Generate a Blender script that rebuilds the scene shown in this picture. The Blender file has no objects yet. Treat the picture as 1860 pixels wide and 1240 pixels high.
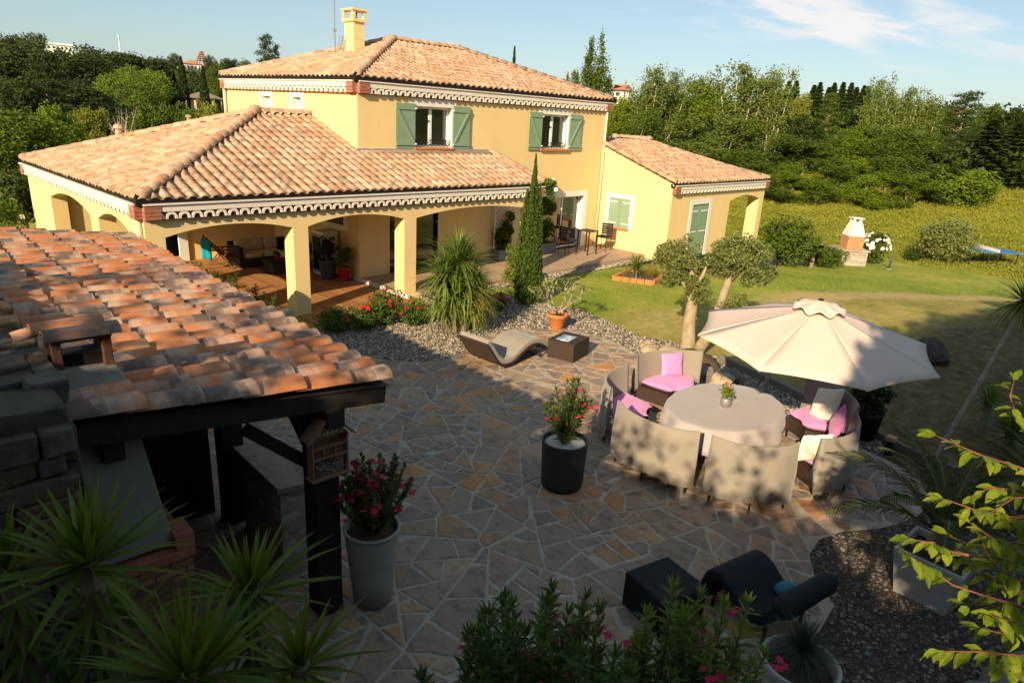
import bpy, bmesh, math, random
import numpy as np
from mathutils import Vector, Matrix, noise

random.seed(7)
RNG = np.random.default_rng(7)
scn = bpy.context.scene
COL = scn.collection
PI = math.pi
rad = math.radians

# ------------------------------------------------------------------ camera
CAM = Vector((-4.2886, -14.018, 4.7169))
_yaw, _pitch, _roll, _f = 0.808, 0.3194, 0.057, 1232.86
_fw = Vector((math.sin(_yaw)*math.cos(_pitch), math.cos(_yaw)*math.cos(_pitch), -math.sin(_pitch)))
_r0 = Vector((math.cos(_yaw), -math.sin(_yaw), 0))
_u0 = _r0.cross(_fw)
_rt = _r0*math.cos(_roll)+_u0*math.sin(_roll)
_up = -_r0*math.sin(_roll)+_u0*math.cos(_roll)
cam_d = bpy.data.cameras.new('camera')
cam_d.sensor_width = 36.0
cam_d.lens = _f*36.0/1860.0
cam_d.clip_start = 0.05
cam_d.clip_end = 6000
cam = bpy.data.objects.new('camera', cam_d)
COL.objects.link(cam)
cam.matrix_world = Matrix(((_rt.x, _up.x, -_fw.x, CAM.x), (_rt.y, _up.y, -_fw.y, CAM.y), (_rt.z, _up.z, -_fw.z, CAM.z), (0, 0, 0, 1)))
scn.camera = cam


def sight(x, y):
    return _fw+_rt*((x-930)/_f)-_up*((y-620)/_f)


def far_point(x, y, d):
    """surveyed point: bearing of photo pixel x, y at horizontal distance d"""
    s = sight(x, y)
    return CAM+s*(d/math.hypot(s.x, s.y))


def near_point(x, y, d):
    return CAM+sight(x, y)*d


# ------------------------------------------------------------------ materials
MAT = {}


class NB:
    def __init__(self, name):
        self.m = bpy.data.materials.new(name)
        self.m.use_nodes = True
        self.t = self.m.node_tree
        self.t.nodes.clear()
        self.out = self.n('ShaderNodeOutputMaterial')

    def n(self, typ, **kw):
        nd = self.t.nodes.new(typ)
        for k, v in kw.items():
            setattr(nd, k, v)
        return nd

    def l(self, a, b):
        self.t.links.new(a, b)

    def noise(self, scale, detail=4, rough=.55, vec=None, dim='3D', w=None, dist=0):
        nd = self.n('ShaderNodeTexNoise', noise_dimensions=dim)
        nd.inputs['Scale'].default_value = scale
        nd.inputs['Detail'].default_value = detail
        nd.inputs['Roughness'].default_value = rough
        nd.inputs['Distortion'].default_value = dist
        if vec is None:
            vec = self.obj()
        self.l(vec, nd.inputs['Vector'])
        if w is not None:
            self.l(w, nd.inputs['W'])
        return nd.outputs['Fac']

    def obj(self):
        if not hasattr(self, '_tc'):
            self._tc = self.n('ShaderNodeTexCoord')
        return self._tc.outputs['Object']

    def geo_pos(self):
        if not hasattr(self, '_g'):
            self._g = self.n('ShaderNodeNewGeometry')
        return self._g.outputs['Position']

    def island(self):
        if not hasattr(self, '_g'):
            self._g = self.n('ShaderNodeNewGeometry')
        return self._g.outputs['Random Per Island']

    def attr(self, name='rnd'):
        nd = self.n('ShaderNodeAttribute', attribute_name=name)
        return nd.outputs['Fac']

    def ramp(self, fac, stops, interp='LINEAR'):
        nd = self.n('ShaderNodeValToRGB')
        cr = nd.color_ramp
        cr.interpolation = interp
        while len(cr.elements) < len(stops):
            cr.elements.new(.5)
        for e, (p, c) in zip(cr.elements, stops):
            e.position = p
            e.color = (*c, 1) if len(c) == 3 else c
        self.l(fac, nd.inputs['Fac'])
        return nd.outputs['Color']

    def mix(self, fac, a, b, mode='MIX'):
        nd = self.n('ShaderNodeMix', data_type='RGBA', blend_type=mode)
        for sock, val in ((nd.inputs['Factor'], fac), (nd.inputs['A'], a), (nd.inputs['B'], b)):
            if isinstance(val, (int, float)):
                sock.default_value = val
            elif isinstance(val, tuple):
                sock.default_value = (*val, 1)
            else:
                self.l(val, sock)
        return nd.outputs['Result']

    def math(self, op, a, b=0.0, c=0.0, clamp=False):
        nd = self.n('ShaderNodeMath', operation=op, use_clamp=clamp)
        for i, v in enumerate((a, b, c)):
            if isinstance(v, (int, float)):
                nd.inputs[i].default_value = v
            else:
                self.l(v, nd.inputs[i])
        return nd.outputs[0]

    def mapping(self, vec, scale=(1, 1, 1), rot=(0, 0, 0), loc=(0, 0, 0)):
        nd = self.n('ShaderNodeMapping')
        nd.inputs['Scale'].default_value = scale
        nd.inputs['Rotation'].default_value = rot
        nd.inputs['Location'].default_value = loc
        self.l(vec, nd.inputs['Vector'])
        return nd.outputs['Vector']

    def bump(self, h, strength=.3, dist=.01):
        nd = self.n('ShaderNodeBump')
        nd.inputs['Strength'].default_value = strength
        nd.inputs['Distance'].default_value = dist
        self.l(h, nd.inputs['Height'])
        return nd.outputs['Normal']

    def principled(self, color, rough=.7, normal=None, metal=0, spec=.35, sheen=0, coat=0, trans=0):
        p = self.n('ShaderNodeBsdfPrincipled')
        if isinstance(color, tuple):
            p.inputs['Base Color'].default_value = (*color, 1)
        else:
            self.l(color, p.inputs['Base Color'])
        if isinstance(rough, (int, float)):
            p.inputs['Roughness'].default_value = rough
        else:
            self.l(rough, p.inputs['Roughness'])
        p.inputs['Metallic'].default_value = metal
        p.inputs['Specular IOR Level'].default_value = spec
        p.inputs['Sheen Weight'].default_value = sheen
        p.inputs['Coat Weight'].default_value = coat
        p.inputs['Transmission Weight'].default_value = trans
        if normal is not None:
            self.l(normal, p.inputs['Normal'])
        self.l(p.outputs[0], self.out.inputs['Surface'])
        return p


def pm(name, c1, c2=None, scale=6, rough=.75, bump=0, bscale=60, bdist=.004, spec=.3, metal=0, c3=None, sheen=0, detail=5):
    b = NB(name)
    if c2 is None:
        col = c1
    else:
        f = b.noise(scale, detail, .6)
        stops = [(.3, c1), (.7, c2)] if c3 is None else [(.28, c1), (.5, c2), (.72, c3)]
        col = b.ramp(f, stops)
    nor = b.bump(b.noise(bscale, 5, .65), bump, bdist) if bump else None
    b.principled(col, rough, nor, metal, spec, sheen)
    MAT[name] = b.m
    return b.m


def leafmat(name, cols, trans=.35, rough=.6, tcol=1.25, big=None, spec=.12):
    """cols: list of colours picked per leaf; translucent share"""
    b = NB(name)
    n = len(cols)
    r = b.island()
    col = b.ramp(r, [(i/(n-1)*.98, c) for i, c in enumerate(cols)])
    if big:
        oi = b.n('ShaderNodeObjectInfo')
        f = b.math('ADD', b.math('MULTIPLY', oi.outputs['Random'], .5), b.math('MULTIPLY', b.noise(big, 2), .6))
        col = b.mix(b.math('MULTIPLY', f, .55), col, tuple(min(1, c*1.35) for c in cols[-1]))
    p = b.principled(col, rough, spec=spec)
    tr = b.n('ShaderNodeBsdfTranslucent')
    hs = b.n('ShaderNodeHueSaturation')
    hs.inputs['Value'].default_value = tcol
    hs.inputs['Saturation'].default_value = 1.1
    b.l(col, hs.inputs['Color'])
    b.l(hs.outputs[0], tr.inputs['Color'])
    mx = b.n('ShaderNodeMixShader')
    mx.inputs[0].default_value = trans
    b.l(p.outputs[0], mx.inputs[1])
    b.l(tr.outputs[0], mx.inputs[2])
    b.l(mx.outputs[0], b.out.inputs['Surface'])
    MAT[name] = b.m
    return b.m


# render wall
def stucco(name, c, var=.12):
    b = NB(name)
    f = b.noise(1.3, 5, .6)
    st = b.noise(3, 4, .6, b.mapping(b.geo_pos(), (1, 1, .25)))
    c2 = tuple(x*(1-var) for x in c)
    col = b.mix(f, c2, c)
    col = b.mix(b.math('MULTIPLY', b.ramp(b.noise(.9, 6, .7, b.mapping(b.geo_pos(), (2.2, 2.2, .18))), [(.5, (0, 0, 0)), (.72, (1, 1, 1))]), .22), col, tuple(x*.6 for x in c))
    fine = b.noise(38, 3, .6)
    col = b.mix(b.math('MULTIPLY', fine, .16), col, tuple(min(1, x*.7) for x in c))
    col = b.mix(b.math('MULTIPLY', b.math('SUBTRACT', st, .5, clamp=True), .5), col, tuple(x*.62 for x in c))
    b.principled(col, .9, b.bump(b.noise(90, 4, .7), .25, .004), spec=.15)
    MAT[name] = b.m


stucco('yellow_render', (.86, .63, .305))
stucco('white_render', (.80, .77, .70), .06)
stucco('grey_render', (.25, .24, .195), .25)
pm('old_concrete', (.17, .16, .135), (.27, .255, .215), 6, .95, .5, 50, .008)
pm('concrete', (.40, .37, .33), (.52, .49, .44), 7, .85, .2, 80)


def tilemat(name, stops, stain=(.10, .085, .075), amount=.55, sc=5.5, pale=(.50, .36, .26), flame=False):
    b = NB(name)
    at_ = b.attr('rnd')
    r = b.math('FRACT', at_)
    col = b.ramp(r, stops)
    w = b.math('MULTIPLY', r, 173.0)
    if flame:   # kiln-flamed tiles: orange, pale and smoke-grey run along each tile
        tu = b.math('DIVIDE', b.math('FLOOR', at_), 7.0)
        ph = b.math('FRACT', b.math('MULTIPLY', r, 37.7))
        nn = b.noise(7, 3, .6, b.obj(), '4D', w)
        x = b.math('FRACT', b.math('ADD', b.math('ADD', b.math('MULTIPLY', tu, .62), ph), b.math('MULTIPLY', b.math('SUBTRACT', nn, .5), .5)))
        fl = b.ramp(x, [(0, (.46, .165, .065)), (.28, (.52, .20, .085)), (.40, (.56, .36, .25)), (.50, (.40, .30, .235)), (.60, (.125, .11, .10)), (.74, (.10, .088, .08)), (.84, (.40, .24, .15)), (1, (.46, .165, .065))])
        col = b.mix(.82, col, fl)
    n1 = b.noise(sc, 2, .5, b.obj(), '4D', w)
    m1 = b.ramp(n1, [(.50, (0, 0, 0)), (.66, (1, 1, 1))])
    col = b.mix(b.math('MULTIPLY', m1, amount), col, stain)
    w2 = b.math('MULTIPLY', r, 311.0)
    n2 = b.noise(sc*1.1, 2, .5, b.obj(), '4D', w2)
    m2 = b.ramp(n2, [(.52, (0, 0, 0)), (.68, (1, 1, 1))])
    col = b.mix(b.math('MULTIPLY', m2, .55), col, pale)
    sp = b.ramp(b.noise(34, 4, .7), [(.60, (0, 0, 0)), (.72, (1, 1, 1))])
    col = b.mix(b.math('MULTIPLY', sp, .4), col, (.08, .07, .05))
    b.principled(col, .85, b.bump(b.noise(70, 4, .7), .3, .003), spec=.2)
    MAT[name] = b.m


tilemat('roof_tile', [(0, (.44, .25, .15)), (.18, (.50, .325, .21)), (.36, (.39, .205, .12)), (.52, (.46, .295, .185)), (.68, (.52, .385, .275)), (.84, (.36, .225, .15)), (1, (.42, .295, .215))], (.16, .115, .085), .7)
tilemat('shelter_tile', [(0, (.50, .19, .08)), (.35, (.56, .23, .10)), (.65, (.45, .16, .07)), (.85, (.55, .30, .18)), (1, (.34, .17, .10))], (.055, .055, .05), .3, 4.6, flame=True)
pm('ridge_tile', (.52, .27, .13), (.62, .40, .25), 4, .85, .2, 60)
pm('red_brick', (.30, .095, .05), (.38, .14, .07), 9, .85, .2, 70)
pm('gutter_brown', (.013, .009, .008), rough=.5, spec=.25)
pm('white_paint', (.80, .78, .74), (.74, .72, .68), 5, .55)
pm('cream_paint', (.74, .66, .52), (.70, .62, .48), 5, .6)
pm('genoise_white', (.80, .72, .62), (.70, .61, .52), 9, .9, .2, 70)
pm('genoise_red', (.32, .115, .065), (.40, .16, .095), 9, .9)
pm('green_paint', (.235, .335, .215), (.20, .295, .19), 3, .55, spec=.3)
pm('terracotta', (.58, .21, .065), (.48, .16, .05), 5, .75, .1, 60)
pm('dark_inside', (.010, .009, .009), rough=.9)
pm('black_metal', (.012, .012, .013), rough=.5, spec=.5)
pm('grey_metal', (.36, .36, .36), rough=.4, metal=.6)
pm('chrome', (.6, .6, .6), rough=.25, metal=1)
pm('soil', (.05, .035, .022), (.09, .06, .04), 12, .95, .5, 40, .01)
pm('bark', (.16, .12, .085), (.30, .24, .17), 9, .95, .6, 24, .02)
pm('pale_bark', (.36, .31, .23), (.52, .45, .34), 5, .9, .3, 20, .01)
pm('dark_timber', (.016, .012, .009), (.03, .022, .016), 6, .85, .4, 40)
pm('slate_grey_pot', (.055, .06, .068), (.075, .08, .088), 6, .6)
pm('trough_grey', (.15, .16, .17), (.19, .20, .21), 6, .6)
pm('dark_boulder', (.035, .027, .02), (.075, .06, .045), 6, .95, .8, 14, .03)
pm('olive_bark', (.26, .20, .12), (.42, .34, .22), 8, .95, .6, 24, .02)
pm('zinc_pot', (.28, .27, .24), (.38, .365, .325), 5, .55, .05)
pm('red_glaze', (.42, .012, .015), rough=.35, spec=.5)
pm('taupe_cloth', (.255, .222, .182), (.29, .252, .208), 3, .9, .25, 300, .001, .1, sheen=.2)
pm('table_cloth', (.36, .315, .30), (.40, .355, .34), 2, .9, .2, 300, .001, .1, sheen=.2)
pm('pink_cloth', (.76, .28, .55), (.72, .255, .52), 3, .85, .2, 260, .001, .1, sheen=.2)
pm('ivory_cloth', (.84, .78, .66), (.78, .71, .59), 4, .9, .3, 120, .002, .1)
pm('cream_cushion', (.62, .52, .38), (.56, .47, .34), 4, .9, .2, 120, .002)
pm('parasol_cloth', (.62, .485, .415), (.66, .525, .45), 1.5, .9, .1, 200, .001, .1)
pm('black_cover', (.011, .012, .015), (.016, .017, .021), 3, .75, .3, 8, .01, .25)
pm('turquoise', (.01, .30, .36), (.01, .36, .42), 5, .8)
pm('teal_plastic', (.01, .13, .17), rough=.5)
pm('soot_brick', (.045, .026, .02), (.15, .06, .035), 9, .9, .3, 50)
pm('brown_wood', (.13, .05, .022), (.19, .075, .032), 8, .6, .15, 60)
pm('hotel_wood', (.20, .10, .055), (.28, .15, .085), 14, .8, .3, 60)
pm('cut_wood', (.42, .27, .13), (.52, .35, .19), 20, .8)
pm('table_blue', (.04, .17, .42), rough=.45)
pm('render_cream', (.78, .72, .62), (.72, .66, .56), 5, .9)
pm('pale_pebble', (.50, .46, .40), (.64, .60, .54), 8, .85)
pm('boulder', (.11, .095, .08), (.20, .175, .145), 5, .95, .8, 14, .03, c3=(.15, .14, .12))
pm('tan_rock', (.36, .26, .16), (.48, .37, .25), 5, .95, .7, 16, .03)
pm('red_roof_far', (.42, .17, .09), (.50, .24, .14), 3, .9)
pm('white_far', (.78, .76, .72), rough=.9)
pm('glass_far', (.05, .06, .07), rough=.2)
pm('flower_red', (.62, .012, .02), (.52, .008, .015), 30, .6)
pm('flower_crimson', (.55, .012, .05), (.45, .008, .035), 30, .6)
pm('flower_pink', (.62, .02, .10), (.50, .012, .06), 30, .6)
pm('flower_white', (.8, .78, .72), rough=.6)
pm('stem_green', (.10, .13, .045), (.14, .13, .06), 10, .7)
pm('stem_grey', (.34, .29, .22), (.42, .37, .29), 9, .85)
pm('twig_red', (.16, .05, .035), (.22, .08, .05), 10, .6)

# dark woven rattan
def weave(name, c1, c2, sc=55):
    b = NB(name)
    wv = b.n('ShaderNodeTexWave', wave_type='BANDS', bands_direction='Z')
    wv.inputs['Scale'].default_value = sc
    wv.inputs['Distortion'].default_value = 0.6
    b.l(b.obj(), wv.inputs['Vector'])
    wx = b.n('ShaderNodeTexWave', wave_type='BANDS', bands_direction='DIAGONAL')
    wx.inputs['Scale'].default_value = sc*.6
    b.l(b.obj(), wx.inputs['Vector'])
    h = b.math('MULTIPLY', wv.outputs['Fac'], b.math('ADD', wx.outputs['Fac'], .4))
    col = b.ramp(h, [(.1, c1), (.8, c2)])
    b.principled(col, .55, b.bump(h, .6, .006), spec=.35)
    MAT[name] = b.m


weave('rattan', (.022, .013, .009), (.085, .05, .034))
weave('dark_rattan', (.010, .009, .009), (.045, .04, .037))


def glassmat(name, c):
    b = NB(name)
    b.principled(c, .03, spec=.9, coat=.4)
    MAT[name] = b.m


glassmat('pane_glass', (.012, .014, .015))


# leaves
leafmat('leaf_oak', [(.046, .074, .009), (.068, .104, .012), (.10, .14, .018)], .28, big=.2)
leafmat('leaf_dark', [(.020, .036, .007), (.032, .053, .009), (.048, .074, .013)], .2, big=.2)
leafmat('leaf_bright', [(.085, .135, .010), (.12, .17, .014), (.16, .21, .02)], .35, big=.25)
leafmat('leaf_yellow', [(.16, .18, .025), (.22, .235, .035), (.28, .28, .05)], .35)
leafmat('leaf_aspen', [(.075, .108, .018), (.108, .142, .025), (.155, .19, .04)], .3, big=.2)
leafmat('leaf_conifer', [(.018, .034, .009), (.028, .05, .011), (.042, .066, .015)], .12, big=.3)
leafmat('leaf_stonepine', [(.10, .16, .018), (.14, .20, .025), (.18, .24, .03)], .2)
leafmat('leaf_valley_shade', [(.022, .036, .011), (.034, .052, .014), (.052, .072, .02)], .15, big=.05)  # valley leaves darkened: the shade of side-lit crowns is in the colour
leafmat('leaf_cypress', [(.040, .072, .012), (.070, .115, .018), (.11, .155, .026)], .25)
leafmat('leaf_farcypress', [(.022, .042, .012), (.03, .055, .015), (.04, .065, .018)], .15)
leafmat('leaf_olive', [(.11, .14, .03), (.17, .195, .05), (.27, .28, .11)], .25)
leafmat('leaf_strap', [(.075, .125, .02), (.11, .165, .026), (.16, .215, .045), (.22, .25, .065)], .3, .42)
leafmat('leaf_dry', [(.34, .30, .06), (.42, .35, .08), (.28, .20, .05)], .3)
leafmat('leaf_yucca', [(.075, .115, .014), (.105, .15, .018), (.15, .19, .026)], .35, .4)
leafmat('leaf_oleander', [(.045, .085, .018), (.068, .115, .024), (.10, .15, .032)], .3, .42)
leafmat('leaf_oleander_young', [(.12, .18, .028), (.16, .22, .035)], .35, .42)
leafmat('leaf_dogwood', [(.15, .21, .016), (.20, .26, .02), (.26, .30, .03)], .42, .45)
leafmat('leaf_palm', [(.05, .08, .02), (.08, .11, .025), (.15, .14, .03)], .25)
leafmat('leaf_blue', [(.055, .075, .05), (.085, .105, .075)], .2)
leafmat('leaf_rose', [(.05, .10, .018), (.075, .13, .022), (.12, .18, .03)], .3)
leafmat('leaf_ivy', [(.04, .08, .018), (.06, .11, .022)], .3)
leafmat('leaf_shade', [(.025, .035, .01), (.035, .05, .014)], .0)
leafmat('weed', [(.20, .235, .03), (.27, .285, .04), (.35, .32, .055), (.15, .20, .028)], .4)
leafmat('lawn_blade', [(.19, .26, .035), (.26, .32, .045), (.36, .35, .08)], .45)


# ------------------------------------------------------------------ mesh builder
W = {}


class MB:
    def __init__(self):
        self.v = []
        self.f = []
        self.a = []

    def add(self, V, F, r=None):
        n = len(self.v)
        self.v.extend([tuple(p) for p in V])
        self.f.extend([tuple(i+n for i in f) for f in F])
        if r is None:
            r = random.random()
        if hasattr(r, '__len__'):
            self.a.extend(r)
        else:
            self.a.extend([r]*len(F))

    def addnp(self, V, F):
        n = len(self.v)
        self.v.extend(map(tuple, V.tolist()))
        self.f.extend(map(tuple, (F+n).tolist()))
        self.a.extend([0.0]*len(F))

    def box(self, x0, x1, y0, y1, z0, z1, r=None):
        V = [(x0, y0, z0), (x1, y0, z0), (x1, y1, z0), (x0, y1, z0), (x0, y0, z1), (x1, y0, z1), (x1, y1, z1), (x0, y1, z1)]
        self.add(V, [(0, 3, 2, 1), (4, 5, 6, 7), (0, 1, 5, 4), (1, 2, 6, 5), (2, 3, 7, 6), (3, 0, 4, 7)], r)
        return self

    def obox(self, c, ax, ay, az, hx, hy, hz, r=None):
        c = Vector(c)
        V = []
        for sz in (-1, 1):
            for sx, sy in ((-1, -1), (1, -1), (1, 1), (-1, 1)):
                V.append(c+Vector(ax)*hx*sx+Vector(ay)*hy*sy+Vector(az)*hz*sz)
        self.add(V, [(0, 3, 2, 1), (4, 5, 6, 7), (0, 1, 5, 4), (1, 2, 6, 5), (2, 3, 7, 6), (3, 0, 4, 7)], r)
        return self

    def bar(self, p, q, w, h=None, up=(0, 0, 1), r=None):
        p, q = Vector(p), Vector(q)
        d = (q-p)
        L = d.length
        d.normalize()
        s = d.cross(Vector(up))
        if s.length < 1e-4:
            s = d.cross(Vector((1, 0, 0)))
        s.normalize()
        u = s.cross(d)
        return self.obox((p+q)/2, d, s, u, L/2, w/2, (h or w)/2, r)

    def tube(self, pts, rs, n=8, cap=True, r=None):
        pts = [Vector(p) for p in pts]
        if not hasattr(rs, '__len__'):
            rs = [rs]*len(pts)
        V, F = [], []
        prev = None
        for i, p in enumerate(pts):
            d = (pts[min(i+1, len(pts)-1)]-pts[max(i-1, 0)])
            if d.length < 1e-9:
                d = Vector((0, 0, 1))
            d.normalize()
            if prev is None:
                s = d.cross(Vector((0, 0, 1)))
                if s.length < .05:
                    s = d.cross(Vector((1, 0, 0)))
            else:
                s = prev-d*prev.dot(d)
            s.normalize()
            prev = s
            u = d.cross(s)
            for k in range(n):
                a = 2*PI*k/n
                V.append(p+(s*math.cos(a)+u*math.sin(a))*rs[i])
        for i in range(len(pts)-1):
            for k in range(n):
                F.append((i*n+k, i*n+(k+1) % n, (i+1)*n+(k+1) % n, (i+1)*n+k))
        if cap:
            F.append(tuple(range(n-1, -1, -1)))
            F.append(tuple((len(pts)-1)*n+k for k in range(n)))
        self.add(V, F, r)
        return self

    def lathe(self, prof, c, n=24, r=None, sx=1, sy=1):
        V, F = [], []
        for (rr, z) in prof:
            for k in range(n):
                a = 2*PI*k/n
                V.append((c[0]+rr*sx*math.cos(a), c[1]+rr*sy*math.sin(a), c[2]+z))
        for i in range(len(prof)-1):
            for k in range(n):
                F.append((i*n+k, i*n+(k+1) % n, (i+1)*n+(k+1) % n, (i+1)*n+k))
        F.append(tuple(range(n-1, -1, -1)))
        F.append(tuple((len(prof)-1)*n+k for k in range(n)))
        self.add(V, F, r)
        return self

    def prism(self, poly, z0, z1, r=None):
        n = len(poly)
        V = [(p[0], p[1], z0) for p in poly]+[(p[0], p[1], z1) for p in poly]
        F = [tuple(range(n-1, -1, -1)), tuple(range(n, 2*n))]
        for i in range(n):
            j = (i+1) % n
            F.append((i, j, n+j, n+i))
        self.add(V, F, r)
        return self

    def superell(self, c, rx, ry, rz, e1=.5, e2=.5, M=None, nu=20, nv=10, r=None, fn=None):
        def sp(x, e):
            return math.copysign(abs(x)**e, x)
        V, F = [], []
        for j in range(nv+1):
            t = -PI/2+PI*j/nv
            for i in range(nu):
                p = 2*PI*i/nu
                q = Vector((rx*sp(math.cos(t), e1)*sp(math.cos(p), e2), ry*sp(math.cos(t), e1)*sp(math.sin(p), e2), rz*sp(math.sin(t), e1)))
                if fn:
                    q = fn(q)
                if M:
                    q = M @ q
                V.append(q+Vector(c))
        for j in range(nv):
            for i in range(nu):
                F.append((j*nu+i, j*nu+(i+1) % nu, (j+1)*nu+(i+1) % nu, (j+1)*nu+i))
        self.add(V, F, r)
        return self

    def blob(self, c, rx, ry, rz, amp=.25, fr=1.5, seed=0, nu=18, nv=12, r=None, flat=None):
        def fn(q):
            d = Vector((q.x/rx, q.y/ry, q.z/rz))
            k = 1+amp*noise.noise(d*fr+Vector((seed*7.1, seed*3.3, seed)))+amp*.5*noise.noise(d*fr*2.3+Vector((seed, 5, seed*2)))
            q = q*k
            if flat is not None and q.z < flat:
                q.z = flat
            return q
        return self.superell(c, rx, ry, rz, 1, 1, None, nu, nv, r, fn)

    def build(self, name, mat, parent=None, label=None, smooth=False, bevel=0, cat=None, group=None, kind=None, solid=0):
        inv = W[parent.name].inverted() if parent is not None else None
        me = bpy.data.meshes.new(name)
        v = self.v
        if inv is not None and inv != Matrix.Identity(4):
            A = np.array(v)
            m = np.array(inv)
            v = (A @ m[:3, :3].T+m[:3, 3]).tolist()
        me.from_pydata(v, [], self.f)
        me.update()
        if any(self.a):
            at = me.attributes.new('rnd', 'FLOAT', 'FACE')
            at.data.foreach_set('value', self.a)
        if smooth:
            me.polygons.foreach_set('use_smooth', [True]*len(me.polygons))
        me.materials.append(MAT[mat] if isinstance(mat, str) else mat)
        o = bpy.data.objects.new(name, me)
        COL.objects.link(o)
        if parent is not None:
            o.parent = parent
            W[o.name] = W[parent.name]
        else:
            W[o.name] = Matrix.Identity(4)
        if bevel:
            md = o.modifiers.new('bevel', 'BEVEL')
            md.width = bevel
            md.segments = 2
            md.limit_method = 'ANGLE'
        if solid:
            md = o.modifiers.new('solid', 'SOLIDIFY')
            md.thickness = solid
            md.offset = 0
        tag(o, label, cat, group, kind)
        return o


def tag(o, label=None, cat=None, group=None, kind=None):
    if label:
        o['label'] = label
    if cat:
        o['category'] = cat
    if group:
        o['group'] = group
    if kind:
        o['kind'] = kind
    return o


def thing(name, label, cat, loc=(0, 0, 0), rz=0, group=None):
    o = bpy.data.objects.new(name, None)
    o.empty_display_size = .2
    COL.objects.link(o)
    o.location = loc
    o.rotation_euler = (0, 0, rz)
    W[o.name] = Matrix.Translation(Vector(loc)) @ Matrix.Rotation(rz, 4, 'Z')
    return tag(o, label, cat, group)


def copy_tree(o, parent=None):
    c = o.copy()
    COL.objects.link(c)
    if parent is not None:
        c.parent = parent
    for ch in list(o.children):
        copy_tree(ch, c)
    return c


def dup(o, loc, rz=0, scale=None, label=None, group=None):
    c = copy_tree(o)
    c.location = loc
    c.rotation_euler = (0, 0, rz)
    if scale is not None:
        c.scale = scale if hasattr(scale, '__len__') else (scale,)*3
    if label:
        c['label'] = label
    if group:
        c['group'] = group
    return c


def bez(p, q, r, n):
    p, q, r = Vector(p), Vector(q), Vector(r)
    return [p*(1-t)**2+q*2*t*(1-t)+r*t*t for t in [i/n for i in range(n+1)]]


# ------------------------------------------------------------------ leaf clouds (numpy)
def unit(v):
    return v/np.maximum(np.linalg.norm(v, axis=1, keepdims=True), 1e-9)


def cards(P, L, wd, rng, bias=None, biasw=0.0):
    """diamond leaf cards at points P, length L, width wd*L"""
    n = len(P)
    d = unit(rng.normal(size=(n, 3))+(bias*biasw if bias is not None else 0))
    s = unit(np.cross(d, rng.normal(size=(n, 3))))
    Ls = L*(.7+.6*rng.random((n, 1)))
    V = np.empty((n, 4, 3))
    V[:, 0] = P-d*Ls/2
    V[:, 1] = P+s*Ls*wd/2
    V[:, 2] = P+d*Ls/2
    V[:, 3] = P-s*Ls*wd/2
    return V.reshape(-1, 3), np.arange(n*4).reshape(n, 4)


def clumped(rng, mains, nclump, cr, nleaf, L, wd=.6, shell=.55, squash=.8):
    """clumps spread in the main ellipsoids, leaves spread over each clump"""
    C = []
    tot = sum(m[1][0]*m[1][1]*m[1][2] for m in mains)
    for (c, rr) in mains:
        k = max(1, int(nclump*rr[0]*rr[1]*rr[2]/tot))
        d = unit(rng.normal(size=(k, 3)))
        t = shell+(1-shell)*rng.random((k, 1))
        C.append(np.array(c)+d*t*np.array(rr))
    C = np.concatenate(C)
    cs = cr*(.6+.8*rng.random(len(C)))
    P = []
    for c, r in zip(C, cs):
        k = max(4, int(nleaf*(r/cr)**2))
        d = unit(rng.normal(size=(k, 3)))
        t = (.55+.5*rng.random((k, 1)))
        P.append(c+d*t*r*np.array((1, 1, squash)))
    P = np.concatenate(P)
    V, F = cards(P, L, wd, rng)
    return V, F, C


def ground_h(x, y):
    """height of the land"""
    return float(ground_np(np.array([x]), np.array([y]))[0])


def sstep(a, b, x):
    t = np.clip((x-a)/(b-a), 0, 1)
    return t*t*(3-2*t)


BANK = [(-14, -9.5), (-4.6, -9.7), (-3.3, -9.8), (-2.75, -10.5), (-2.5, -12.0), (-1.0, -13.6), (1.5, -14.9), (5, -15.6), (14, -15.0), (22, -15.5), (22, -60), (-60, -60), (-60, -9.5)]


def poly_sd(poly, x, y):
    """signed distance, positive inside"""
    d = np.full(x.shape, 1e9)
    ins = np.zeros(x.shape, bool)
    n = len(poly)
    for i in range(n):
        ax, ay = poly[i]
        bx, by = poly[(i+1) % n]
        ex, ey = bx-ax, by-ay
        t = np.clip(((x-ax)*ex+(y-ay)*ey)/(ex*ex+ey*ey), 0, 1)
        d = np.minimum(d, np.hypot(x-ax-t*ex, y-ay-t*ey))
        c = ((ay > y) != (by > y)) & (x < (bx-ax)*(y-ay)/((by-ay) if by != ay else 1e-9)+ax)
        ins ^= c
    return np.where(ins, d, -d)


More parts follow.
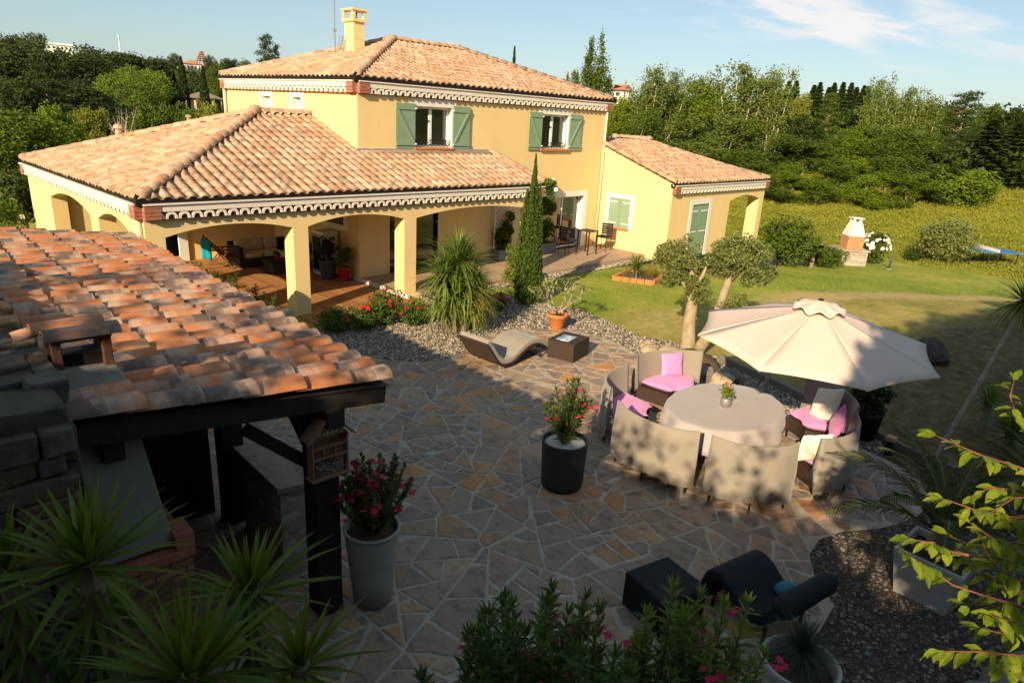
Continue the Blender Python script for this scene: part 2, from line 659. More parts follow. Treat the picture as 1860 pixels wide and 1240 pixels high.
def ground_np(x, y):
    dx, dy = x-CAM.x, y-CAM.y
    d = np.hypot(dx, dy)
    th = np.degrees(np.arctan2(dx, dy))
    # right-hand side: lawn dips, meadow rises
    right = np.interp(d, [0, 23, 34, 42, 46, 55, 64, 80, 120, 200, 400, 3000], [0, 0, -1.15, -1.5, -1.5, -.5, .6, 2.0, 4.0, 7, 12, 12])
    left = np.interp(d, [0, 26, 40, 60, 95, 140, 200, 270, 330, 500, 3000], [0, 0, -2.2, -2.6, -1.6, 1.5, 6.5, 11.5, 13.5, 12, 10])
    mid = np.interp(d, [0, 30, 60, 120, 220, 400, 3000], [0, 0, -1, 1.5, 6, 9, 9])
    thc = np.clip(th, -180, 180)
    wl = 1-sstep(24, 40, thc)
    wr = sstep(48, 62, thc)
    h = left*wl+right*wr+mid*(1-wl-wr)
    # gentle bumps away from the garden
    far = sstep(30, 60, d)
    h = h+far*(.5*np.sin(x*.11+1.3)*np.cos(y*.09)+.3*np.sin(x*.23+y*.19))
    far2 = sstep(120, 260, d)
    h = h+far2*(2.6*np.cos((th-12)*.32)+1.2*np.sin(th*.9+2))*wl
    # bank on which the photographer stands
    sd = poly_sd(BANK, x, y)
    h = h+3.0*sstep(0, 2.6, sd)+4*sstep(6, 18, sd)
    return h
# ================================================================== THE HOUSE
SL = .3403


def tile_slope(mb, O, U, Vd, L, H, u0f, u1f, pitch=.235, course=.35, amp=.058, lip=.026, rng=random):
    """corrugated tile field: O eave start, U along the eave, Vd up the slope (unit), u0f/u1f limits at height v"""
    O, U, Vd = Vector(O), Vector(U), Vector(Vd)
    N = U.cross(Vd)
    if N.z < 0:
        N = -N
    prof = [(0, 0), (.05, .45), (.17, .85), (.34, 1), (.51, .85), (.63, .45), (.68, 0), (.84, -.12), (1, 0)]
    nr = int(math.ceil(H/course))
    nc = int(math.ceil(L/pitch))
    for j in range(nr):
        v0, v1 = j*course, min((j+1)*course, H)+.03
        for i in range(nc):
            uc = (i+.5)*pitch
            a0, a1 = u0f((v0+v1)/2), u1f((v0+v1)/2)
            if uc < a0-pitch*.6 or uc > a1+pitch*.6:
                continue
            dz = rng.uniform(-.004, .006)
            dv = rng.uniform(-.012, .012)
            V = []
            for vv, dh in ((v0-.02+dv, lip), (v1, 0)):
                lo, hi = u0f(max(0, vv)), u1f(max(0, vv))
                for (t, h) in prof:
                    u = min(max(uc+(t-.5)*pitch, lo), hi)
                    V.append(O+U*u+Vd*vv+N*(h*amp+dh+dz))
            n = len(prof)
            for (t, h) in prof:   # lip underside
                u = min(max(uc+(t-.5)*pitch, u0f(v0)), u1f(v0))
                V.append(O+U*u+Vd*(v0-.02+dv)+N*(h*amp*.75+dz-.004))
            F = []
            for k in range(n-1):
                F.append((k, k+1, n+k+1, n+k))
                F.append((2*n+k, 2*n+k+1, k+1, k))
            mb.add(V, F, rng.random()*.97+.02)


def ridge_caps(mb, P, Q, r=.115, step=.38):
    P, Q = Vector(P), Vector(Q)
    d = Q-P
    L = d.length
    d.normalize()
    s = d.cross(Vector((0, 0, 1))).normalized()
    u = s.cross(d)
    n = max(1, int(round(L/step)))
    for i in range(n):
        a = P+d*(L*i/n-.03)
        b = P+d*(L*(i+1)/n+.03)
        ra, rb = r*1.12, r*.92
        V = []
        for (c, rr) in ((a, ra), (b, rb)):
            for k in range(9):
                t = -.15+(PI+.3)*k/8
                V.append(c+s*math.cos(t)*rr+u*(math.sin(t)*rr*.8+.03))
        F = [(k, k+1, 9+k+1, 9+k) for k in range(8)]+[tuple(range(8, -1, -1))]
        mb.add(V, F, random.random()*.97+.02)


def hip_roof(x0, x1, y0, y1, zg, house, tmat, sides=('front', 'left', 'right', 'back'), name='roof', verge_left=False):
    """four-sided tiled roof over the eave rectangle; returns roof object"""
    z = zg+.10
    Wd, D = x1-x0, y1-y0
    m = min(Wd, D)/2
    c = 1/math.sqrt(1+SL*SL)
    Hs = m/c
    mb = MB()
    cl = lambda a, b: (lambda v: a(v*c)), (lambda v: b(v*c))
    if 'front' in sides:
        f0 = (lambda v: 0.0) if verge_left else (lambda v: v*c)
        tile_slope(mb, (x0, y0, z), (1, 0, 0), (0, c, SL*c), Wd, Hs, f0, lambda v: Wd-v*c)
    if 'left' in sides:
        tile_slope(mb, (x0, y1, z), (0, -1, 0), (c, 0, SL*c), D, Hs, lambda v: v*c, lambda v: D-v*c)
    if 'right' in sides:
        tile_slope(mb, (x1, y0, z), (0, 1, 0), (-c, 0, SL*c), D, Hs, lambda v: v*c, lambda v: D-v*c)
    if 'back' in sides:
        tile_slope(mb, (x1, y1, z), (-1, 0, 0), (0, -c, SL*c), Wd, Hs, lambda v: v*c, lambda v: Wd-v*c if not verge_left else Wd, course=.5)
    ro = mb.build(name, tmat, house, smooth=True)
    zt = z+SL*m
    rc = MB()
    if D <= Wd:
        A, B = Vector((x0+m, y0+m, zt)), Vector((x1-m, y0+m, zt))
        if verge_left:
            A = Vector((x0, y0+m, zt))
    else:
        A, B = Vector((x0+m, y0+m, zt)), Vector((x0+m, y1-m, zt))
    dz = Vector((0, 0, .035))
    if 'left' in sides:
        ridge_caps(rc, Vector((x0+.05, y0+.05, z))+dz, A+dz)
        ridge_caps(rc, Vector((x0+.05, y1-.05, z))+dz, A+dz)
    if 'right' in sides:
        ridge_caps(rc, Vector((x1-.05, y0+.05, z))+dz, B+dz)
        ridge_caps(rc, Vector((x1-.05, y1-.05, z))+dz, B+dz)
    ridge_caps(rc, A+dz, B+dz)
    for P in (A, B):
        rc.superell((P.x, P.y, P.z+.07), .15, .15, .12, .8, .8, nu=10, nv=6)
    rc.build('ridge_tiles', tmat, ro, smooth=True)
    return ro


def gutter(P, Q, inward, house_part, ext0=0, ext1=0):
    """half-round dark gutter + fascia between P and Q"""
    P, Q, inn = Vector(P), Vector(Q), Vector(inward)
    d = (Q-P).normalized()
    P = P-d*ext0
    Q = Q+d*ext1
    prof = [(-.02, .10), (-.02, .03), (.01, 0), (.07, -.005), (.12, .02), (.14, .06), (.14, .12), (.125, .12), (.125, .06), (.10, .03), (.0, .03), (0, .10)]
    n = len(prof)
    V = []
    for E in (P, Q):
        for (a, b) in prof:
            V.append(E-inn*(a-.13)*1+Vector((0, 0, b)) if False else E+inn*(.12-a)+Vector((0, 0, b)))
    F = [(k, (k+1) % n, n+(k+1) % n, n+k) for k in range(n)]+[tuple(range(n)), tuple(range(2*n-1, n-1, -1))]
    house_part.add(V, F)


def genoise(mw, mr, P, Q, out, zb, pitch=.245, brick_ends=True):
    """plaster frieze with a row of half-round tile mouths; P..Q along the wall face at height zb"""
    P, Q, out = Vector(P), Vector(Q), Vector(out)
    d = (Q-P)
    L = d.length
    d.normalize()
    Z = Vector((0, 0, 1))
    # flat band above
    c = (P+Q)/2+Z*(zb+.235)+out*.06
    mw.obox(c, d, out, Z, L/2, .075, .065)
    # thin red course on top and bottom
    mw.obox((P+Q)/2+Z*(zb+.315)+out*.072, d, out, Z, L/2+.02, .098, .0145)
    mr.obox((P+Q)/2+Z*(zb+.012)+out*.02, d, out, Z, L/2, .04, .012)
    n = int(L/pitch)
    off = (L-n*pitch)/2
    for i in range(n):
        cc = P+d*(off+(i+.5)*pitch)+Z*(zb+.028)
        V = []
        for (o, hf) in ((.125, 1), (-.0, 1)):
            for rr in (.114, .070):
                for k in range(9):
                    a = PI*k/8
                    V.append(cc+out*o+d*math.cos(a)*rr+Z*math.sin(a)*rr*1.28)
        F = []
        for k in range(8):
            F.append((k, k+1, 9+k+1, 9+k))
            F.append((k, 18+k, 18+k+1, k+1))
            F.append((9+k, 9+k+1, 27+k+1, 27+k))
        mw.add(V, F)
    if brick_ends:
        for e, sgn in ((P, 1), (Q, -1)):
            for j in range(4):
                mr.obox(e+d*sgn*.14+Z*(zb+.055+j*.072)+out*.071, d, out, Z, .15, .078, .031)


def arcade(mb, P, d, out, thick, zt, openings, L, seg=20):
    """wall along d from P (outer face), with arched openings (u0, u1, zsill, spring, crown)"""
    P, d, out = Vector(P), Vector(d), Vector(out)
    Z = Vector((0, 0, 1))

    def col(u0, u1, a0, a1, zt=zt, z_below=None):
        V = []
        for o in (0, -thick):
            V += [P+d*u0+out*o+Z*a0, P+d*u1+out*o+Z*a1, P+d*u1+out*o+Z*zt, P+d*u0+out*o+Z*zt]
        mb.add(V, [(0, 1, 2, 3), (5, 4, 7, 6), (1, 0, 4, 5), (3, 2, 6, 7)], 0)
    u = 0
    for (u0, u1, zs, sp, cr) in openings:
        V = []
        for o in (0, -thick):
            V += [P+d*u+out*o, P+d*u0+out*o, P+d*u0+out*o+Z*zt, P+d*u+out*o+Z*zt]
        mb.add(V, [(0, 1, 2, 3), (5, 4, 7, 6), (1, 5, 6, 2), (4, 0, 3, 7), (3, 2, 6, 7)], 0)
        h = cr-sp
        w = (u1-u0)/2
        R = (w*w+h*h)/(2*h)
        zc = cr-R
        for i in range(seg):
            a, b = u0+(u1-u0)*i/seg, u0+(u1-u0)*(i+1)/seg
            za = zc+math.sqrt(max(0, R*R-(a-u0-w)**2))
            zb = zc+math.sqrt(max(0, R*R-(b-u0-w)**2))
            col(a, b, za, zb)
        if zs > 0:
            V = []
            for o in (0, -thick):
                V += [P+d*u0+out*o, P+d*u1+out*o, P+d*u1+out*o+Z*zs, P+d*u0+out*o+Z*zs]
            mb.add(V, [(0, 1, 2, 3), (5, 4, 7, 6), (3, 2, 6, 7)], 0)
        u = u1
    V = []
    for o in (0, -thick):
        V += [P+d*u+out*o, P+d*L+out*o, P+d*L+out*o+Z*zt, P+d*u+out*o+Z*zt]
    mb.add(V, [(0, 1, 2, 3), (5, 4, 7, 6), (1, 5, 6, 2), (4, 0, 3, 7), (3, 2, 6, 7)], 0)


def wall_holes(mb, P, d, out, L, z0, z1, holes, depth=.22):
    """flat wall face with rectangular holes and their reveals (u0,u1,z0,z1)"""
    P, d, out = Vector(P), Vector(d), Vector(out)
    us = sorted({0, L, *[h[0] for h in holes], *[h[1] for h in holes]})
    zs = sorted({z0, z1, *[h[2] for h in holes], *[h[3] for h in holes]})
    Z = Vector((0, 0, 1))
    for i in range(len(us)-1):
        for j in range(len(zs)-1):
            um, zm = (us[i]+us[i+1])/2, (zs[j]+zs[j+1])/2
            if any(h[0] < um < h[1] and h[2] < zm < h[3] for h in holes):
                continue
            mb.add([P+d*us[i]+Z*zs[j], P+d*us[i+1]+Z*zs[j], P+d*us[i+1]+Z*zs[j+1], P+d*us[i]+Z*zs[j+1]], [(0, 1, 2, 3)], 0)


house = thing('house', 'two-storey yellow house with terracotta tile roofs, green shutters and an arched porch', 'house', (6.28, 2.2, 0))
# ---- upper block walls
XU, YU, XU2, YU2, ZU = 6.28, 2.2, 17.18, 10.25, 5.06
mw = MB()
W1 = (8.17, 9.55, 3.73, 4.85)
W2 = (13.52, 14.92, 3.73, 4.85)
SD = (13.75, 16.13, .13, 2.05)
DK = (7.3, 9.1, .13, 2.1)
wall_holes(mw, (XU, YU, 0), (1, 0, 0), (0, -1, 0), XU2-XU, 0, ZU, [tuple((h[0]-XU, h[1]-XU, h[2], h[3])) for h in (W1, W2, SD, DK)])
LA = (7.02, 7.55, 4.40, 4.91)
LB = (5.12, 5.63, 4.40, 4.91)
wall_holes(mw, (XU, YU2, 0), (0, -1, 0), (-1, 0, 0), YU2-YU, 0, ZU, [(YU2-h[1], YU2-h[0], h[2], h[3]) for h in (LA, LB)])
mw.add([(XU2, YU, 0), (XU2, YU2, 0), (XU2, YU2, ZU), (XU2, YU, ZU)], [(0, 1, 2, 3)], 0)
mw.add([(XU, YU2, 0), (XU2, YU2, 0), (XU2, YU2, ZU), (XU, YU2, ZU)], [(3, 2, 1, 0)], 0)
mw.add([(XU, YU, ZU), (XU2, YU, ZU), (XU2, YU2, ZU), (XU, YU2, ZU)], [(0, 1, 2, 3)], 0)
mw.build('upper_wall', 'yellow_render', house)
hip_roof(6.18, 17.28, 2.10, 10.35, 5.392, house, 'roof_tile', name='upper_roof')

# ---- porch: front arcade, left arcade
mp = MB()
arcade(mp, (.1, .1, 0), (1, 0, 0), (0, -1, 0), .42, 2.46, [(.363, 3.08, 0, 2.09, 2.27), (3.45, 6.16, 0, 2.09, 2.28), (6.54, 10.9, 0, 2.09, 2.28)], 11.26)
arcade(mp, (.1, 9.3, 0), (0, -1, 0), (-1, 0, 0), .36, 2.46, [(9.3-7.06, 9.3-3.64, 0, 2.08, 2.33), (9.3-3.05, 9.3-1.02, 0, 2.08, 2.30)], 8.78)
mp.build('porch_wall', 'yellow_render', house)
mb_ = MB()
mb_.add([(.46, 7.2, 0), (2.72, 7.2, 0), (2.72, 7.2, 2.46), (.46, 7.2, 2.46)], [(0, 1, 2, 3)], 0)
mb_.add([(2.72, 7.2, 2.1), (3.2, 7.2, 2.1), (3.2, 7.2, 2.46), (2.72, 7.2, 2.46)], [(0, 1, 2, 3)], 0)
mb_.add([(3.2, 7.2, 0), (6.28, 7.2, 0), (6.28, 7.2, 2.46), (3.2, 7.2, 2.46)], [(0, 1, 2, 3)], 0)
mb_.add([(.46, 9.3, 0), (6.28, 9.3, 0), (6.28, 9.3, 2.46), (.46, 9.3, 2.46)], [(3, 2, 1, 0)], 0)
mb_.build('porch_back_wall', 'yellow_render', house)
dm = MB()
dm.box(2.6, 3.3, 7.35, 7.4, 0, 2.15)
dm.build('doorway', 'dark_inside', house)
dj = MB()
dj.box(3.2, 3.46, 7.12, 7.196, 0, 2.2)
dj.box(2.56, 2.72, 7.12, 7.196, 0, 2.2)
dj.box(2.56, 3.46, 7.125, 7.196, 2.201, 2.3)
dj.build('door_frame', 'white_render', house)
pc = MB()
pc.add([(.3, .3, 2.445), (11.2, .3, 2.445), (11.2, 2.2, 2.445), (.3, 2.2, 2.445)], [(3, 2, 1, 0)], 0)
pc.add([(.3, 2.2, 2.445), (6.28, 2.2, 2.445), (6.28, 7.2, 2.445), (.3, 7.2, 2.445)], [(3, 2, 1, 0)], 0)
pc.build('porch_ceiling', 'yellow_render', house)
# porch roof: three slopes meeting the upper block
z0 = 2.85
c_ = 1/math.sqrt(1+SL*SL)
pr = MB()
tile_slope(pr, (0, 0, z0), (1, 0, 0), (0, c_, SL*c_), 11.4, 4.62/c_, lambda v: v*c_, lambda v: (11.36-.10*v*c_) if v*c_ < 2.2 else 6.3)
tile_slope(pr, (0, 9.24, z0), (0, -1, 0), (c_, 0, SL*c_), 9.24, 4.62/c_, lambda v: v*c_, lambda v: 9.24-v*c_)
tile_slope(pr, (6.28, 9.24, z0), (-1, 0, 0), (0, -c_, SL*c_), 6.28, 4.62/c_, lambda v: 0, lambda v: 6.28-v*c_, course=.5)
pro = pr.build('porch_roof', 'roof_tile', house, smooth=True)
rc = MB()
AP = Vector((4.62, 4.62, z0+SL*4.62+.035))
ridge_caps(rc, (.05, .05, z0+.035), AP, .13)
ridge_caps(rc, (.05, 9.19, z0+.035), AP, .12)
ridge_caps(rc, AP, (6.28, 4.62, AP.z), .12)
rc.superell((AP.x, AP.y, AP.z+.06), .16, .16, .13, .8, .8, nu=10, nv=6)
rc.build('ridge_tiles', 'roof_tile', pro, smooth=True)
vt = MB()
ridge_caps(vt, (11.36, 0.02, z0+.05), (11.15, 2.15, z0+.03+SL*2.15), .10)
vt.build('verge_tiles', 'roof_tile', pro, smooth=True)
fl = MB()
fl.box(6.2, 11.16, 2.13, 2.196, z0+SL*2.1+.03, z0+SL*2.1+.12)
fl.build('flashing', 'zinc_pot', pro)
for (t, s) in ((.42, 1), (.72, .6)):
    vn = MB()
    p = Vector((.05, 9.19, z0)).lerp(AP, t)
    vn.lathe([(.09*s, 0), (.09*s, .2*s), (.15*s, .22*s), (.12*s, .30*s), (.02, .34*s)], (p.x, p.y, p.z+.08), 10)
    vn.build('vent_tile', 'roof_tile', pro)

# ---- wing
mg = MB()
WX, WX2, WY = 17.08, 24.41, -1.0
WS = (.72, 1.67, .93, 2.02)
zr = lambda y: 2.79+SL*(y+1.1)-.06
# left face as a sloping polygon with window hole, by columns
ys = [WY, WS[0], WS[1], YU]
for a, b in zip(ys[:-1], ys[1:]):
    if a == WS[0]:
        mg.add([(WX, a, 0), (WX, b, 0), (WX, b, WS[2]), (WX, a, WS[2])], [(3, 2, 1, 0)], 0)
        mg.add([(WX, a, WS[3]), (WX, b, WS[3]), (WX, b, zr(b)), (WX, a, zr(a))], [(3, 2, 1, 0)], 0)
    else:
        mg.add([(WX, a, 0), (WX, b, 0), (WX, b, zr(b)), (WX, a, zr(a))], [(3, 2, 1, 0)], 0)
WD = (18.61, 19.79, .0, 1.98)
wall_holes(mg, (WX, WY, 0), (1, 0, 0), (0, -1, 0), 21.42-WX, 0, 2.42, [(WD[0]-WX, WD[1]-WX, WD[2], WD[3])])
arcade(mg, (21.42, WY, 0), (1, 0, 0), (0, -1, 0), .4, 2.42, [(0.0, 2.58, 0, 1.98, 2.18)], 2.99)
arcade(mg, (WX2, WY+.4, 0), (0, 1, 0), (1, 0, 0), .4, 2.42, [(.1, 3.0, 0, 1.98, 2.18)], 8.6)
mg.add([(21.42, WY, 0), (21.42, 2.6, 0), (21.42, 2.6, 2.42), (21.42, WY, 2.42)], [(0, 1, 2, 3)], 0)
mg.add([(21.42, 2.6, 0), (24.1, 2.6, 0), (24.1, 2.6, 2.42), (21.42, 2.6, 2.42)], [(0, 1, 2, 3)], 0)
mg.add([(WX, 8.0, 0), (WX2, 8.0, 0), (WX2, 8.0, 2.42), (WX, 8.0, 2.42)], [(3, 2, 1, 0)], 0)
mg.add([(21.3, -.8, 2.4), (24.3, -.8, 2.4), (24.3, 2.6, 2.4), (21.3, 2.6, 2.4)], [(3, 2, 1, 0)], 0)
mg.build('wing_wall', 'yellow_render', house)
wr = hip_roof(16.96, 24.51, -1.10, 8.16, 2.69, house, 'roof_tile', ('front', 'right', 'back'), 'wing_roof', verge_left=True)
vt = MB()
ridge_caps(vt, (17.02, -1.08, 2.84), (17.02, 2.18, 2.84+SL*3.26), .11)
vt.build('verge_tiles', 'roof_tile', wr, smooth=True)

# ---- gutters, frieze
gt = MB()
gutter((-.0, 0, 2.73), (11.36, 0, 2.73), (0, 1, 0), gt, .02, .05)
gutter((0, 9.24, 2.73), (0, -.02, 2.73), (1, 0, 0), gt)
gutter((6.18, 2.10, 5.37), (17.28, 2.10, 5.37), (0, 1, 0), gt, .02, .02)
gutter((6.18, 10.35, 5.37), (6.18, 2.08, 5.37), (1, 0, 0), gt)
gutter((16.96, -1.10, 2.67), (24.51, -1.10, 2.67), (0, 1, 0), gt, 0, .02)
gutter((24.51, -1.12, 2.67), (24.51, 8.16, 2.67), (-1, 0, 0), gt)
for (x, y, z) in ((0, 0, 2.73), (6.18, 2.10, 5.37), (17.28, 2.10, 5.37)):
    gt.add([(x-.03, y-.03, z+.02), (x+.16, y-.03, z+.02), (x-.03, y+.16, z+.02), (x-.03, y-.03, z+.24), (x+.14, y-.03, z+.12), (x-.03, y+.14, z+.12)],
           [(0, 1, 4, 3), (2, 0, 3, 5), (1, 2, 5, 4), (3, 4, 5), (0, 2, 1)])
gt.build('gutter', 'gutter_brown', house)
gw, gr = MB(), MB()
genoise(gw, gr, (.1, .1, 0), (11.36, .1, 0), (0, -1, 0), 2.44)
genoise(gw, gr, (.1, 9.3, 0), (.1, .1, 0), (-1, 0, 0), 2.44)
genoise(gw, gr, (6.28, 2.2, 0), (17.18, 2.2, 0), (0, -1, 0), 5.06)
genoise(gw, gr, (6.28, 10.25, 0), (6.28, 2.2, 0), (-1, 0, 0), 5.06)
genoise(gw, gr, (17.08, -1.0, 0), (24.41, -1.0, 0), (0, -1, 0), 2.40)
gz = gw.build('cornice', 'genoise_white', house, smooth=False)
gr.build('brick_course', 'genoise_red', gz)
# downpipes
dp = MB()
dp.tube([(17.06, 2.09, 5.36), (17.06, 2.12, 5.2), (17.0, 2.13, 5.0), (16.98, 2.13, .14)], .045, 10)
dp.build('downpipe', 'cream_paint', house, smooth=True)
dp = MB()
dp.tube([(.05, .22, 2.72), (.05, .22, 2.4), (.045, .22, .0)], .045, 10)
dp.build('downpipe', 'cream_paint', house, smooth=True)
dp = MB()
dp.tube([(6.2, 10.1, 5.3), (6.2, 10.1, 4.1)], .045, 10)
dp.build('downpipe', 'cream_paint', house, smooth=True)


# ---- windows
def shutter_open(x0, x1, z0, z1, y, flip):
    o = MB()
    o.box(x0, x1, y-.035, y, z0, z1)
    sh = o.build('shutter', 'green_paint', house, bevel=.004)
    b = MB()
    bw = .085
    b.box(x0+.01, x1-.01, y-.06, y-.036, z1-.17, z1-.17+bw)
    b.box(x0+.01, x1-.01, y-.06, y-.036, z0+.09, z0+.09+bw)
    a, c2 = ((x0+.06, z1-.18), (x1-.06, z0+.18)) if not flip else ((x1-.06, z1-.18), (x0+.06, z0+.18))
    b.bar((a[0], y-.048, a[1]), (c2[0], y-.048, c2[1]), .024, .08, up=(0, 1, 0)) if False else b.obox(((a[0]+c2[0])/2, y-.048, (a[1]+c2[1])/2), Vector((c2[0]-a[0], 0, c2[1]-a[1])).normalized(), Vector((0, 1, 0)), Vector((c2[0]-a[0], 0, c2[1]-a[1])).normalized().cross(Vector((0, 1, 0))), math.hypot(c2[0]-a[0], c2[1]-a[1])/2, .012, .036)
    b.build('brace', 'green_paint', sh)
    for zz in (z1-.13, z0+.13):
        hg = MB()
        xe = x1 if not flip else x0
        hg.box(xe-.03, xe+.03, y-.075, y-.061, zz-.02, zz+.02)
        hg.build('hinge', 'white_paint', sh)


def window_front(h, y):
    x0, x1, z0, z1 = h
    s = MB()   # surround and reveal
    s.box(x0-.14, x1+.15, y-.012, y+.003, z1, z1+.22)
    s.box(x0-.14, x0, y-.012, y+.003, z0, z1)
    s.box(x1, x1+.15, y-.012, y+.003, z0, z1)
    s.add([(x0, y, z0), (x0, y+.24, z0), (x0, y+.24, z1), (x0, y, z1)], [(0, 1, 2, 3)])
    s.add([(x1, y, z0), (x1, y+.24, z0), (x1, y+.24, z1), (x1, y, z1)], [(3, 2, 1, 0)])
    s.add([(x0, y, z1), (x1, y, z1), (x1, y+.24, z1), (x0, y+.24, z1)], [(3, 2, 1, 0)])
    s.add([(x0, y, z0), (x1, y, z0), (x1, y+.24, z0), (x0, y+.24, z0)], [(0, 1, 2, 3)])
    win = s.build('window', 'white_render', house)
    f = MB()
    yy = y+.17
    t = .06
    xm = (x0+x1)/2
    f.box(x0+.002, x1-.002, yy, yy+.05, z0+.002, z0+t)
    f.box(x0+.002, x1-.002, yy, yy+.05, z1-t, z1-.002)
    f.box(x0+.002, x0+t, yy, yy+.05, z0+t, z1-t)
    f.box(x1-t, x1-.002, yy, yy+.05, z0+t, z1-t)
    f.box(xm-.055, xm+.055, yy-.012, yy+.045, z0+t, z1-t)
    f.build('frame', 'white_paint', win, bevel=.004)
    for a, b in ((x0+t, xm-.055), (xm+.055, x1-t)):
        g = MB()
        g.box(a, b, yy+.02, yy+.03, z0+t, z1-t)
        g.build('pane', 'pane_glass', win)
    sl = MB()
    sl.box(x0-.05, x1+.03, y-.10, y+.16, z0-.07, z0-.002)
    sl.build('sill', 'terracotta', win, bevel=.008)
    rl = MB()
    for zz in (z0+.05, z0+.2):
        rl.bar((x0+.01, y+.05, zz), (x1-.01, y+.05, zz), .016)
    n = 9
    for i in range(n+1):
        x = x0+.02+(x1-x0-.04)*i/n
        rl.bar((x, y+.05, z0+.05), (x, y+.05, z0+.2), .012)
        if i < n:
            xn = x0+.02+(x1-x0-.04)*(i+1)/n
            rl.bar((x, y+.05, z0+.05), (xn, y+.05, z0+.2), .009)
            rl.bar((xn, y+.05, z0+.05), (x, y+.05, z0+.2), .009)
    rl.build('railing', 'black_metal', win)
    # room behind
    bk = MB()
    bk.box(x0-.3, x1+.3, y+.6, y+.65, z0-.3, z1+.3)
    bk.build('dark_room', 'dark_inside', win)


window_front(W1, YU)
window_front(W2, YU)
shutter_open(7.48, 8.15, 3.69, 4.91, YU-.03, False)
shutter_open(9.56, 10.22, 3.69, 4.91, YU-.03, True)
shutter_open(12.86, 13.50, 3.69, 4.90, YU-.03, False)
shutter_open(14.94, 15.60, 3.69, 4.90, YU-.03, True)
for (y0, y1, z0_, z1_) in (LA, LB):
    s = MB()
    x = XU
    s.box(x-.012, x+.003, y0-.15, y0, z0_-.1, z1_)
    s.box(x-.012, x+.003, y1, y1+.15, z0_-.1, z1_)
    s.box(x-.012, x+.003, y0-.15, y1+.15, z1_+.001, z1_+.16)
    for (a, b) in ((y0, y0), (y1, y1)):
        s.add([(x, a, z0_), (x+.2, a, z0_), (x+.2, a, z1_), (x, a, z1_)], [(0, 1, 2, 3)])
    s.add([(x, y0, z1_), (x, y1, z1_), (x+.2, y1, z1_), (x+.2, y0, z1_)], [(0, 1, 2, 3)])
    win = s.build('window', 'white_render', house)
    p = MB()
    p.box(x+.15, x+.17, y0+.06, y1-.06, z0_, z1_-.06)
    p.build('pane', 'cream_paint', win)
    f = MB()
    f.box(x+.13, x+.18, y0, y0+.06, z0_, z1_)
    f.box(x+.13, x+.18, y1-.06, y1, z0_, z1_)
    f.box(x+.13, x+.18, y0+.06, y1-.06, z1_-.06, z1_)
    f.build('frame', 'white_paint', win)

# wing shutters (closed), with strap hinges
s = MB()
s.box(WX-.014, WX+.003, .55, WS[0], WS[2]-.06, 2.18)
s.box(WX-.014, WX+.003, WS[1], 1.83, WS[2]-.06, 2.18)
s.box(WX-.014, WX+.003, WS[0], WS[1], WS[3], 2.18)
win = s.build('window', 'white_render', house)
sh = MB()
sh.box(WX+.01, WX+.05, WS[0], 1.19, WS[2], WS[3])
sh.box(WX+.01, WX+.05, 1.20, WS[1], WS[2], WS[3])
so = sh.build('shutter', 'green_paint', win, bevel=.004)
hg = MB()
for zz in (WS[3]-.14, WS[2]+.16):
    hg.box(WX+.002, WX+.009, WS[0]+.02, WS[0]+.36, zz-.02, zz+.02)
    hg.box(WX+.002, WX+.009, WS[1]-.36, WS[1]-.02, zz-.02, zz+.02)
hg.build('strap_hinge', 'white_paint', win)
sl = MB()
sl.box(WX-.08, WX+.05, WS[0]-.03, WS[1]+.03, WS[2]-.062, WS[2]-.001)
sl.build('sill', 'terracotta', win, bevel=.008)
s = MB()
s.box(18.41, 18.61, WY-.014, WY+.003, 0, 2.16)
s.box(19.79, 19.99, WY-.014, WY+.003, 0, 2.16)
s.box(18.61, 19.79, WY-.014, WY+.003, 1.98, 2.16)
dr = s.build('door_surround', 'white_render', house)
for k, (a, b) in enumerate(((18.61, 19.195), (19.205, 19.79))):
    sh = MB()
    sh.box(a, b, WY+.03, WY+.07, .05, 1.98)
    so = sh.build('shutter', 'green_paint', dr, bevel=.004)
    hg = MB()
    for zz in (1.72, .95, .3):
        if k == 0:
            hg.box(a+.02, b-.12, WY+.018, WY+.0295, zz-.022, zz+.022)
        else:
            hg.box(a+.12, b-.02, WY+.018, WY+.0295, zz-.022, zz+.022)
    hg.build('strap_hinge', 'white_paint', dr)

# sliding glass door
x0, x1, zd0, zd1 = SD
s = MB()
s.box(x1, x1+.23, YU-.014, YU+.003, .13, zd1+.18)
s.box(x0-.2, x0, YU-.014, YU+.003, .13, zd1+.18)
s.box(x0, x1, YU-.014, YU+.003, zd1, zd1+.18)
s.add([(x1, YU, .13), (x1, YU+.26, .13), (x1, YU+.26, zd1), (x1, YU, zd1)], [(3, 2, 1, 0)])
s.add([(x0, YU, .13), (x0, YU+.26, .13), (x0, YU+.26, zd1), (x0, YU, zd1)], [(0, 1, 2, 3)])
s.add([(x0, YU, zd1), (x1, YU, zd1), (x1, YU+.26, zd1), (x0, YU+.26, zd1)], [(3, 2, 1, 0)])
sdoor = s.build('sliding_door', 'white_render', house)
f = MB()
yy = YU+.15
for (a, b, o) in ((x0, 15.12, 0), (15.05, x1, .06)):
    f.box(a, a+.06, yy+o, yy+o+.05, .14, zd1)
    f.box(b-.06, b, yy+o, yy+o+.05, .14, zd1)
    f.box(a+.06, b-.06, yy+o, yy+o+.05, .14, .21)
    f.box(a+.06, b-.06, yy+o, yy+o+.05, zd1-.06, zd1)
f.build('frame', 'white_paint', sdoor, bevel=.004)
for (a, b, o) in ((x0, 15.12, 0), (15.05, x1, .06)):
    g = MB()
    g.box(a+.06, b-.06, yy+o+.02, yy+o+.03, .21, zd1-.06)
    g.build('pane', 'pane_glass', sdoor)
bk = MB()
bk.box(x0-.3, x1+.3, YU+.6, YU+.65, 0, 2.4)
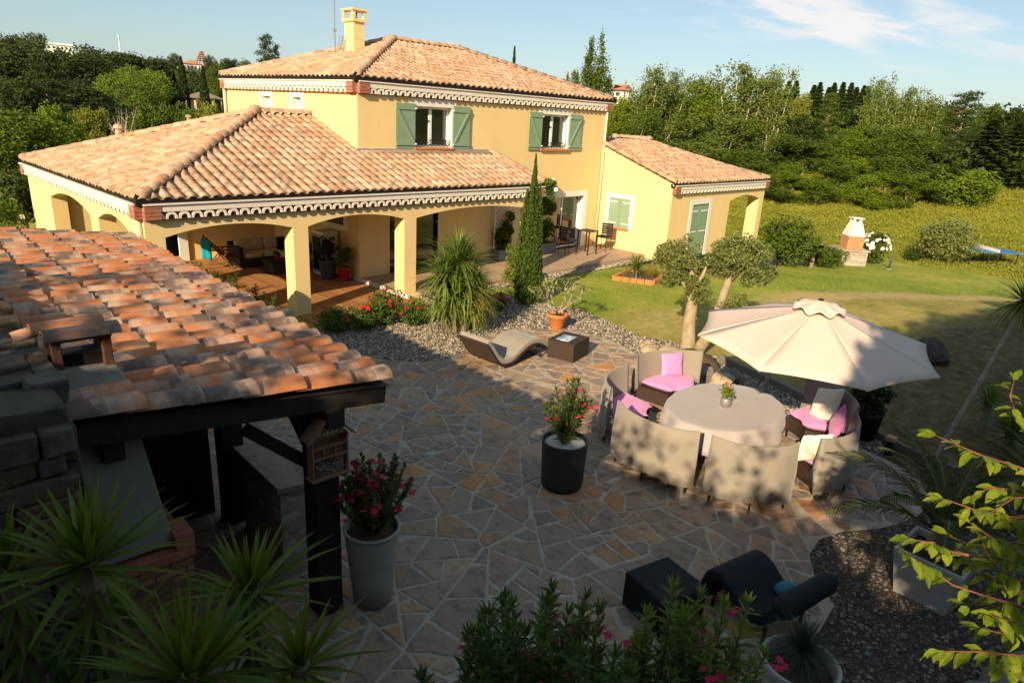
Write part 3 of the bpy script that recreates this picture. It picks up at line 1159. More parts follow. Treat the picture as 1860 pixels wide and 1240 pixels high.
bk.build('dark_room', 'dark_inside', sdoor)
# glazed door under the porch
x0, x1, zd0, zd1 = DK
f = MB()
for (a, b) in ((x0, (x0+x1)/2), ((x0+x1)/2, x1)):
    f.box(a, a+.06, YU+.1, YU+.15, .14, zd1)
    f.box(b-.06, b, YU+.1, YU+.15, .14, zd1)
    f.box(a+.06, b-.06, YU+.1, YU+.15, zd1-.06, zd1)
    f.box(a+.06, b-.06, YU+.1, YU+.15, .14, .2)
pd = f.build('porch_door', 'gutter_brown', house)
for (a, b) in ((x0, (x0+x1)/2), ((x0+x1)/2, x1)):
    g = MB()
    g.box(a+.06, b-.06, YU+.12, YU+.13, .2, zd1-.06)
    g.build('pane', 'pane_glass', pd)

# small white kitchen window high on the side wall inside the porch
s = MB()
s.box(6.24, 6.277, 2.75, 2.95, 1.35, 2.44)
s.box(6.24, 6.277, 3.9, 4.1, 1.35, 2.44)
s.box(6.24, 6.277, 2.95, 3.9, 1.35, 1.5)
win = s.build('window', 'white_render', house)
g = MB()
g.box(6.265, 6.277, 2.95, 3.9, 1.5, 2.42)
g.build('pane', 'pane_glass', win)

# ---- chimney on the upper roof
cx0, cx1, cy0, cy1 = 8.73, 9.13, 6.1, 6.62
m = MB()
m.box(cx0, cx1, cy0, cy1, 6.1, 7.28)
m.box(cx0-.008, cx1+.008, cy0-.008, cy1+.008, 6.78, 6.80)
ch = m.build('chimney', 'yellow_render', house)
k = MB()
k.box(cx0-.06, cx1+.06, cy0-.06, cy1+.06, 7.28, 7.36)
for (a, b) in ((cx0-.05, cy0-.05), (cx1-.06, cy0-.05), (cx0-.05, cy1-.06), (cx1-.06, cy1-.06)):
    k.box(a, a+.11, b, b+.11, 7.36, 7.60)
k.box(cx0-.09, cx1+.09, cy0-.09, cy1+.09, 7.60, 7.655)
k.build('chimney_cap', 'yellow_render', ch, bevel=.006)
k = MB()
k.lathe([(.03, 0), (.09, .2)], ((cx0+cx1)/2, (cy0+cy1)/2, 7.365), 12)
k.build('flue', 'black_metal', ch)
# aerial
a = MB()
az = 5.49+SL*(8.45-6.18)
a.tube([(8.45, 6.75, az), (8.45, 6.75, 9.2)], .022, 8)
a.box(8.40, 8.50, 6.70, 6.80, 6.98, 7.06)
ae = a.build('aerial', 'grey_metal', house)
a = MB()
for i in range(5):
    a.bar((8.45, 6.62-.03*i, 6.45+.09*i), (8.75, 6.62-.03*i, 6.45+.09*i), .012)
a.bar((8.6, 6.75, 6.42), (8.6, 6.5, 6.85), .015)
for x in (8.46, 8.6, 8.74):
    a.bar((x, 6.62, 6.42), (x, 6.48, 6.85), .01)
a.build('antenna_grid', 'grey_metal', ae)

# ---- deck (wood) and tiled terrace, parts of the setting
b = NB('deck_wood')
sep = b.n('ShaderNodeSeparateXYZ')
b.l(b.obj(), sep.inputs[0])
yy = b.math('MULTIPLY', sep.outputs['X'], 1/.12)
fr = b.math('FRACT', yy)
fl_ = b.math('FLOOR', yy)
wn = b.n('ShaderNodeTexWhiteNoise', noise_dimensions='1D')
b.l(fl_, wn.inputs['W'])
gr_ = b.noise(6, 5, .6, b.mapping(b.obj(), (6, .5, 1)))
col = b.ramp(b.math('ADD', b.math('MULTIPLY', wn.outputs['Value'], .6), b.math('MULTIPLY', gr_, .5)), [(.2, (.27, .12, .045)), (.5, (.36, .17, .06)), (.9, (.46, .24, .09))])
gap = b.math('LESS_THAN', fr, .06)
col = b.mix(gap, col, (.05, .025, .012))
b.principled(col, .65, b.bump(b.math('MULTIPLY', gap, -1), .6, .006), spec=.3)
MAT['deck_wood'] = b.m
d = MB()
d.prism([(3.2, 7.2), (3.2, -.95), (6.3, -.95), (6.3, 7.2)], -.05, .03)
d.build('deck_floor', 'deck_wood', label='brown plank deck under the arches', kind='structure')

b = NB('terrace_tile')
br = b.n('ShaderNodeTexBrick')
br.offset = 0
br.inputs['Scale'].default_value = 1
br.inputs['Brick Width'].default_value = .42
br.inputs['Row Height'].default_value = .42
br.inputs['Mortar Size'].default_value = .008
br.inputs['Color1'].default_value = (.44, .31, .21, 1)
br.inputs['Color2'].default_value = (.37, .26, .18, 1)
br.inputs['Mortar'].default_value = (.26, .20, .15, 1)
b.l(b.obj(), br.inputs['Vector'])
col = b.mix(b.math('MULTIPLY', b.noise(2.5, 5), .6), br.outputs['Color'], (.30, .22, .16))
b.principled(col, .75, spec=.3)
MAT['terrace_tile'] = b.m
d = MB()
d.prism([(6.3, 2.2), (6.3, .62), (6.64, -.12), (12, -.14), (17.07, -.16), (17.07, 2.2)], -.05, .13)
d.build('terrace_floor', 'terrace_tile', label='beige tiled terrace along the house front', kind='structure', bevel=.01)
d = MB()
d.box(6.22, 6.298, -.1, 2.6, .02, .125)
d.build('terrace_kerb', 'pale_pebble', kind='structure', label='pale step edge between deck and terrace')
d = MB()
d.box(.46, 2.2, .5, 7.2, -.06, .0)
d.box(21.5, 24.3, -.6, 2.5, .0, .04)
d.build('porch_floor', 'terrace_tile', kind='structure', label='tiled porch floor')
# ================================================================== LAND
def axis(lo, hi, near_lo, near_hi, step, grow=1.14):
    a = list(np.arange(near_lo, near_hi+1e-6, step))
    s = step
    x = near_hi
    while x < hi:
        s *= grow
        x += s
        a.append(x)
    s = step
    x = near_lo
    while x > lo:
        s *= grow
        x -= s
        a.insert(0, x)
    return np.array(a)


gx = axis(-1200, 2600, -14, 48, .6, 1.10)
gy = axis(-700, 2600, -24, 24, .6, 1.10)
GX, GY = np.meshgrid(gx, gy)
GZ = ground_np(GX.ravel(), GY.ravel()).reshape(GX.shape)
nx, ny = len(gx), len(gy)
V = np.stack([GX.ravel(), GY.ravel(), GZ.ravel()], 1)
idx = np.arange(nx*ny).reshape(ny, nx)
F = np.stack([idx[:-1, :-1].ravel(), idx[:-1, 1:].ravel(), idx[1:, 1:].ravel(), idx[1:, :-1].ravel()], 1)
m = MB()
m.addnp(V, F)
TRK_A, TRK_B = -.31, -1.4
b = NB('grassland')
pos = b.geo_pos()
n1 = b.noise(.35, 6, .62, pos)
n2 = b.noise(3.5, 5, .7, pos)
n3 = b.noise(26, 3, .7, pos)
n4 = b.noise(9, 4, .75, b.mapping(pos, (1, 2.4, 1), (0, 0, .3)))
f = b.math('ADD', b.math('MULTIPLY', n1, .42), b.math('ADD', b.math('MULTIPLY', n2, .25), b.math('ADD', b.math('MULTIPLY', n3, .20), b.math('MULTIPLY', n4, .22))))
lawn = b.ramp(f, [(.43, (.10, .155, .022)), (.50, (.19, .245, .034)), (.57, (.28, .295, .05)), (.66, (.42, .36, .11))])
dry = b.ramp(f, [(.43, (.17, .145, .035)), (.50, (.28, .225, .06)), (.57, (.38, .285, .10)), (.66, (.48, .36, .17))])
weedc = b.ramp(f, [(.34, (.17, .19, .024)), (.5, (.26, .255, .034)), (.66, (.34, .30, .05))])
hill = b.ramp(f, [(.34, (.045, .065, .014)), (.5, (.075, .10, .018)), (.66, (.13, .13, .03))])
sep = b.n('ShaderNodeSeparateXYZ')
b.l(pos, sep.inputs[0])
X_, Y_ = sep.outputs['X'], sep.outputs['Y']
# worn, dry band on the right-hand part of the lawn, with a bare wheel track along its upper edge
lineY = b.math('ADD', b.math('MULTIPLY', X_, TRK_A), TRK_B)
below = b.math('SUBTRACT', lineY, Y_)          # positive toward the dry side
below_n = b.math('ADD', below, b.math('MULTIPLY', b.math('SUBTRACT', n1, .5), 3.2))
dm_ = b.n('ShaderNodeMapRange', interpolation_type='SMOOTHSTEP')
b.l(below_n, dm_.inputs['Value'])
dm_.inputs['From Min'].default_value = -1.2
dm_.inputs['From Max'].default_value = .8
patch = b.math('MULTIPLY', dm_.outputs[0], b.math('ADD', b.math('MULTIPLY', b.math('SUBTRACT', n2, .40), 4.0), .48), clamp=True)
col = b.mix(b.math('MULTIPLY', patch, .95), lawn, dry)
tr = b.math('ABSOLUTE', b.math('ADD', below, b.math('MULTIPLY', b.math('SUBTRACT', n1, .5), 1.1)))
tm = b.n('ShaderNodeMapRange', interpolation_type='SMOOTHSTEP')
b.l(tr, tm.inputs['Value'])
tm.inputs['From Min'].default_value = .9
tm.inputs['From Max'].default_value = .2
tx = b.n('ShaderNodeMapRange', interpolation_type='SMOOTHSTEP')
b.l(X_, tx.inputs['Value'])
tx.inputs['From Min'].default_value = 12
tx.inputs['From Max'].default_value = 18
track = b.math('MULTIPLY', b.math('MULTIPLY', tm.outputs[0], tx.outputs[0]), b.math('MULTIPLY', n2, 1.9), clamp=True)
col = b.mix(b.math('MULTIPLY', track, .9, clamp=True), col, (.50, .35, .18))
# bare brown earth and leaf litter right of the parasol, tree shade painted in
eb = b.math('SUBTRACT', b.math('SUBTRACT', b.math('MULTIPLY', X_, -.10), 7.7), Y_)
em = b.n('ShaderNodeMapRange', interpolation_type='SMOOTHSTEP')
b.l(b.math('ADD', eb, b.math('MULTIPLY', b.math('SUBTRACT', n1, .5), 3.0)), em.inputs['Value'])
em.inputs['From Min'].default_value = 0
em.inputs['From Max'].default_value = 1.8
litter_shade = b.ramp(n2, [(.3, (.045, .03, .016)), (.5, (.10, .068, .034)), (.62, (.17, .12, .055)), (.75, (.10, .10, .03))])
col = b.mix(b.math('MULTIPLY', em.outputs[0], .9), col, litter_shade)
# meadow beyond the lawn, wooded hill further out
dd = b.n('ShaderNodeVectorMath', operation='DISTANCE')
b.l(pos, dd.inputs[0])
dd.inputs[1].default_value = (0, -10, 0)
mr = b.n('ShaderNodeMapRange', interpolation_type='SMOOTHSTEP')
b.l(b.math('ADD', dd.outputs['Value'], b.math('MULTIPLY', b.math('SUBTRACT', n1, .5), 5)), mr.inputs['Value'])
mr.inputs['From Min'].default_value = 40.5
mr.inputs['From Max'].default_value = 43
col = b.mix(mr.outputs[0], col, weedc)
hr = b.n('ShaderNodeMapRange', interpolation_type='SMOOTHSTEP')
b.l(dd.outputs['Value'], hr.inputs['Value'])
hr.inputs['From Min'].default_value = 62
hr.inputs['From Max'].default_value = 75
col = b.mix(hr.outputs[0], col, hill)
# soil of the bank
sd = b.n('ShaderNodeMapRange', interpolation_type='SMOOTHSTEP')
b.l(b.math('ADD', Y_, b.math('MULTIPLY', X_, .35)), sd.inputs['Value'])
sd.inputs['From Min'].default_value = -10.6
sd.inputs['From Max'].default_value = -12.0
cl = b.math('LESS_THAN', dd.outputs['Value'], 9.5)
col = b.mix(b.math('MULTIPLY', sd.outputs[0], cl), col, b.ramp(n2, [(.3, (.04, .03, .02)), (.7, (.10, .075, .05))]))
b.principled(col, .95, b.bump(b.math('ADD', n2, b.math('MULTIPLY', n3, .6)), .6, .05), spec=.1)
MAT['grassland'] = b.m
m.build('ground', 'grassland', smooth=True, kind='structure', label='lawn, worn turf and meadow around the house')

# ------------------------------------------------------------------ stone patio
PATIO = [(3.02, -1.61), (2.80, -2.2), (2.85, -2.9), (3.10, -3.5), (3.6, -4.05), (4.2, -4.2), (4.75, -4.05), (5.3, -3.72), (5.9, -3.5), (6.6, -3.55), (7.3, -3.95), (7.75, -4.5), (7.93, -5.2), (7.8, -5.85),
         (7.5, -6.45), (7.15, -7.1), (6.95, -7.9), (6.85, -8.7), (6.8, -9.6), (6.75, -10.5), (6.7, -11.4), (6.55, -11.97), (6.2, -12.36), (5.75, -12.55), (5.1, -12.53), (4.5, -12.30), (4.0, -11.98), (3.6, -11.86), (3.2, -11.90),
         (2.85, -12.1), (2.5, -12.45), (1.9, -12.5), (1.2, -12.35), (.3, -12.6), (-.8, -12.9), (-1.9, -12.0), (-2.5, -10.6), (-3.1, -9.7), (-4.4, -9.5), (-4.4, -.6), (2.4, -.8), (3.0, -1.2)]


def clip_half(poly, p, n):
    """keep side where (x-p).n <= 0"""
    out = []
    k = len(poly)
    for i in range(k):
        a, c = poly[i], poly[(i+1) % k]
        da = (a[0]-p[0])*n[0]+(a[1]-p[1])*n[1]
        dc = (c[0]-p[0])*n[0]+(c[1]-p[1])*n[1]
        if da <= 0:
            out.append(a)
        if da*dc < 0:
            t = da/(da-dc)
            out.append((a[0]+(c[0]-a[0])*t, a[1]+(c[1]-a[1])*t))
    return out


rng = np.random.default_rng(11)


def parea(p):
    p = np.array(p)
    x, y = p[:, 0], p[:, 1]
    return .5*abs(np.dot(x, np.roll(y, -1))-np.dot(y, np.roll(x, -1)))


def split_stone(poly, out, depth=0):
    A = parea(poly)
    P = np.array(poly)
    c = P.mean(0)
    q = P-c
    ev, evec = np.linalg.eigh(q.T @ q)
    asp = math.sqrt(max(ev[1], 1e-9)/max(ev[0], 1e-9))
    stop = (A < .29 and rng.random() < .40) or (A < .18 and rng.random() < .7) or A < .07
    if stop and asp < 2.3:
        out.append(poly)
        return
    n = evec[:, 1]
    th = rng.normal()*.27
    if rng.random() < .10:
        th += .7
    n = np.array((n[0]*math.cos(th)-n[1]*math.sin(th), n[0]*math.sin(th)+n[1]*math.cos(th)))
    ext = (q @ n)
    p = c+n*rng.normal()*.13*(ext.max()-ext.min())
    for sg in (1, -1):
        h = clip_half(poly, p, n*sg)
        if len(h) >= 3 and parea(h) > .004:
            split_stone(h, out, depth+1)


big = []
gs_ = []
tries = 0
while tries < 3000:
    tries += 1
    x, y = rng.uniform(-4.7, 8.4), rng.uniform(-13.2, -.3)
    if all((sx-x)**2+(sy-y)**2 > 1.05**2 for sx, sy in gs_):
        gs_.append((x, y))
GS = np.array(gs_)
cells = []
for i in range(len(GS)):
    poly = [(GS[i, 0]+2.2*math.cos(t), GS[i, 1]+2.2*math.sin(t)) for t in np.linspace(0, 2*PI, 13)[:-1]]
    d2 = ((GS-GS[i])**2).sum(1)
    for j in np.argsort(d2)[1:18]:
        n = (GS[j]-GS[i])/math.sqrt(d2[j])
        poly = clip_half(poly, (GS[i]+GS[j])/2, n)
        if len(poly) < 3:
            break
    if len(poly) >= 3:
        split_stone(poly, cells)
mst = MB()
for poly in cells:
    cen = np.mean(poly, axis=0)
    sdc = float(poly_sd(PATIO, np.array([cen[0]]), np.array([cen[1]]))[0])
    if sdc < .04:
        continue
    # mortar joint: pull every edge in
    src = np.array(poly)
    for a in range(len(src)):
        A_, B_ = src[a], src[(a+1) % len(src)]
        e = B_-A_
        L_ = math.hypot(*e)
        if L_ < 1e-5:
            continue
        n = np.array((e[1], -e[0]))/L_
        if np.dot(cen-A_, n) > 0:
            n = -n
        poly = clip_half(poly, A_-n*rng.uniform(.011, .025), n)
        if len(poly) < 3:
            break
    if len(poly) < 3 or parea(poly) < .006:
        continue
    # knock off a corner here and there
    if rng.random() < .35:
        P_ = np.array(poly)
        k_ = rng.integers(len(P_))
        v_ = P_[k_]-P_.mean(0)
        r_ = math.hypot(*v_)
        if r_ > .12:
            th = rng.normal()*.5
            n = v_/r_
            n = np.array((n[0]*math.cos(th)-n[1]*math.sin(th), n[0]*math.sin(th)+n[1]*math.cos(th)))
            poly = clip_half(poly, P_[k_]-n*rng.uniform(.015, .06), n)
    if sdc < .8:   # trim to the patio edge
        for a in range(len(PATIO)):
            A_, B_ = np.array(PATIO[a]), np.array(PATIO[(a+1) % len(PATIO)])
            e = B_-A_
            t = np.clip(((cen-A_) @ e)/(e @ e), 0, 1)
            q_ = A_+e*t
            dv = q_-cen
            dl = math.hypot(*dv)
            if 1e-6 < dl < .8:
                n = dv/dl
                poly = clip_half(poly, q_-n*.012, n)
                if len(poly) < 3:
                    break
    if len(poly) < 3 or parea(poly) < .004:
        continue
    # drop tiny edges, roughen
    c = np.mean(poly, axis=0)
    pl = []
    for a in range(len(poly)):
        p, q = np.array(poly[a]), np.array(poly[(a+1) % len(poly)])
        if np.hypot(*(q-p)) < .03:
            continue
        pl.append(p)
        k = int(np.hypot(*(q-p))/.07)
        for s_ in range(1, k):
            mm = p+(q-p)*s_/k
            dd_ = (c-mm)/np.hypot(*(c-mm))
            pl.append(mm+dd_*rng.normal()*.0075)
    if len(pl) < 3:
        continue
    k = len(pl)
    z = .020+rng.uniform(-.003, .004)
    tx, ty = rng.normal()*.008, rng.normal()*.008
    V = [(p[0], p[1], .004) for p in pl]
    for s_, zz in ((0, z-.006), (.012, z)):
        for p in pl:
            d_ = c-p
            d_ = d_/max(1e-6, np.hypot(*d_))*s_
            V.append((p[0]+d_[0], p[1]+d_[1], zz+(p[0]-c[0])*tx+(p[1]-c[1])*ty))
    Fc = []
    for lay in (0, 1):
        for a in range(k):
            bq = (a+1) % k
            Fc.append((lay*k+a, lay*k+bq, (lay+1)*k+bq, (lay+1)*k+a))
    Fc.append(tuple(2*k+a for a in range(k)))
    mst.add(V, Fc, float(rng.random())*.98+.01)
b = NB('flagstone')
r = b.attr('rnd')
col = b.ramp(r, [(0, (.22, .165, .125)), (.16, (.31, .22, .155)), (.28, (.245, .185, .16)), (.42, (.36, .26, .175)), (.52, (.28, .205, .165)), (.62, (.42, .225, .095)), (.70, (.25, .19, .155)), (.80, (.42, .285, .165)), (.90, (.50, .215, .06)), (1, (.27, .20, .15))])
w = b.math('MULTIPLY', r, 97)
v1 = b.noise(2.2, 4, .6, b.mapping(b.obj(), (1, 2.2, 1), (0, 0, .5)), '4D', w)
col = b.mix(b.ramp(v1, [(.52, (0, 0, 0)), (.68, (.8, .8, .8))]), col, (.38, .225, .11))
v2 = b.noise(4.5, 6, .7, b.mapping(b.obj(), (1.6, 1, 1), (0, 0, -.4)), '4D', b.math('MULTIPLY', r, 211))
col = b.mix(b.ramp(v2, [(.50, (0, 0, 0)), (.64, (.8, .8, .8))]), col, (.13, .105, .10))
v3 = b.noise(19, 4, .7)
col = b.mix(b.ramp(v3, [(.55, (0, 0, 0)), (.75, (.55, .55, .55))]), col, (.42, .36, .30))
b.principled(col, .72, b.bump(b.math('ADD', b.noise(14, 6, .7), b.math('MULTIPLY', v2, 1.2)), .5, .008), spec=.3)
MAT['flagstone'] = b.m
b = NB('mortar')
col = b.ramp(b.noise(5, 6, .65), [(.3, (.33, .28, .215)), (.55, (.42, .36, .28)), (.75, (.50, .43, .34))])
b.principled(col, .95, b.bump(b.noise(60, 4, .7), .5, .006), spec=.1)
MAT['mortar'] = b.m
pt = thing('patio', 'crazy-paved stone terrace with pale mortar joints in the foreground', 'patio', (3, -8, 0))
pt['kind'] = 'structure'
mm = MB()
mm.add([(p[0], p[1], .012) for p in PATIO], [tuple(range(len(PATIO)))], 0)
mo = mm.build('mortar', 'mortar', pt)
mst.build('flagstones', 'flagstone', pt)

# ------------------------------------------------------------------ gravel beds
GRAVEL = {
    'border': [(2.3, -.9), (3.3, -.98), (6.25, -.98), (6.6, -.2), (8.0, -.6), (8.9, -1.3), (9.0, -2.6), (9.35, -3.4), (9.1, -4.5), (8.75, -5.6), (9.0, -6.3), (9.05, -7.1), (8.75, -8.1), (8.0, -10.05), (7.15, -11.95), (6.9, -13.2), (5.4, -13.9),
               (3.6, -14.3), (1.4, -14.2), (.2, -13.2), (.2, -12.3), (2.5, -12.2), (3.5, -11.6), (4.5, -11.9), (6.3, -11.9), (6.5, -9), (7.2, -6.3), (7.6, -5), (6.6, -3.9), (5.3, -3.9), (4.3, -4.4), (3.4, -4.2), (2.6, -2.8), (2.6, -1.8), (2.2, -1.2)],
    'terrace': [(6.62, -.62), (6.62, -.12), (17.05, -.17), (17.05, -.60), (12, -.55)],
    'strip': [(2.3, .5), (3.19, .5), (3.19, 6.2), (2.3, 6.2)],
}
b = NB('gravel_bed')
vor = b.n('ShaderNodeTexVoronoi')
vor.inputs['Scale'].default_value = 26
b.l(b.obj(), vor.inputs['Vector'])
sepc = b.n('ShaderNodeSeparateColor')
b.l(vor.outputs['Color'], sepc.inputs[0])
col = b.ramp(sepc.outputs[0], [(0, (.16, .135, .105)), (.35, (.28, .24, .19)), (.65, (.38, .33, .27)), (1, (.50, .46, .40))])
col = b.mix(b.ramp(vor.outputs['Distance'], [(.25, (0, 0, 0)), (.6, (1, 1, 1))]), col, (.06, .05, .04))
b.principled(col, .9, b.bump(b.math('MULTIPLY', vor.outputs['Distance'], -1), 1, .02), spec=.15)
MAT['gravel_bed'] = b.m
b = NB('pebble')
col = b.ramp(b.island(), [(0, (.17, .14, .10)), (.25, (.28, .235, .17)), (.5, (.38, .32, .24)), (.72, (.45, .38, .29)), (.9, (.56, .50, .41)), (1, (.32, .21, .12))])
b.principled(col, .85, b.bump(b.noise(60, 3), .2, .003), spec=.25)
MAT['pebble'] = b.m
gm = MB()
for k, poly in GRAVEL.items():
    gm.add([(p[0], p[1], .006) for p in poly], [tuple(range(len(poly)))], 0)
gm.build('gravel_bed', 'gravel_bed', kind='structure', label='pale gravel beds around the stone terrace')
t_ = (1+5**.5)/2
ICO = unit(np.array([(-1, t_, 0), (1, t_, 0), (-1, -t_, 0), (1, -t_, 0), (0, -1, t_), (0, 1, t_), (0, -1, -t_), (0, 1, -t_), (t_, 0, -1), (t_, 0, 1), (-t_, 0, -1), (-t_, 0, 1)], float))
ICF = np.array([(0, 11, 5), (0, 5, 1), (0, 1, 7), (0, 7, 10), (0, 10, 11), (1, 5, 9), (5, 11, 4), (11, 10, 2), (10, 7, 6), (7, 1, 8), (3, 9, 4), (3, 4, 2), (3, 2, 6), (3, 6, 8), (3, 8, 9), (4, 9, 5), (2, 4, 11), (6, 2, 10), (8, 6, 7), (9, 8, 1)])


def pebbles(P, R, rng):
    n = len(P)
    sc = R[:, None]*np.stack([.8+.6*rng.random(n), .7+.5*rng.random(n), .45+.3*rng.random(n)], 1)
    a = rng.random(n)*2*PI
    V = ICO[None]*sc[:, None, :]*(1+.18*rng.normal(size=(n, 12, 1)))
    x = V[..., 0]*np.cos(a)[:, None]-V[..., 1]*np.sin(a)[:, None]
    y = V[..., 0]*np.sin(a)[:, None]+V[..., 1]*np.cos(a)[:, None]
    V = np.stack([x, y, V[..., 2]], -1)+P[:, None, :]
    F = (ICF[None]+np.arange(n)[:, None, None]*12).reshape(-1, 3)
    return V.reshape(-1, 3), F


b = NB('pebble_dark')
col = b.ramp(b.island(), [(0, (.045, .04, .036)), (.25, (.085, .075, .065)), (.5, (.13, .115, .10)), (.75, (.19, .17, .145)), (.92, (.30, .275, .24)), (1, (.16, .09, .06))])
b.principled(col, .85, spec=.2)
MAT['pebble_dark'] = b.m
pb, pbd = MB(), MB()
rng = np.random.default_rng(5)
for k, poly in GRAVEL.items():
    A = np.array(poly)
    area = (A[:, 0].max()-A[:, 0].min())*(A[:, 1].max()-A[:, 1].min())
    n = int(area*(900 if k == 'border' else 260))
    x = rng.uniform(A[:, 0].min(), A[:, 0].max(), n)
    y = rng.uniform(A[:, 1].min(), A[:, 1].max(), n)
    ok = poly_sd(poly, x, y) > .015
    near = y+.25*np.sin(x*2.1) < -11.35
    if k == 'border':
        ok &= poly_sd(PATIO, x, y) < -.01
        ok &= near | (rng.random(n) < .5)
    x, y, near = x[ok], y[ok], near[ok]
    R = .010+.018*rng.random(len(x))**2
    if k == 'terrace':
        R *= 1.6
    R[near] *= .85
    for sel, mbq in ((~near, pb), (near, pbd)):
        if sel.any():
            V, F = pebbles(np.stack([x[sel], y[sel], .008+R[sel]*.25], 1), R[sel], rng)
            mbq.addnp(V, F)
pb.build('gravel', 'pebble', kind='stuff', label='loose pale pebbles covering the beds around the patio')
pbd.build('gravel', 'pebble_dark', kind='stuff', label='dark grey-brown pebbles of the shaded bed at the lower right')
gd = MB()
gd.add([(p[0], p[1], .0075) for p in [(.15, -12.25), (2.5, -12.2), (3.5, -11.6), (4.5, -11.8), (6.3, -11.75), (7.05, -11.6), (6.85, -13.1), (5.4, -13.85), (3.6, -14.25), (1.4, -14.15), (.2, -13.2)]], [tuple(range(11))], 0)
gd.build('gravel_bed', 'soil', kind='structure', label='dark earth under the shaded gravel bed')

# ------------------------------------------------------------------ grass blades
def blades(x, y, z, h, w, rng, lean=.5):
    n = len(x)
    a = rng.random(n)*2*PI
    d = np.stack([np.cos(a), np.sin(a), np.zeros(n)], 1)
    s = np.stack([-np.sin(a), np.cos(a), np.zeros(n)], 1)
    P = np.stack([x, y, z], 1)
    H = (h*(.5+rng.random(n)))[:, None]
    ln = (lean*rng.random(n))[:, None]*H
    up = np.array([0, 0, 1.])
    V = np.empty((n, 4, 3))
    V[:, 0] = P-s*w/2
    V[:, 1] = P+s*w/2
    V[:, 2] = P+d*ln*.35+up*H*.6+s*w*.4
    V[:, 3] = P+d*ln+up*H
    return V.reshape(-1, 3), np.arange(4*n).reshape(n, 4)


rng = np.random.default_rng(3)
n = 110000
dist = 11+24*rng.random(n)**1.3
az = np.radians(rng.uniform(38, 86, n))
x, y = CAM.x+dist*np.sin(az), CAM.y+dist*np.cos(az)
ok = (poly_sd(GRAVEL['border'], x, y) < -.05) & (poly_sd(PATIO, x, y) < -.05) & ~((y > -.65) & (x < 25)) & ~((x > 17) & (x < 24.6) & (y > -1.05))
x, y = x[ok], y[ok]
dr = np.clip((TRK_A*x+TRK_B-y+1)/2.0, 0, 1)
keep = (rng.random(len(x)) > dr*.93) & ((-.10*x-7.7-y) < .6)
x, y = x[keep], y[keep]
V, F = blades(x, y, ground_np(x, y)-.005, .040, .012, rng, .9)
g = MB()
g.addnp(V, F)
g.build('grass', 'lawn_blade', kind='stuff', label='short grass of the lawn beside the patio')
n = 60000
dist = 40.5+26*rng.random(n)**1.2
az = np.radians(rng.uniform(58, 88, n))
x, y = CAM.x+dist*np.sin(az), CAM.y+dist*np.cos(az)
hh = .42+.28*np.sin(x*.55+2*np.sin(y*.4))*np.cos(y*.5)+.15*np.sin(x*1.7+y)
edge = np.clip((dist-40)/7, .06, 1)
V, F = blades(x, y, ground_np(x, y)-.03, .42, .03, rng, .35)
V = V.reshape(-1, 4, 3)
zb = V[:, 0, 2].copy()
V[:, 2:, 2] = zb[:, None]+(V[:, 2:, 2]-zb[:, None])*(np.clip(hh, .2, 1.1)*edge)[:, None]
g = MB()
g.addnp(V.reshape(-1, 3), F)
# broad weed leaves amongst the stalks
n = 90000
dist = 41+24*rng.random(n)**1.1
az = np.radians(rng.uniform(58, 88, n))
x, y = CAM.x+dist*np.sin(az), CAM.y+dist*np.cos(az)
hh = np.clip(.48+.3*np.sin(x*.55+2*np.sin(y*.4))*np.cos(y*.5)+.2*np.sin(x*1.7+y), .1, 1)
V, F = cards(np.stack([x, y, ground_np(x, y)+hh*rng.random(n)*np.clip((dist-40)/7, .04, 1)*.6], 1), .13, .5, rng)
g.addnp(V, F)
g.build('tall_weeds', 'weed', kind='stuff', label='tall yellow-green weeds of the meadow beyond the lawn')
# ================================================================== PLANT BUILDERS
def strap(mb, base, az, el, L, w, droop, seg=5, fold=0.0, taper=.0, r=None):
    p = Vector(base)
    V = []
    hz = Vector((math.cos(az), math.sin(az), 0))
    side = Vector((-math.sin(az), math.cos(az), 0))
    for i in range(seg+1):
        t = i/seg
        e = el-droop*t*t*1.0
        wd = w*(.55+.9*t if t < .35 else (1-t)/.65*.86+.01)*.5 if not taper else w*.5*(1-t**1.6*.97)
        nrm = (hz*-math.sin(e)+Vector((0, 0, 1))*math.cos(e))
        if fold:
            V += [p-side*wd+nrm*wd*fold, p, p+side*wd+nrm*wd*fold]
        else:
            V += [p-side*wd, p+side*wd]
        if i < seg:
            e2 = el-droop*((i+.5)/seg)**2
            p = p+(hz*math.cos(e2)+Vector((0, 0, 1))*math.sin(e2))*(L/seg)
    F = []
    k = 3 if fold else 2
    for i in range(seg):
        for j in range(k-1):
            F.append((i*k+j, i*k+j+1, (i+1)*k+j+1, (i+1)*k+j))
    mb.add(V, F, r or 0)


def rosette(mb, c, n, L, w, e0, e1, droop, rnd, seg=5, fold=0, start=.04, taper=0):
    c = Vector(c)
    for i in range(n):
        az = i*2.39996+rnd.uniform(-.25, .25)
        t = (i+.5)/n
        el = e1+(e0-e1)*t+rnd.uniform(-.12, .12)
        b = c+Vector((math.cos(az), math.sin(az), 0))*start*(1-t)+Vector((0, 0, rnd.uniform(-.5, .5)*start))
        strap(mb, b, az, el, L*rnd.uniform(.75, 1.08)*(1-.25*t), w*rnd.uniform(.8, 1.15), droop*(1.15-.6*t)*rnd.uniform(.7, 1.3), seg, fold, taper)


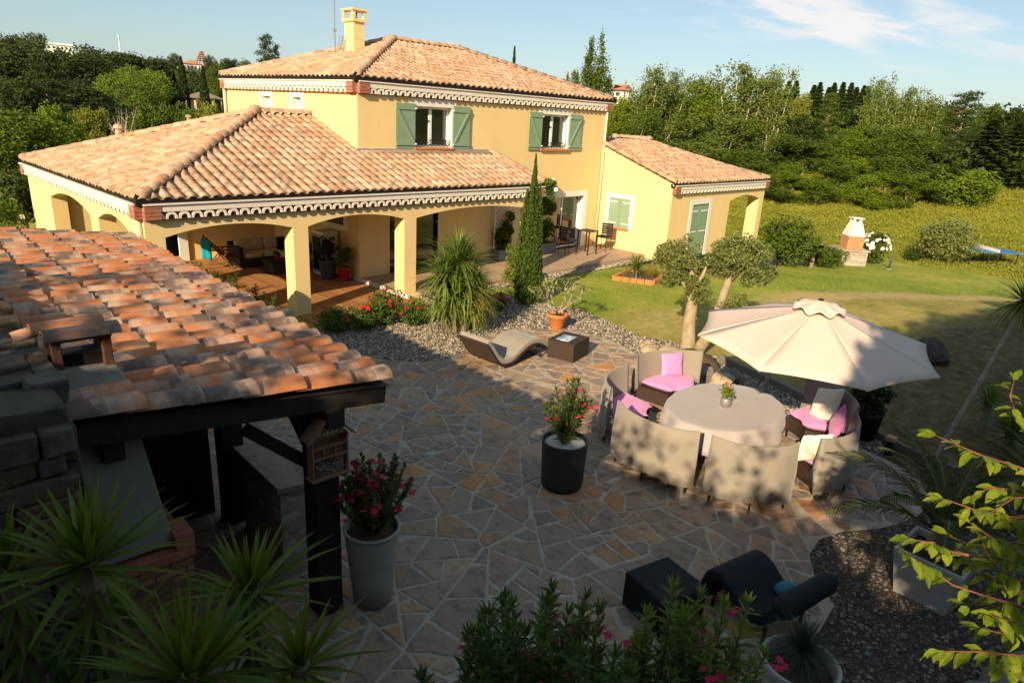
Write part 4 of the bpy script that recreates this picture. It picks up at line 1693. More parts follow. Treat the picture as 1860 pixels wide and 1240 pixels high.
def lance(mb, p, d, L, w, rnd, bend=.25, fold=.25):
    """narrow leaf with midrib fold: 6 quads"""
    d = Vector(d).normalized()
    s = d.cross(Vector((0, 0, 1)))
    if s.length < .1:
        s = d.cross(Vector((1, 0, 0)))
    s.normalize()
    s = (Matrix.Rotation(rnd.uniform(-.7, .7), 3, d) @ s)
    u = s.cross(d)
    V = []
    for t, k in ((0, .12), (.3, .9), (.62, 1), (1, .03)):
        q = Vector(p)+d*L*t-u*bend*L*t*t if u.z > 0 else Vector(p)+d*L*t+u*bend*L*t*t
        V += [q-s*w*k/2+u*fold*w*k/2, q, q+s*w*k/2+u*fold*w*k/2]
    F = []
    for i in range(3):
        for j in range(2):
            F.append((i*3+j, i*3+j+1, (i+1)*3+j+1, (i+1)*3+j))
    mb.add(V, F, 0)


def flower(mb, c, R, rnd, up=Vector((0, 0, 1)), n=5):
    up = (Vector(up)+Vector((rnd.uniform(-.7, .7), rnd.uniform(-.7, .7), rnd.uniform(-.2, .5)))).normalized()
    s = up.orthogonal().normalized()
    t = up.cross(s)
    c = Vector(c)
    for i in range(n):
        a = 2*PI*i/n+rnd.uniform(-.2, .2)
        d = s*math.cos(a)+t*math.sin(a)
        q = up.cross(d)
        V = [c, c+d*R*.55+q*R*.36+up*R*.25, c+d*R*1.05+up*R*.18, c+d*R*.55-q*R*.36+up*R*.25]
        mb.add(V, [(0, 1, 2, 3)], 0)


def leafy_stems(root, nstem, H, spread, leafL, leafw, rnd, leafmat_, stemmat='stem_green', base=(0, 0, 0), lean=.5, whorl=.045, start=.3, flowers=None, nfl=0, flR=.03, young=None, tip=6, cluster=5, base_r=.0):
    """upright shrub of leafy stems; parts go under root"""
    sm, lm, fm, ym = MB(), MB(), MB(), MB()
    tips = []
    B = Vector(base)
    for i in range(nstem):
        az = rnd.uniform(0, 2*PI)
        rr = spread*math.sqrt(rnd.random())
        h = H*rnd.uniform(.62, 1.03)*(1-.22*(rr/spread)**2)
        b0 = B+Vector((math.cos(az), math.sin(az), 0))*(base_r+rr*.12)
        mid = B+Vector((math.cos(az)*rr*lean, math.sin(az)*rr*lean, h*.55))
        tp = B+Vector((math.cos(az)*rr*1.05+rnd.uniform(-.03, .03), math.sin(az)*rr*1.05, h))
        path = bez(b0, mid, tp, 7)
        sm.tube(path, [.009*(1-.7*k/7)*H**.5 for k in range(8)], 5)
        tips.append(tp)
        Lg = sum((path[k+1]-path[k]).length for k in range(7))
        nw = int(Lg*(1-start)/whorl)
        for k in range(nw):
            t = start+(1-start)*(k+.5)/nw
            x = t*7
            a = min(6, int(x))
            q = path[a].lerp(path[a+1], x-a)
            dr = (path[a+1]-path[a]).normalized()
            for j in range(3):
                aa = k*1.05+j*2.1+rnd.uniform(-.3, .3)
                o = dr.orthogonal().normalized()
                o = Matrix.Rotation(aa, 3, dr) @ o
                el = rnd.uniform(.35, 1.1)
                dd = o*math.cos(el)+dr*math.sin(el)
                tgt = ym if (young and t > .86) else lm
                lance(tgt, q, dd, leafL*rnd.uniform(.7, 1.1)*(1 if t < .9 else .8), leafw, rnd, .18)
        for j in range(tip):
            aa = j*2*PI/tip
            o = Matrix.Rotation(aa, 3, 'Z') @ Vector((.45, 0, 1)).normalized()
            lance(ym if young else lm, tp, o, leafL*.75, leafw*.8, rnd, .05)
    if nfl:
        for i in range(nfl):
            tp = tips[i % len(tips)] if i < len(tips) else rnd.choice(tips)
            c = tp+Vector((rnd.uniform(-.06, .06), rnd.uniform(-.06, .06), rnd.uniform(-.14, .03)))*(1+H*.2)
            fm = MB()
            for k in range(cluster):
                flower(fm, c+Vector((rnd.uniform(-1, 1), rnd.uniform(-1, 1), rnd.uniform(-.6, .6)))*flR*1.6, flR, rnd)
            fm.build('flower_cluster', flowers, root)
    sm.build('stem', stemmat, root, smooth=True)
    fo = lm.build('foliage', leafmat_, root)
    if young and ym.f:
        ym.build('young_leaves', young, root)
    return fo


def card_bush(name, label, cat, c, R, nclump, leaf, mat, seed, group=None, trunk=True, wd=.55, zoff=None, cr=None, flowers=None, nfl=0, flR=.06, parent=None, shell=.35):
    """dense bush: crown of leaf clusters around a few stems"""
    rng = np.random.default_rng(seed)
    t = parent or thing(name, label, cat, c, 0, group)
    zc = R[2] if zoff is None else zoff
    V, F, C = clumped(rng, [((c[0], c[1], c[2]+zc), R)], nclump, cr or max(R)*.26, 46, leaf, wd, shell)
    V[:, 2] = np.maximum(V[:, 2], c[2]+.01)
    m = MB()
    m.addnp(V, F)
    if trunk:
        s = MB()
        for k in range(6):
            q = C[rng.integers(len(C))]
            s.tube(bez(c, (c[0]*.6+q[0]*.4, c[1]*.6+q[1]*.4, c[2]+zc*.6), q, 4), [.03*max(R)**.5, .025*max(R)**.5, .018, .012, .006], 5)
        s.build('stem', 'bark', t, smooth=True)
    m.build('foliage', mat, t)
    if flowers:
        fm = MB()
        rnd = random.Random(seed)
        for k in range(nfl):
            d = Vector(unit(rng.normal(size=(1, 3)))[0])
            d.z = abs(d.z)*.9
            p = Vector((c[0]+d.x*R[0]*1.02, c[1]+d.y*R[1]*1.02, c[2]+zc+d.z*R[2]*.98))
            fm = MB()
            for q in range(3):
                flower(fm, p+Vector((rnd.uniform(-1, 1), rnd.uniform(-1, 1), rnd.uniform(-1, 1)))*flR*.5, flR, rnd, d)
            fm.build('flower', flowers, t)
    return t


# ================================================================== DINING GROUP
TC = (4.85, -9.82)
table = thing('dining_table', 'oval garden dining table under the greige cloth', 'table', (TC[0], TC[1], 0))
m = MB()
m.lathe([(.2, 0), (.98, 0), (1.0, .012), (1.0, .03), (.98, .04)], (TC[0], TC[1], .70), 40, sx=1.0, sy=.74)
m.build('table_top', 'dark_rattan', table)
for sx, sy in ((1, 1), (1, -1), (-1, 1), (-1, -1)):
    m = MB()
    m.tube([(TC[0]+sx*.5, TC[1]+sy*.34, .022), (TC[0]+sx*.48, TC[1]+sy*.33, .70)], [.028, .032], 10)
    m.build('leg', 'dark_rattan', table)
# cloth with folds
V, F = [], []
NA = 120
ax, ay = 1.04, .785
for ring, (s, z) in enumerate([(0, .752), (.5, .7525), (.9, .7522), (.985, .750), (1.01, .735), (1.03, .65), (1.045, .56), (1.055, .47), (1.06, .40)]):
    for k in range(NA):
        a = 2*PI*k/NA
        fold = .5+.5*math.sin(a*13+1.5*math.sin(a*3)+.6)
        hang = max(0, (ring-3)/5)
        rr = s*(1+hang*.085*(fold-.35))
        zz = z-hang*.03*math.sin(a*4+.5)+hang*.02*fold
        x, y = ax*rr*math.cos(a), ay*rr*math.sin(a)
        if ring < 3:
            zz += .0012*math.sin(x*14)*(1 if abs(x % .5) < .03 else 0)
        V.append((TC[0]+x, TC[1]+y, zz))
for r_ in range(8):
    for k in range(NA):
        F.append((r_*NA+k, r_*NA+(k+1) % NA, (r_+1)*NA+(k+1) % NA, (r_+1)*NA+k))
m = MB()
m.add(V, F)
cl = m.build('tablecloth', 'table_cloth', label='greige cloth hanging in folds over the oval dining table', cat='tablecloth', smooth=True, solid=.004)

# ---- covered curved chairs: built once, copied round the table
CR, CA = 1.08, .60


def chair_proto(label):
    t = thing('covered_chair', label, 'chair', (0, 0, 0), 0, 'covered chairs around the dining table')
    Yc = CR

    def P(r, phi, z):
        return (r*math.sin(phi), Yc-r*math.cos(phi), z)
    # woven base
    m = MB()
    n = 12
    for k in range(n):
        a, b_ = -CA+2*CA*k/n, -CA+2*CA*(k+1)/n
        V = [P(CR-.03, a, .2), P(CR-.03, b_, .2), P(CR-.62, b_, .2), P(CR-.62, a, .2), P(CR-.03, a, .41), P(CR-.03, b_, .41), P(CR-.62, b_, .41), P(CR-.62, a, .41)]
        Fc = [(0, 1, 5, 4), (2, 3, 7, 6), (4, 5, 6, 7), (3, 2, 1, 0)]
        if k == 0:
            Fc.append((0, 4, 7, 3))
        if k == n-1:
            Fc.append((1, 2, 6, 5))
        m.add(V, Fc)
    m.build('seat_base', 'rattan', t)
    m = MB()
    for k in range(n):
        a, b_ = -CA+2*CA*k/n, -CA+2*CA*(k+1)/n
        V = [P(CR+.005, a, .41), P(CR+.005, b_, .41), P(CR-.045, b_, .41), P(CR-.045, a, .41), P(CR+.022, a, .92), P(CR+.022, b_, .92), P(CR+.006, b_, .92), P(CR+.006, a, .92)]
        m.add(V, [(0, 1, 5, 4), (2, 3, 7, 6), (4, 5, 6, 7), (0, 4, 7, 3), (1, 2, 6, 5)])
    m.build('backrest', 'rattan', t)
    # draped cover
    prof = [(-.075, .40), (-.050, .55), (-.018, .78), (-.002, .935), (.006, .952), (.024, .955), (.034, .945), (.048, .78), (.060, .55), (.074, .36), (.085, .21)]
    nn = 36
    V, F = [], []
    for i, (dr, z) in enumerate(prof):
        for k in range(nn+1):
            s = -1+2*k/nn
            ph = s*(CA+.035)
            low = max(0, (.9-z)/.66)
            wob = .016*math.sin(s*9+z*6)*low+.010*math.sin(s*21+z*11)*low+.012*math.sin((s*6+z*14))*low*abs(s)
            zz = z+.018*s**4*(1 if z > .9 else 0)+(.014*math.sin(s*7+1)-.05*s*s)*(1 if i == len(prof)-1 else 0)
            V.append(P(CR+dr+(wob if i > 5 else wob*.3), ph*(1+.01*low), zz))
    for i in range(len(prof)-1):
        for k in range(nn):
            F.append((i*(nn+1)+k, i*(nn+1)+k+1, (i+1)*(nn+1)+k+1, (i+1)*(nn+1)+k))
    # end panels close the sides
    for k in (0, nn):
        F.append(tuple(i*(nn+1)+k for i in range(len(prof))))
    m = MB()
    m.add(V, F)
    m.build('cover', 'taupe_cloth', t, smooth=True, solid=.004)
    for (r, ph) in ((CR+.02, -CA*.92), (CR+.03, 0), (CR+.02, CA*.92), (CR-.58, -CA*.9), (CR-.58, CA*.9)):
        m = MB()
        m.tube([P(r, ph, .06), P(r-.01, ph, .22)], .018, 8)
        lg = m.build('leg', 'black_metal', t)
        m = MB()
        m.tube([P(r, ph, .022), P(r, ph, .06)], .019, 8)
        m.build('metal_foot', 'chrome', lg)
    return t


CH = {
    'A': ((5.80, -8.12), (4.95, -9.7), 'covered chair with the square pink pillow against its back'),
    'B': ((4.02, -8.22), (4.62, -9.6), 'covered chair turned side-on at the left end of the table beside the pink-pillow chair'),
    'C': ((3.07, -9.62), (4.8, -9.62), 'covered chair seen from behind, left of the one with tree shadows on its cover'),
    'D': ((3.46, -10.99), (4.62, -9.98), 'covered chair seen from behind in the middle, dark tree shadow across its cover'),
    'E': ((5.02, -11.60), (4.98, -9.9), 'covered chair at the front right holding both an ivory and a pink pillow'),
    'F': ((6.45, -10.95), (5.0, -9.85), 'covered chair under the parasol edge with the slanted ivory pillow'),
}
proto = chair_proto(CH['A'][2])
CHM = {}
for k, (mid, tgt, lab) in CH.items():
    d = Vector((tgt[0]-mid[0], tgt[1]-mid[1]))
    rz = math.atan2(-d.x, d.y)
    M = Matrix.Translation((mid[0], mid[1], 0)) @ Matrix.Rotation(rz, 4, 'Z')
    CHM[k] = M
    if k == 'A':
        proto.location = (mid[0], mid[1], 0)
        proto.rotation_euler = (0, 0, rz)
    else:
        dup(proto, (mid[0], mid[1], 0), rz, {'D': (.84, .95, 1.03), 'B': (.9, .95, 1.0)}.get(k), lab)


def seat_cushion(M, lab):
    V, F = [], []
    na, nr = 20, 8
    r0, r1 = CR-.02, CR-.66
    top, bot = [], []
    for sgn in (1, -1):
        for j in range(nr+1):
            for i in range(na+1):
                a = -1+2*i/na
                b_ = j/nr
                e = (1-abs(a)**5)*(1-abs(2*b_-1)**5)
                ph = a*CA*.90
                rr = r0+(r1-r0)*b_
                z = .475+sgn*(.062*max(0, e)**.45)+.008*math.sin(a*5+b_*3)
                V.append(M @ Vector((rr*math.sin(ph), CR-rr*math.cos(ph), z)))
    N1 = (nr+1)*(na+1)
    for s in (0, 1):
        for j in range(nr):
            for i in range(na):
                q = s*N1+j*(na+1)+i
                F.append((q, q+1, q+na+2, q+na+1))
    m = MB()
    m.add(V, F)
    return m.build('seat_cushion', 'pink_cloth', label=lab, cat='cushion', group='pink seat cushions', smooth=True)


seat_cushion(CHM['A'], 'pink seat cushion below the square pink pillow')
seat_cushion(CHM['B'], 'pink seat cushion on the side-on chair at the left end of the table')
seat_cushion(CHM['C'], 'pink seat cushion mostly hidden behind the left front chair cover')
seat_cushion(CHM['D'], 'pink seat cushion hidden behind the middle chair with tree shadows')
seat_cushion(CHM['E'], 'pink seat cushion in front of the upright ivory pillow at the front right')
seat_cushion(CHM['F'], 'pink seat cushion below the slanted ivory pillow')


def pillow(M, c, rot, w, h, th, mat, lab):
    R = M @ Matrix.Translation(c) @ rot
    m = MB()
    V, F = [], []
    n = 14
    for sgn in (1, -1):
        for j in range(n+1):
            for i in range(n+1):
                a, b_ = -1+2*i/n, -1+2*j/n
                e = (1-a**4)*(1-b_**4)
                pin = 1-.06*(1-max(abs(a), abs(b_))**2)*0-.05*(1-abs(a*b_))
                V.append(R @ Vector((a*w/2*pin, sgn*th/2*max(0, e)**.5+.004*math.sin(a*9+b_*7), b_*h/2*pin)))
    k = (n+1)**2
    for s in (0, 1):
        for j in range(n):
            for i in range(n):
                q = s*k+j*(n+1)+i
                F.append((q, q+1, q+n+2, q+n+1))
    m.add(V, F)
    return m.build('pillow', mat, label=lab, cat='pillow', smooth=True)


RX = lambda a: Matrix.Rotation(a, 4, 'X')
RY = lambda a: Matrix.Rotation(a, 4, 'Y')
RZ = lambda a: Matrix.Rotation(a, 4, 'Z')
pillow(CHM['A'], (-.08, .16, .735), RX(.22), .42, .42, .11, 'pink_cloth', 'square pink pillow leaning on the chair back behind the table')
pillow(CHM['F'], (-.02, .27, .74), RX(.5) @ RY(.4), .54, .54, .14, 'ivory_cloth', 'ivory pillow slanting on the chair at the right end of the table')
pillow(CHM['E'], (-.50, .32, .74), RZ(-.62) @ RX(.22), .46, .44, .13, 'ivory_cloth', 'ivory pillow standing against the front right chair back')
pillow(CHM['E'], (.42, .34, .80), RZ(.5) @ RX(.25) @ RY(-.5), .44, .44, .11, 'pink_cloth', 'pink pillow beside the ivory one on the front right chair')

# flowerpot on the table
tp = thing('table_plant', 'small red-flowered plant in a round grey pot on the tablecloth', 'potted plant', (4.80, -9.84, .754))
m = MB()
m.lathe([(.05, 0), (.075, .02), (.083, .07), (.078, .13), (.070, .145), (.060, .145), (.058, .12), (.02, .12)], (4.80, -9.84, .7545), 24)
m.build('pot', 'grey_metal', tp, smooth=True)
rng = np.random.default_rng(21)
P = np.array([4.80, -9.84, 1.0])+rng.normal(size=(150, 3))*np.array((.045, .045, .05))
V, F = cards(P, .05, .75, rng)
m = MB()
m.addnp(V, F)
m.build('foliage', 'leaf_bright', tp)
m = MB()
rnd = random.Random(4)
for k in range(8):
    m = MB()
    flower(m, (4.80+rnd.uniform(-.06, .06), -9.84+rnd.uniform(-.06, .06), 1.06+rnd.uniform(-.02, .04)), .018, rnd)
    m.build('flower', 'flower_red', tp)

# ================================================================== PARASOL
UC = Vector((4.84, -10.88, 2.08))
UR = 1.56
par = thing('parasol', 'large beige octagonal parasol with a wavy vent cap', 'parasol', (6.5, -9.72, 0))
AXN = Vector((-.053, -.037, 1)).normalized()
E1 = Vector((1, 0, .053)).normalized()
E2 = AXN.cross(E1)
RT0 = 0.0
V, F = [], []
nt, na = 9, 8
for p_ in range(8):
    b0 = len(V)
    for j in range(nt+1):
        t = .06+.94*j/nt
        for i in range(na+1):
            s = i/na
            a0, a1 = RT0+p_*PI/4, RT0+(p_+1)*PI/4
            c0 = E1*math.cos(a0)+E2*math.sin(a0)
            c1 = E1*math.cos(a1)+E2*math.sin(a1)
            mid = 1-4*(s-.5)**2
            q = (c0*(1-s)+c1*s)*UR*t*(1-.035*mid*t*t)
            z = .49*(1-t)**.95-.020*mid*t*(1-t)*2.2
            V.append(UC+q+AXN*z)
    for j in range(nt):
        for i in range(na):
            F.append((b0+j*(na+1)+i, b0+j*(na+1)+i+1, b0+(j+1)*(na+1)+i+1, b0+(j+1)*(na+1)+i))
m = MB()
m.add(V, F)
can = m.build('canopy', 'parasol_cloth', par, smooth=True, solid=.003)
bpy.context.view_layer.update()
V, F = [], []
nt, na = 5, 48
for j in range(nt+1):
    t = j/nt
    for i in range(na):
        a = 2*PI*i/na
        r_ = .33*t*(1+.05*t*math.cos(a*8))
        V.append(UC+(E1*math.cos(a)+E2*math.sin(a))*r_+AXN*(.565-.10*t-.02*t*t*math.cos(a*8)*1.5))
for j in range(nt):
    for i in range(na):
        F.append((j*na+i, j*na+(i+1) % na, (j+1)*na+(i+1) % na, (j+1)*na+i))
m = MB()
m.add(V, F)
vc = m.build('vent_cap', 'parasol_cloth', par, smooth=True, solid=.003)
m = MB()
top = UC+AXN*.56
m.lathe([(.012, 0), (.035, .005), (.035, .02), (.02, .03)], top, 14)
m.build('finial', 'black_metal', vc)
for p_ in range(8):
    a = RT0+p_*PI/4
    c0 = E1*math.cos(a)+E2*math.sin(a)
    m = MB()
    m.bar(UC+AXN*.46+c0*.05, UC+c0*UR*.985-AXN*.02, .014, .022)
    m.build('rib', 'grey_metal', par)
m = MB()
m.tube([UC-AXN*.15, UC+AXN*.5], .03, 10)
m.build('hub', 'grey_metal', par)
m = MB()
m.tube([(6.5, -9.72, .0), (6.5, -9.72, 1.62)], .034, 14)
m.build('pole', 'grey_metal', par, smooth=True)
m = MB()
m.tube([(6.5, -9.72, 1.6), (6.35, -9.82, 1.72), (5.9, -10.15, 1.86), tuple(UC-AXN*.12)], .026, 10)
m.build('arm', 'grey_metal', par, smooth=True)
m = MB()
m.box(6.1, 6.9, -9.77, -9.67, .01, .06)
m.box(6.45, 6.55, -10.12, -9.32, .012, .062)
m.build('base', 'black_metal', par)

# ================================================================== LOUNGER AND CUBE TABLE
# wave shaped lounger: head raised at the left, foot end to the right near the cube
H0, H1 = Vector((4.06, -4.60, 0)), Vector((4.02, -5.42, 0))
lg = thing('wave_lounger', 'wave-shaped dark wicker lounger with a greige mattress beside the gravel', 'lounger', (4.9, -4.9, 0))
fx = Vector((1.0, .02, 0)).normalized()
fy = Vector((-.05, 1, 0)).normalized()
wave = [(-.74, .62), (-.61, .45), (-.45, .24), (-.26, .10), (-.02, .095), (.2, .20), (.42, .31), (.62, .345), (.82, .31), (.98, .22), (1.08, .13)]
LC = Vector((4.86, -4.93, .02))


def sm_curve(pts, n):
    out = []
    for i in range(n+1):
        t = i/n*(len(pts)-1)
        k = min(len(pts)-2, int(t))
        f_ = t-k
        p0, p1, p2, p3 = pts[max(0, k-1)], pts[k], pts[k+1], pts[min(len(pts)-1, k+2)]
        out.append(tuple(.5*((2*b)+(-a+c)*f_+(2*a-5*b+4*c-d)*f_*f_+(-a+3*b-3*c+d)*f_**3) for a, b, c, d in zip(p0, p1, p2, p3)))
    return out


wv = sm_curve(wave, 40)


def sweep(lo, hi, half, curve, skip=0):
    V, F = [], []
    for i, (x, z) in enumerate(curve):
        a = curve[max(0, i-1)]
        c = curve[min(len(curve)-1, i+1)]
        tx, tz = c[0]-a[0], c[1]-a[1]
        L = math.hypot(tx, tz)
        nx_, nz_ = -tz/L, tx/L
        for o, h in ((lo, -half), (hi, -half*.985), (hi, half*.985), (lo, half)):
            V.append(LC+fx*(x+nx_*o)+fy*h+Vector((0, 0, z+nz_*o)))
    n = len(curve)
    for i in range(n-1):
        for k in range(4):
            F.append((i*4+k, i*4+(k+1) % 4, (i+1)*4+(k+1) % 4, (i+1)*4+k))
    F.append((3, 2, 1, 0))
    F.append(tuple((n-1)*4+k for k in range(4)))
    return V, F


m = MB()
m.add(*sweep(-.035, 0, .40, wv))
m.build('wicker_frame', 'rattan', lg, smooth=False)
m = MB()
for s in (-1, 1):
    pts = [LC+fx*x+fy*s*.385+Vector((0, 0, z-.03)) for x, z in wv]
    m.tube(pts, .022, 8)
m.build('side_rail', 'dark_rattan', lg, smooth=True)
for x, z in ((-.2, .09), (.85, .3)):
    m = MB()
    for s in (-1, 1):
        p = LC+fx*x+fy*s*.36
        m.tube([p+Vector((0, 0, .002)), p+Vector((0, 0, z))], .02, 8)
    p0, p1 = LC+fx*x-fy*.36, LC+fx*x+fy*.36
    m.tube([p0+Vector((0, 0, .03)), p1+Vector((0, 0, .03))], .016, 8)
    m.build('foot', 'black_metal', lg)
mt = [(x, z) for x, z in wv]
m = MB()
V, F = sweep(.0, .105, .385, mt)
m.add(V, F)
m.build('mattress', 'taupe_cloth', lg, smooth=False, bevel=.04)

cb = thing('cube_table', 'brown wicker cube table with a magazine on top, next to the lounger', 'side table', (6.17, -5.5, 0))
c0, c1, c2 = Vector((5.84, -5.36, 0)), Vector((5.97, -5.95, 0)), Vector((6.66, -5.80, 0))
c3 = c0+(c2-c1)
m = MB()
m.prism([(p.x, p.y) for p in (c0, c1, c2, c3)], .045, .40)
m.build('wicker_body', 'rattan', cb, bevel=.008)
m = MB()
cc = (c0+c2)/2
m.prism([(cc.x+(p.x-cc.x)*1.01, cc.y+(p.y-cc.y)*1.01) for p in (c0, c1, c2, c3)], .401, .418)
m.build('table_top', 'rattan', cb, bevel=.004)
for p in (c0, c1, c2, c3):
    q = cc+(p-cc)*.9
    m = MB()
    m.tube([(q.x, q.y, .02), (q.x, q.y, .045)], .02, 8)
    m.build('foot', 'black_metal', cb)
b = NB('magazine_cover')
n1 = b.noise(7, 3, .5, b.mapping(b.obj(), (1, 1.6, 1)))
b.principled(b.ramp(n1, [(.38, (.75, .75, .74)), (.46, (.35, .55, .72)), (.54, (.10, .22, .40)), (.6, (.70, .68, .62)), (.7, (.45, .36, .26))]), .35)
MAT['magazine_cover'] = b.m
d1 = (c2-c1).normalized()
d2 = (c0-c1).normalized()
mc = c1+d1*.30+d2*.33
mg_ = thing('magazine', 'open glossy magazine lying on the wicker cube table', 'magazine', (mc.x, mc.y, .42))
V, F = [], []
for i in range(13):
    s = -1+2*i/12
    z = .4215+.018*math.sqrt(abs(s))*(1-abs(s)**3)
    for h in (-.15, .15):
        p = mc+d1*s*.21+d2*h
        V.append((p.x, p.y, z))
for i in range(12):
    F.append((2*i, 2*i+1, 2*i+3, 2*i+2))
m = MB()
m.add(V, F)
m.build('pages', 'magazine_cover', mg_, smooth=True, solid=.003)

# ================================================================== POTS ON THE PATIO
# black wicker pot with oleander
bp = thing('wicker_planter', 'tall round black wicker pot with a pink oleander in mid-patio', 'potted plant', (2.14, -8.95, 0))
prof = [(.24, .02), (.265, .03), (.285, .1), (.29, .3), (.30, .5), (.305, .66), (.31, .70), (.285, .70), (.28, .62), (.02, .62)]
m = MB()
m.lathe(prof, (2.14, -8.95, .0), 40)
m.build('pot', 'dark_rattan', bp, smooth=True)
m = MB()
m.lathe([(.0, .0), (.275, 0), (.27, .03), (.0, .04)], (2.14, -8.95, .6205), 20)
m.build('soil', 'pale_pebble', bp)
leafy_stems(bp, 30, .92, .34, .115, .022, random.Random(8), 'leaf_oleander', base=(2.14, -8.95, .62), flowers='flower_pink', nfl=18, flR=.026, start=.12, whorl=.045, cluster=4)
# grey zinc pot
gp = thing('zinc_planter', 'tall tapered grey pot full of red mandevilla beside the timber post', 'potted plant', (-1.05, -9.18, 0))
m = MB()
m.lathe([(.17, .02), (.185, .025), (.215, .3), (.262, .80), (.268, .845), (.275, .85), (.275, .87), (.25, .87), (.245, .78), (.02, .78)], (-1.05, -9.18, 0), 48)
m.build('pot', 'zinc_pot', gp, smooth=True)
m = MB()
m.lathe([(0, 0), (.245, 0), (.22, .03), (0, .05)], (-1.05, -9.18, .781), 20)
m.build('soil', 'soil', gp)
leafy_stems(gp, 58, .80, .38, .06, .026, random.Random(9), 'leaf_oleander', base=(-1.05, -9.18, .80), flowers='flower_crimson', nfl=36, flR=.036, start=.1, whorl=.034, cluster=3, lean=.7)

# dark covered cube and lounger in the foreground shade
q0, q1, q2, q3 = Vector((.80, -10.92, 0)), Vector((1.36, -11.07, 0)), Vector((1.22, -11.62, 0)), Vector((.66, -11.47, 0))
dc = thing('covered_cube', 'black covered cube table in the foreground shade', 'side table', (1.0, -11.27, 0))
m = MB()
m.prism([(p.x, p.y) for p in (q0, q1, q2, q3)], .025, .42)
m.build('cover', 'black_cover', dc, bevel=.02)
m = MB()
cc2 = (q0+q2)/2
for p in (q0, q1, q2, q3):
    q = cc2+(p-cc2)*.85
    m = MB()
    m.tube([(q.x, q.y, .012), (q.x, q.y, .05)], .02, 8)
    m.build('foot', 'black_metal', dc)
dl = thing('dark_lounger', 'black covered wave lounger with a rolled-up head end, next to the black cube', 'lounger', (2.0, -11.8, 0))
LC = Vector((1.70, -12.05, .02))
fx = Vector((.214, .977, 0)).normalized()
fy = Vector((-.977, .214, 0)).normalized()
wave2 = [(-.42, .56), (-.34, .50), (-.24, .38), (-.14, .26), (-.02, .22), (.12, .27), (.26, .37), (.38, .41), (.47, .37), (.53, .2), (.54, .06)]
wv2 = sm_curve(wave2, 36)
m = MB()
m.add(*sweep(-.06, .05, .36, wv2))
m.build('mattress', 'black_cover', dl, smooth=True, bevel=.03)
m = MB()
m.tube([LC+fx*-.34-fy*.46+Vector((0, 0, .56)), LC+fx*-.34-fy*.36+Vector((0, 0, .555)), LC+fx*-.34+fy*.3+Vector((0, 0, .52)), LC+fx*-.34+fy*.40+Vector((0, 0, .50))], [.06, .105, .115, .07], 18)
m.build('head_roll', 'black_cover', dl, smooth=True)
for x in (-.2, .42):
    for s in (-1, 1):
        m = MB()
        p = LC+fx*x+fy*s*.3
        m.tube([p+Vector((0, 0, -.0)), p+Vector((0, 0, .2))], .02, 8)
        m.build('foot', 'black_metal', dl)
tt = MB()
p = LC+fx*-.02-fy*.22+Vector((0, 0, .27))
tt.superell(p+Vector((0, 0, .045)), .13, .085, .06, .8, .8, RZ(-.3), 20, 10)
tt.build('teal_bundle', 'teal_plastic', label='teal rounded item lying on the black lounger', cat='bundle', smooth=True)

# concrete planter with palm
A0, A1, A2, A3 = Vector((3.20, -12.72, 0)), Vector((3.86, -12.76, 0)), Vector((3.80, -13.42, 0)), Vector((3.14, -13.38, 0))
cp = (A0+A2)/2
pl = thing('concrete_planter', 'square flared concrete planter holding a palm, in the gravel at right', 'planter', (cp.x, cp.y, 0))
V, F = [], []
for s, z in ((.78, .0), (1.02, .52), (1.02, .56), (.90, .56), (.86, .48)):
    for p in (A0, A1, A2, A3):
        V.append((cp.x+(p.x-cp.x)*s, cp.y+(p.y-cp.y)*s, z))
for i in range(4):
    for k in range(4):
        F.append((i*4+k, i*4+(k+1) % 4, (i+1)*4+(k+1) % 4, (i+1)*4+k))
F.append((3, 2, 1, 0))
m = MB()
m.add(V, F)
m.build('box', 'concrete', pl, bevel=.008)
m = MB()
m.add([(cp.x+(p.x-cp.x)*.87, cp.y+(p.y-cp.y)*.87, .485) for p in (A0, A1, A2, A3)], [(0, 1, 2, 3)])
m.build('soil', 'soil', pl)


def palm(root, base, n, L, rnd, mat='leaf_palm', el=(0.25, 1.25), leaflet=.22, droop=1.1):
    fm, rm = MB(), MB()
    for i in range(n):
        az = i*2.39996+rnd.uniform(-.2, .2)
        e = el[0]+(el[1]-el[0])*(i/n)+rnd.uniform(-.1, .1)
        p = Vector(base)
        pts = [p]
        k = 12
        LL = L*rnd.uniform(.8, 1.1)
        for s in range(k):
            ee = e-droop*((s+.5)/k)**1.5
            p = p+Vector((math.cos(az)*math.cos(ee), math.sin(az)*math.cos(ee), math.sin(ee)))*(LL/k)
            pts.append(p)
        rm.tube(pts, [.010*(1-.8*s/k)+.002 for s in range(k+1)], 5)
        for s in range(2, k*3):
            t = s/(k*3)*k
            a = min(k-1, int(t))
            q = pts[a].lerp(pts[a+1], t-a)
            d = (pts[a+1]-pts[a]).normalized()
            sd_ = d.cross(Vector((0, 0, 1))).normalized()
            ll = leaflet*math.sin(PI*min(1, (.15+.85*s/(k*3))))**.6
            for sg in (-1, 1):
                dd = (sd_*sg*.8+d*.75+Vector((0, 0, rnd.uniform(-.05, .35)))).normalized()
                w_ = dd.cross(Vector((0, 0, 1))).normalized()*.009
                fm.add([q-w_, q+w_, q+dd*ll*.6+w_*.8-Vector((0, 0, .01)), q+dd*ll-Vector((0, 0, .04)), q+dd*ll*.6-w_*.8-Vector((0, 0, .01))], [(0, 1, 2, 3, 4)], 0)
    rm.build('frond_stalk', 'stem_green', root)
    fm.build('frond', mat, root)


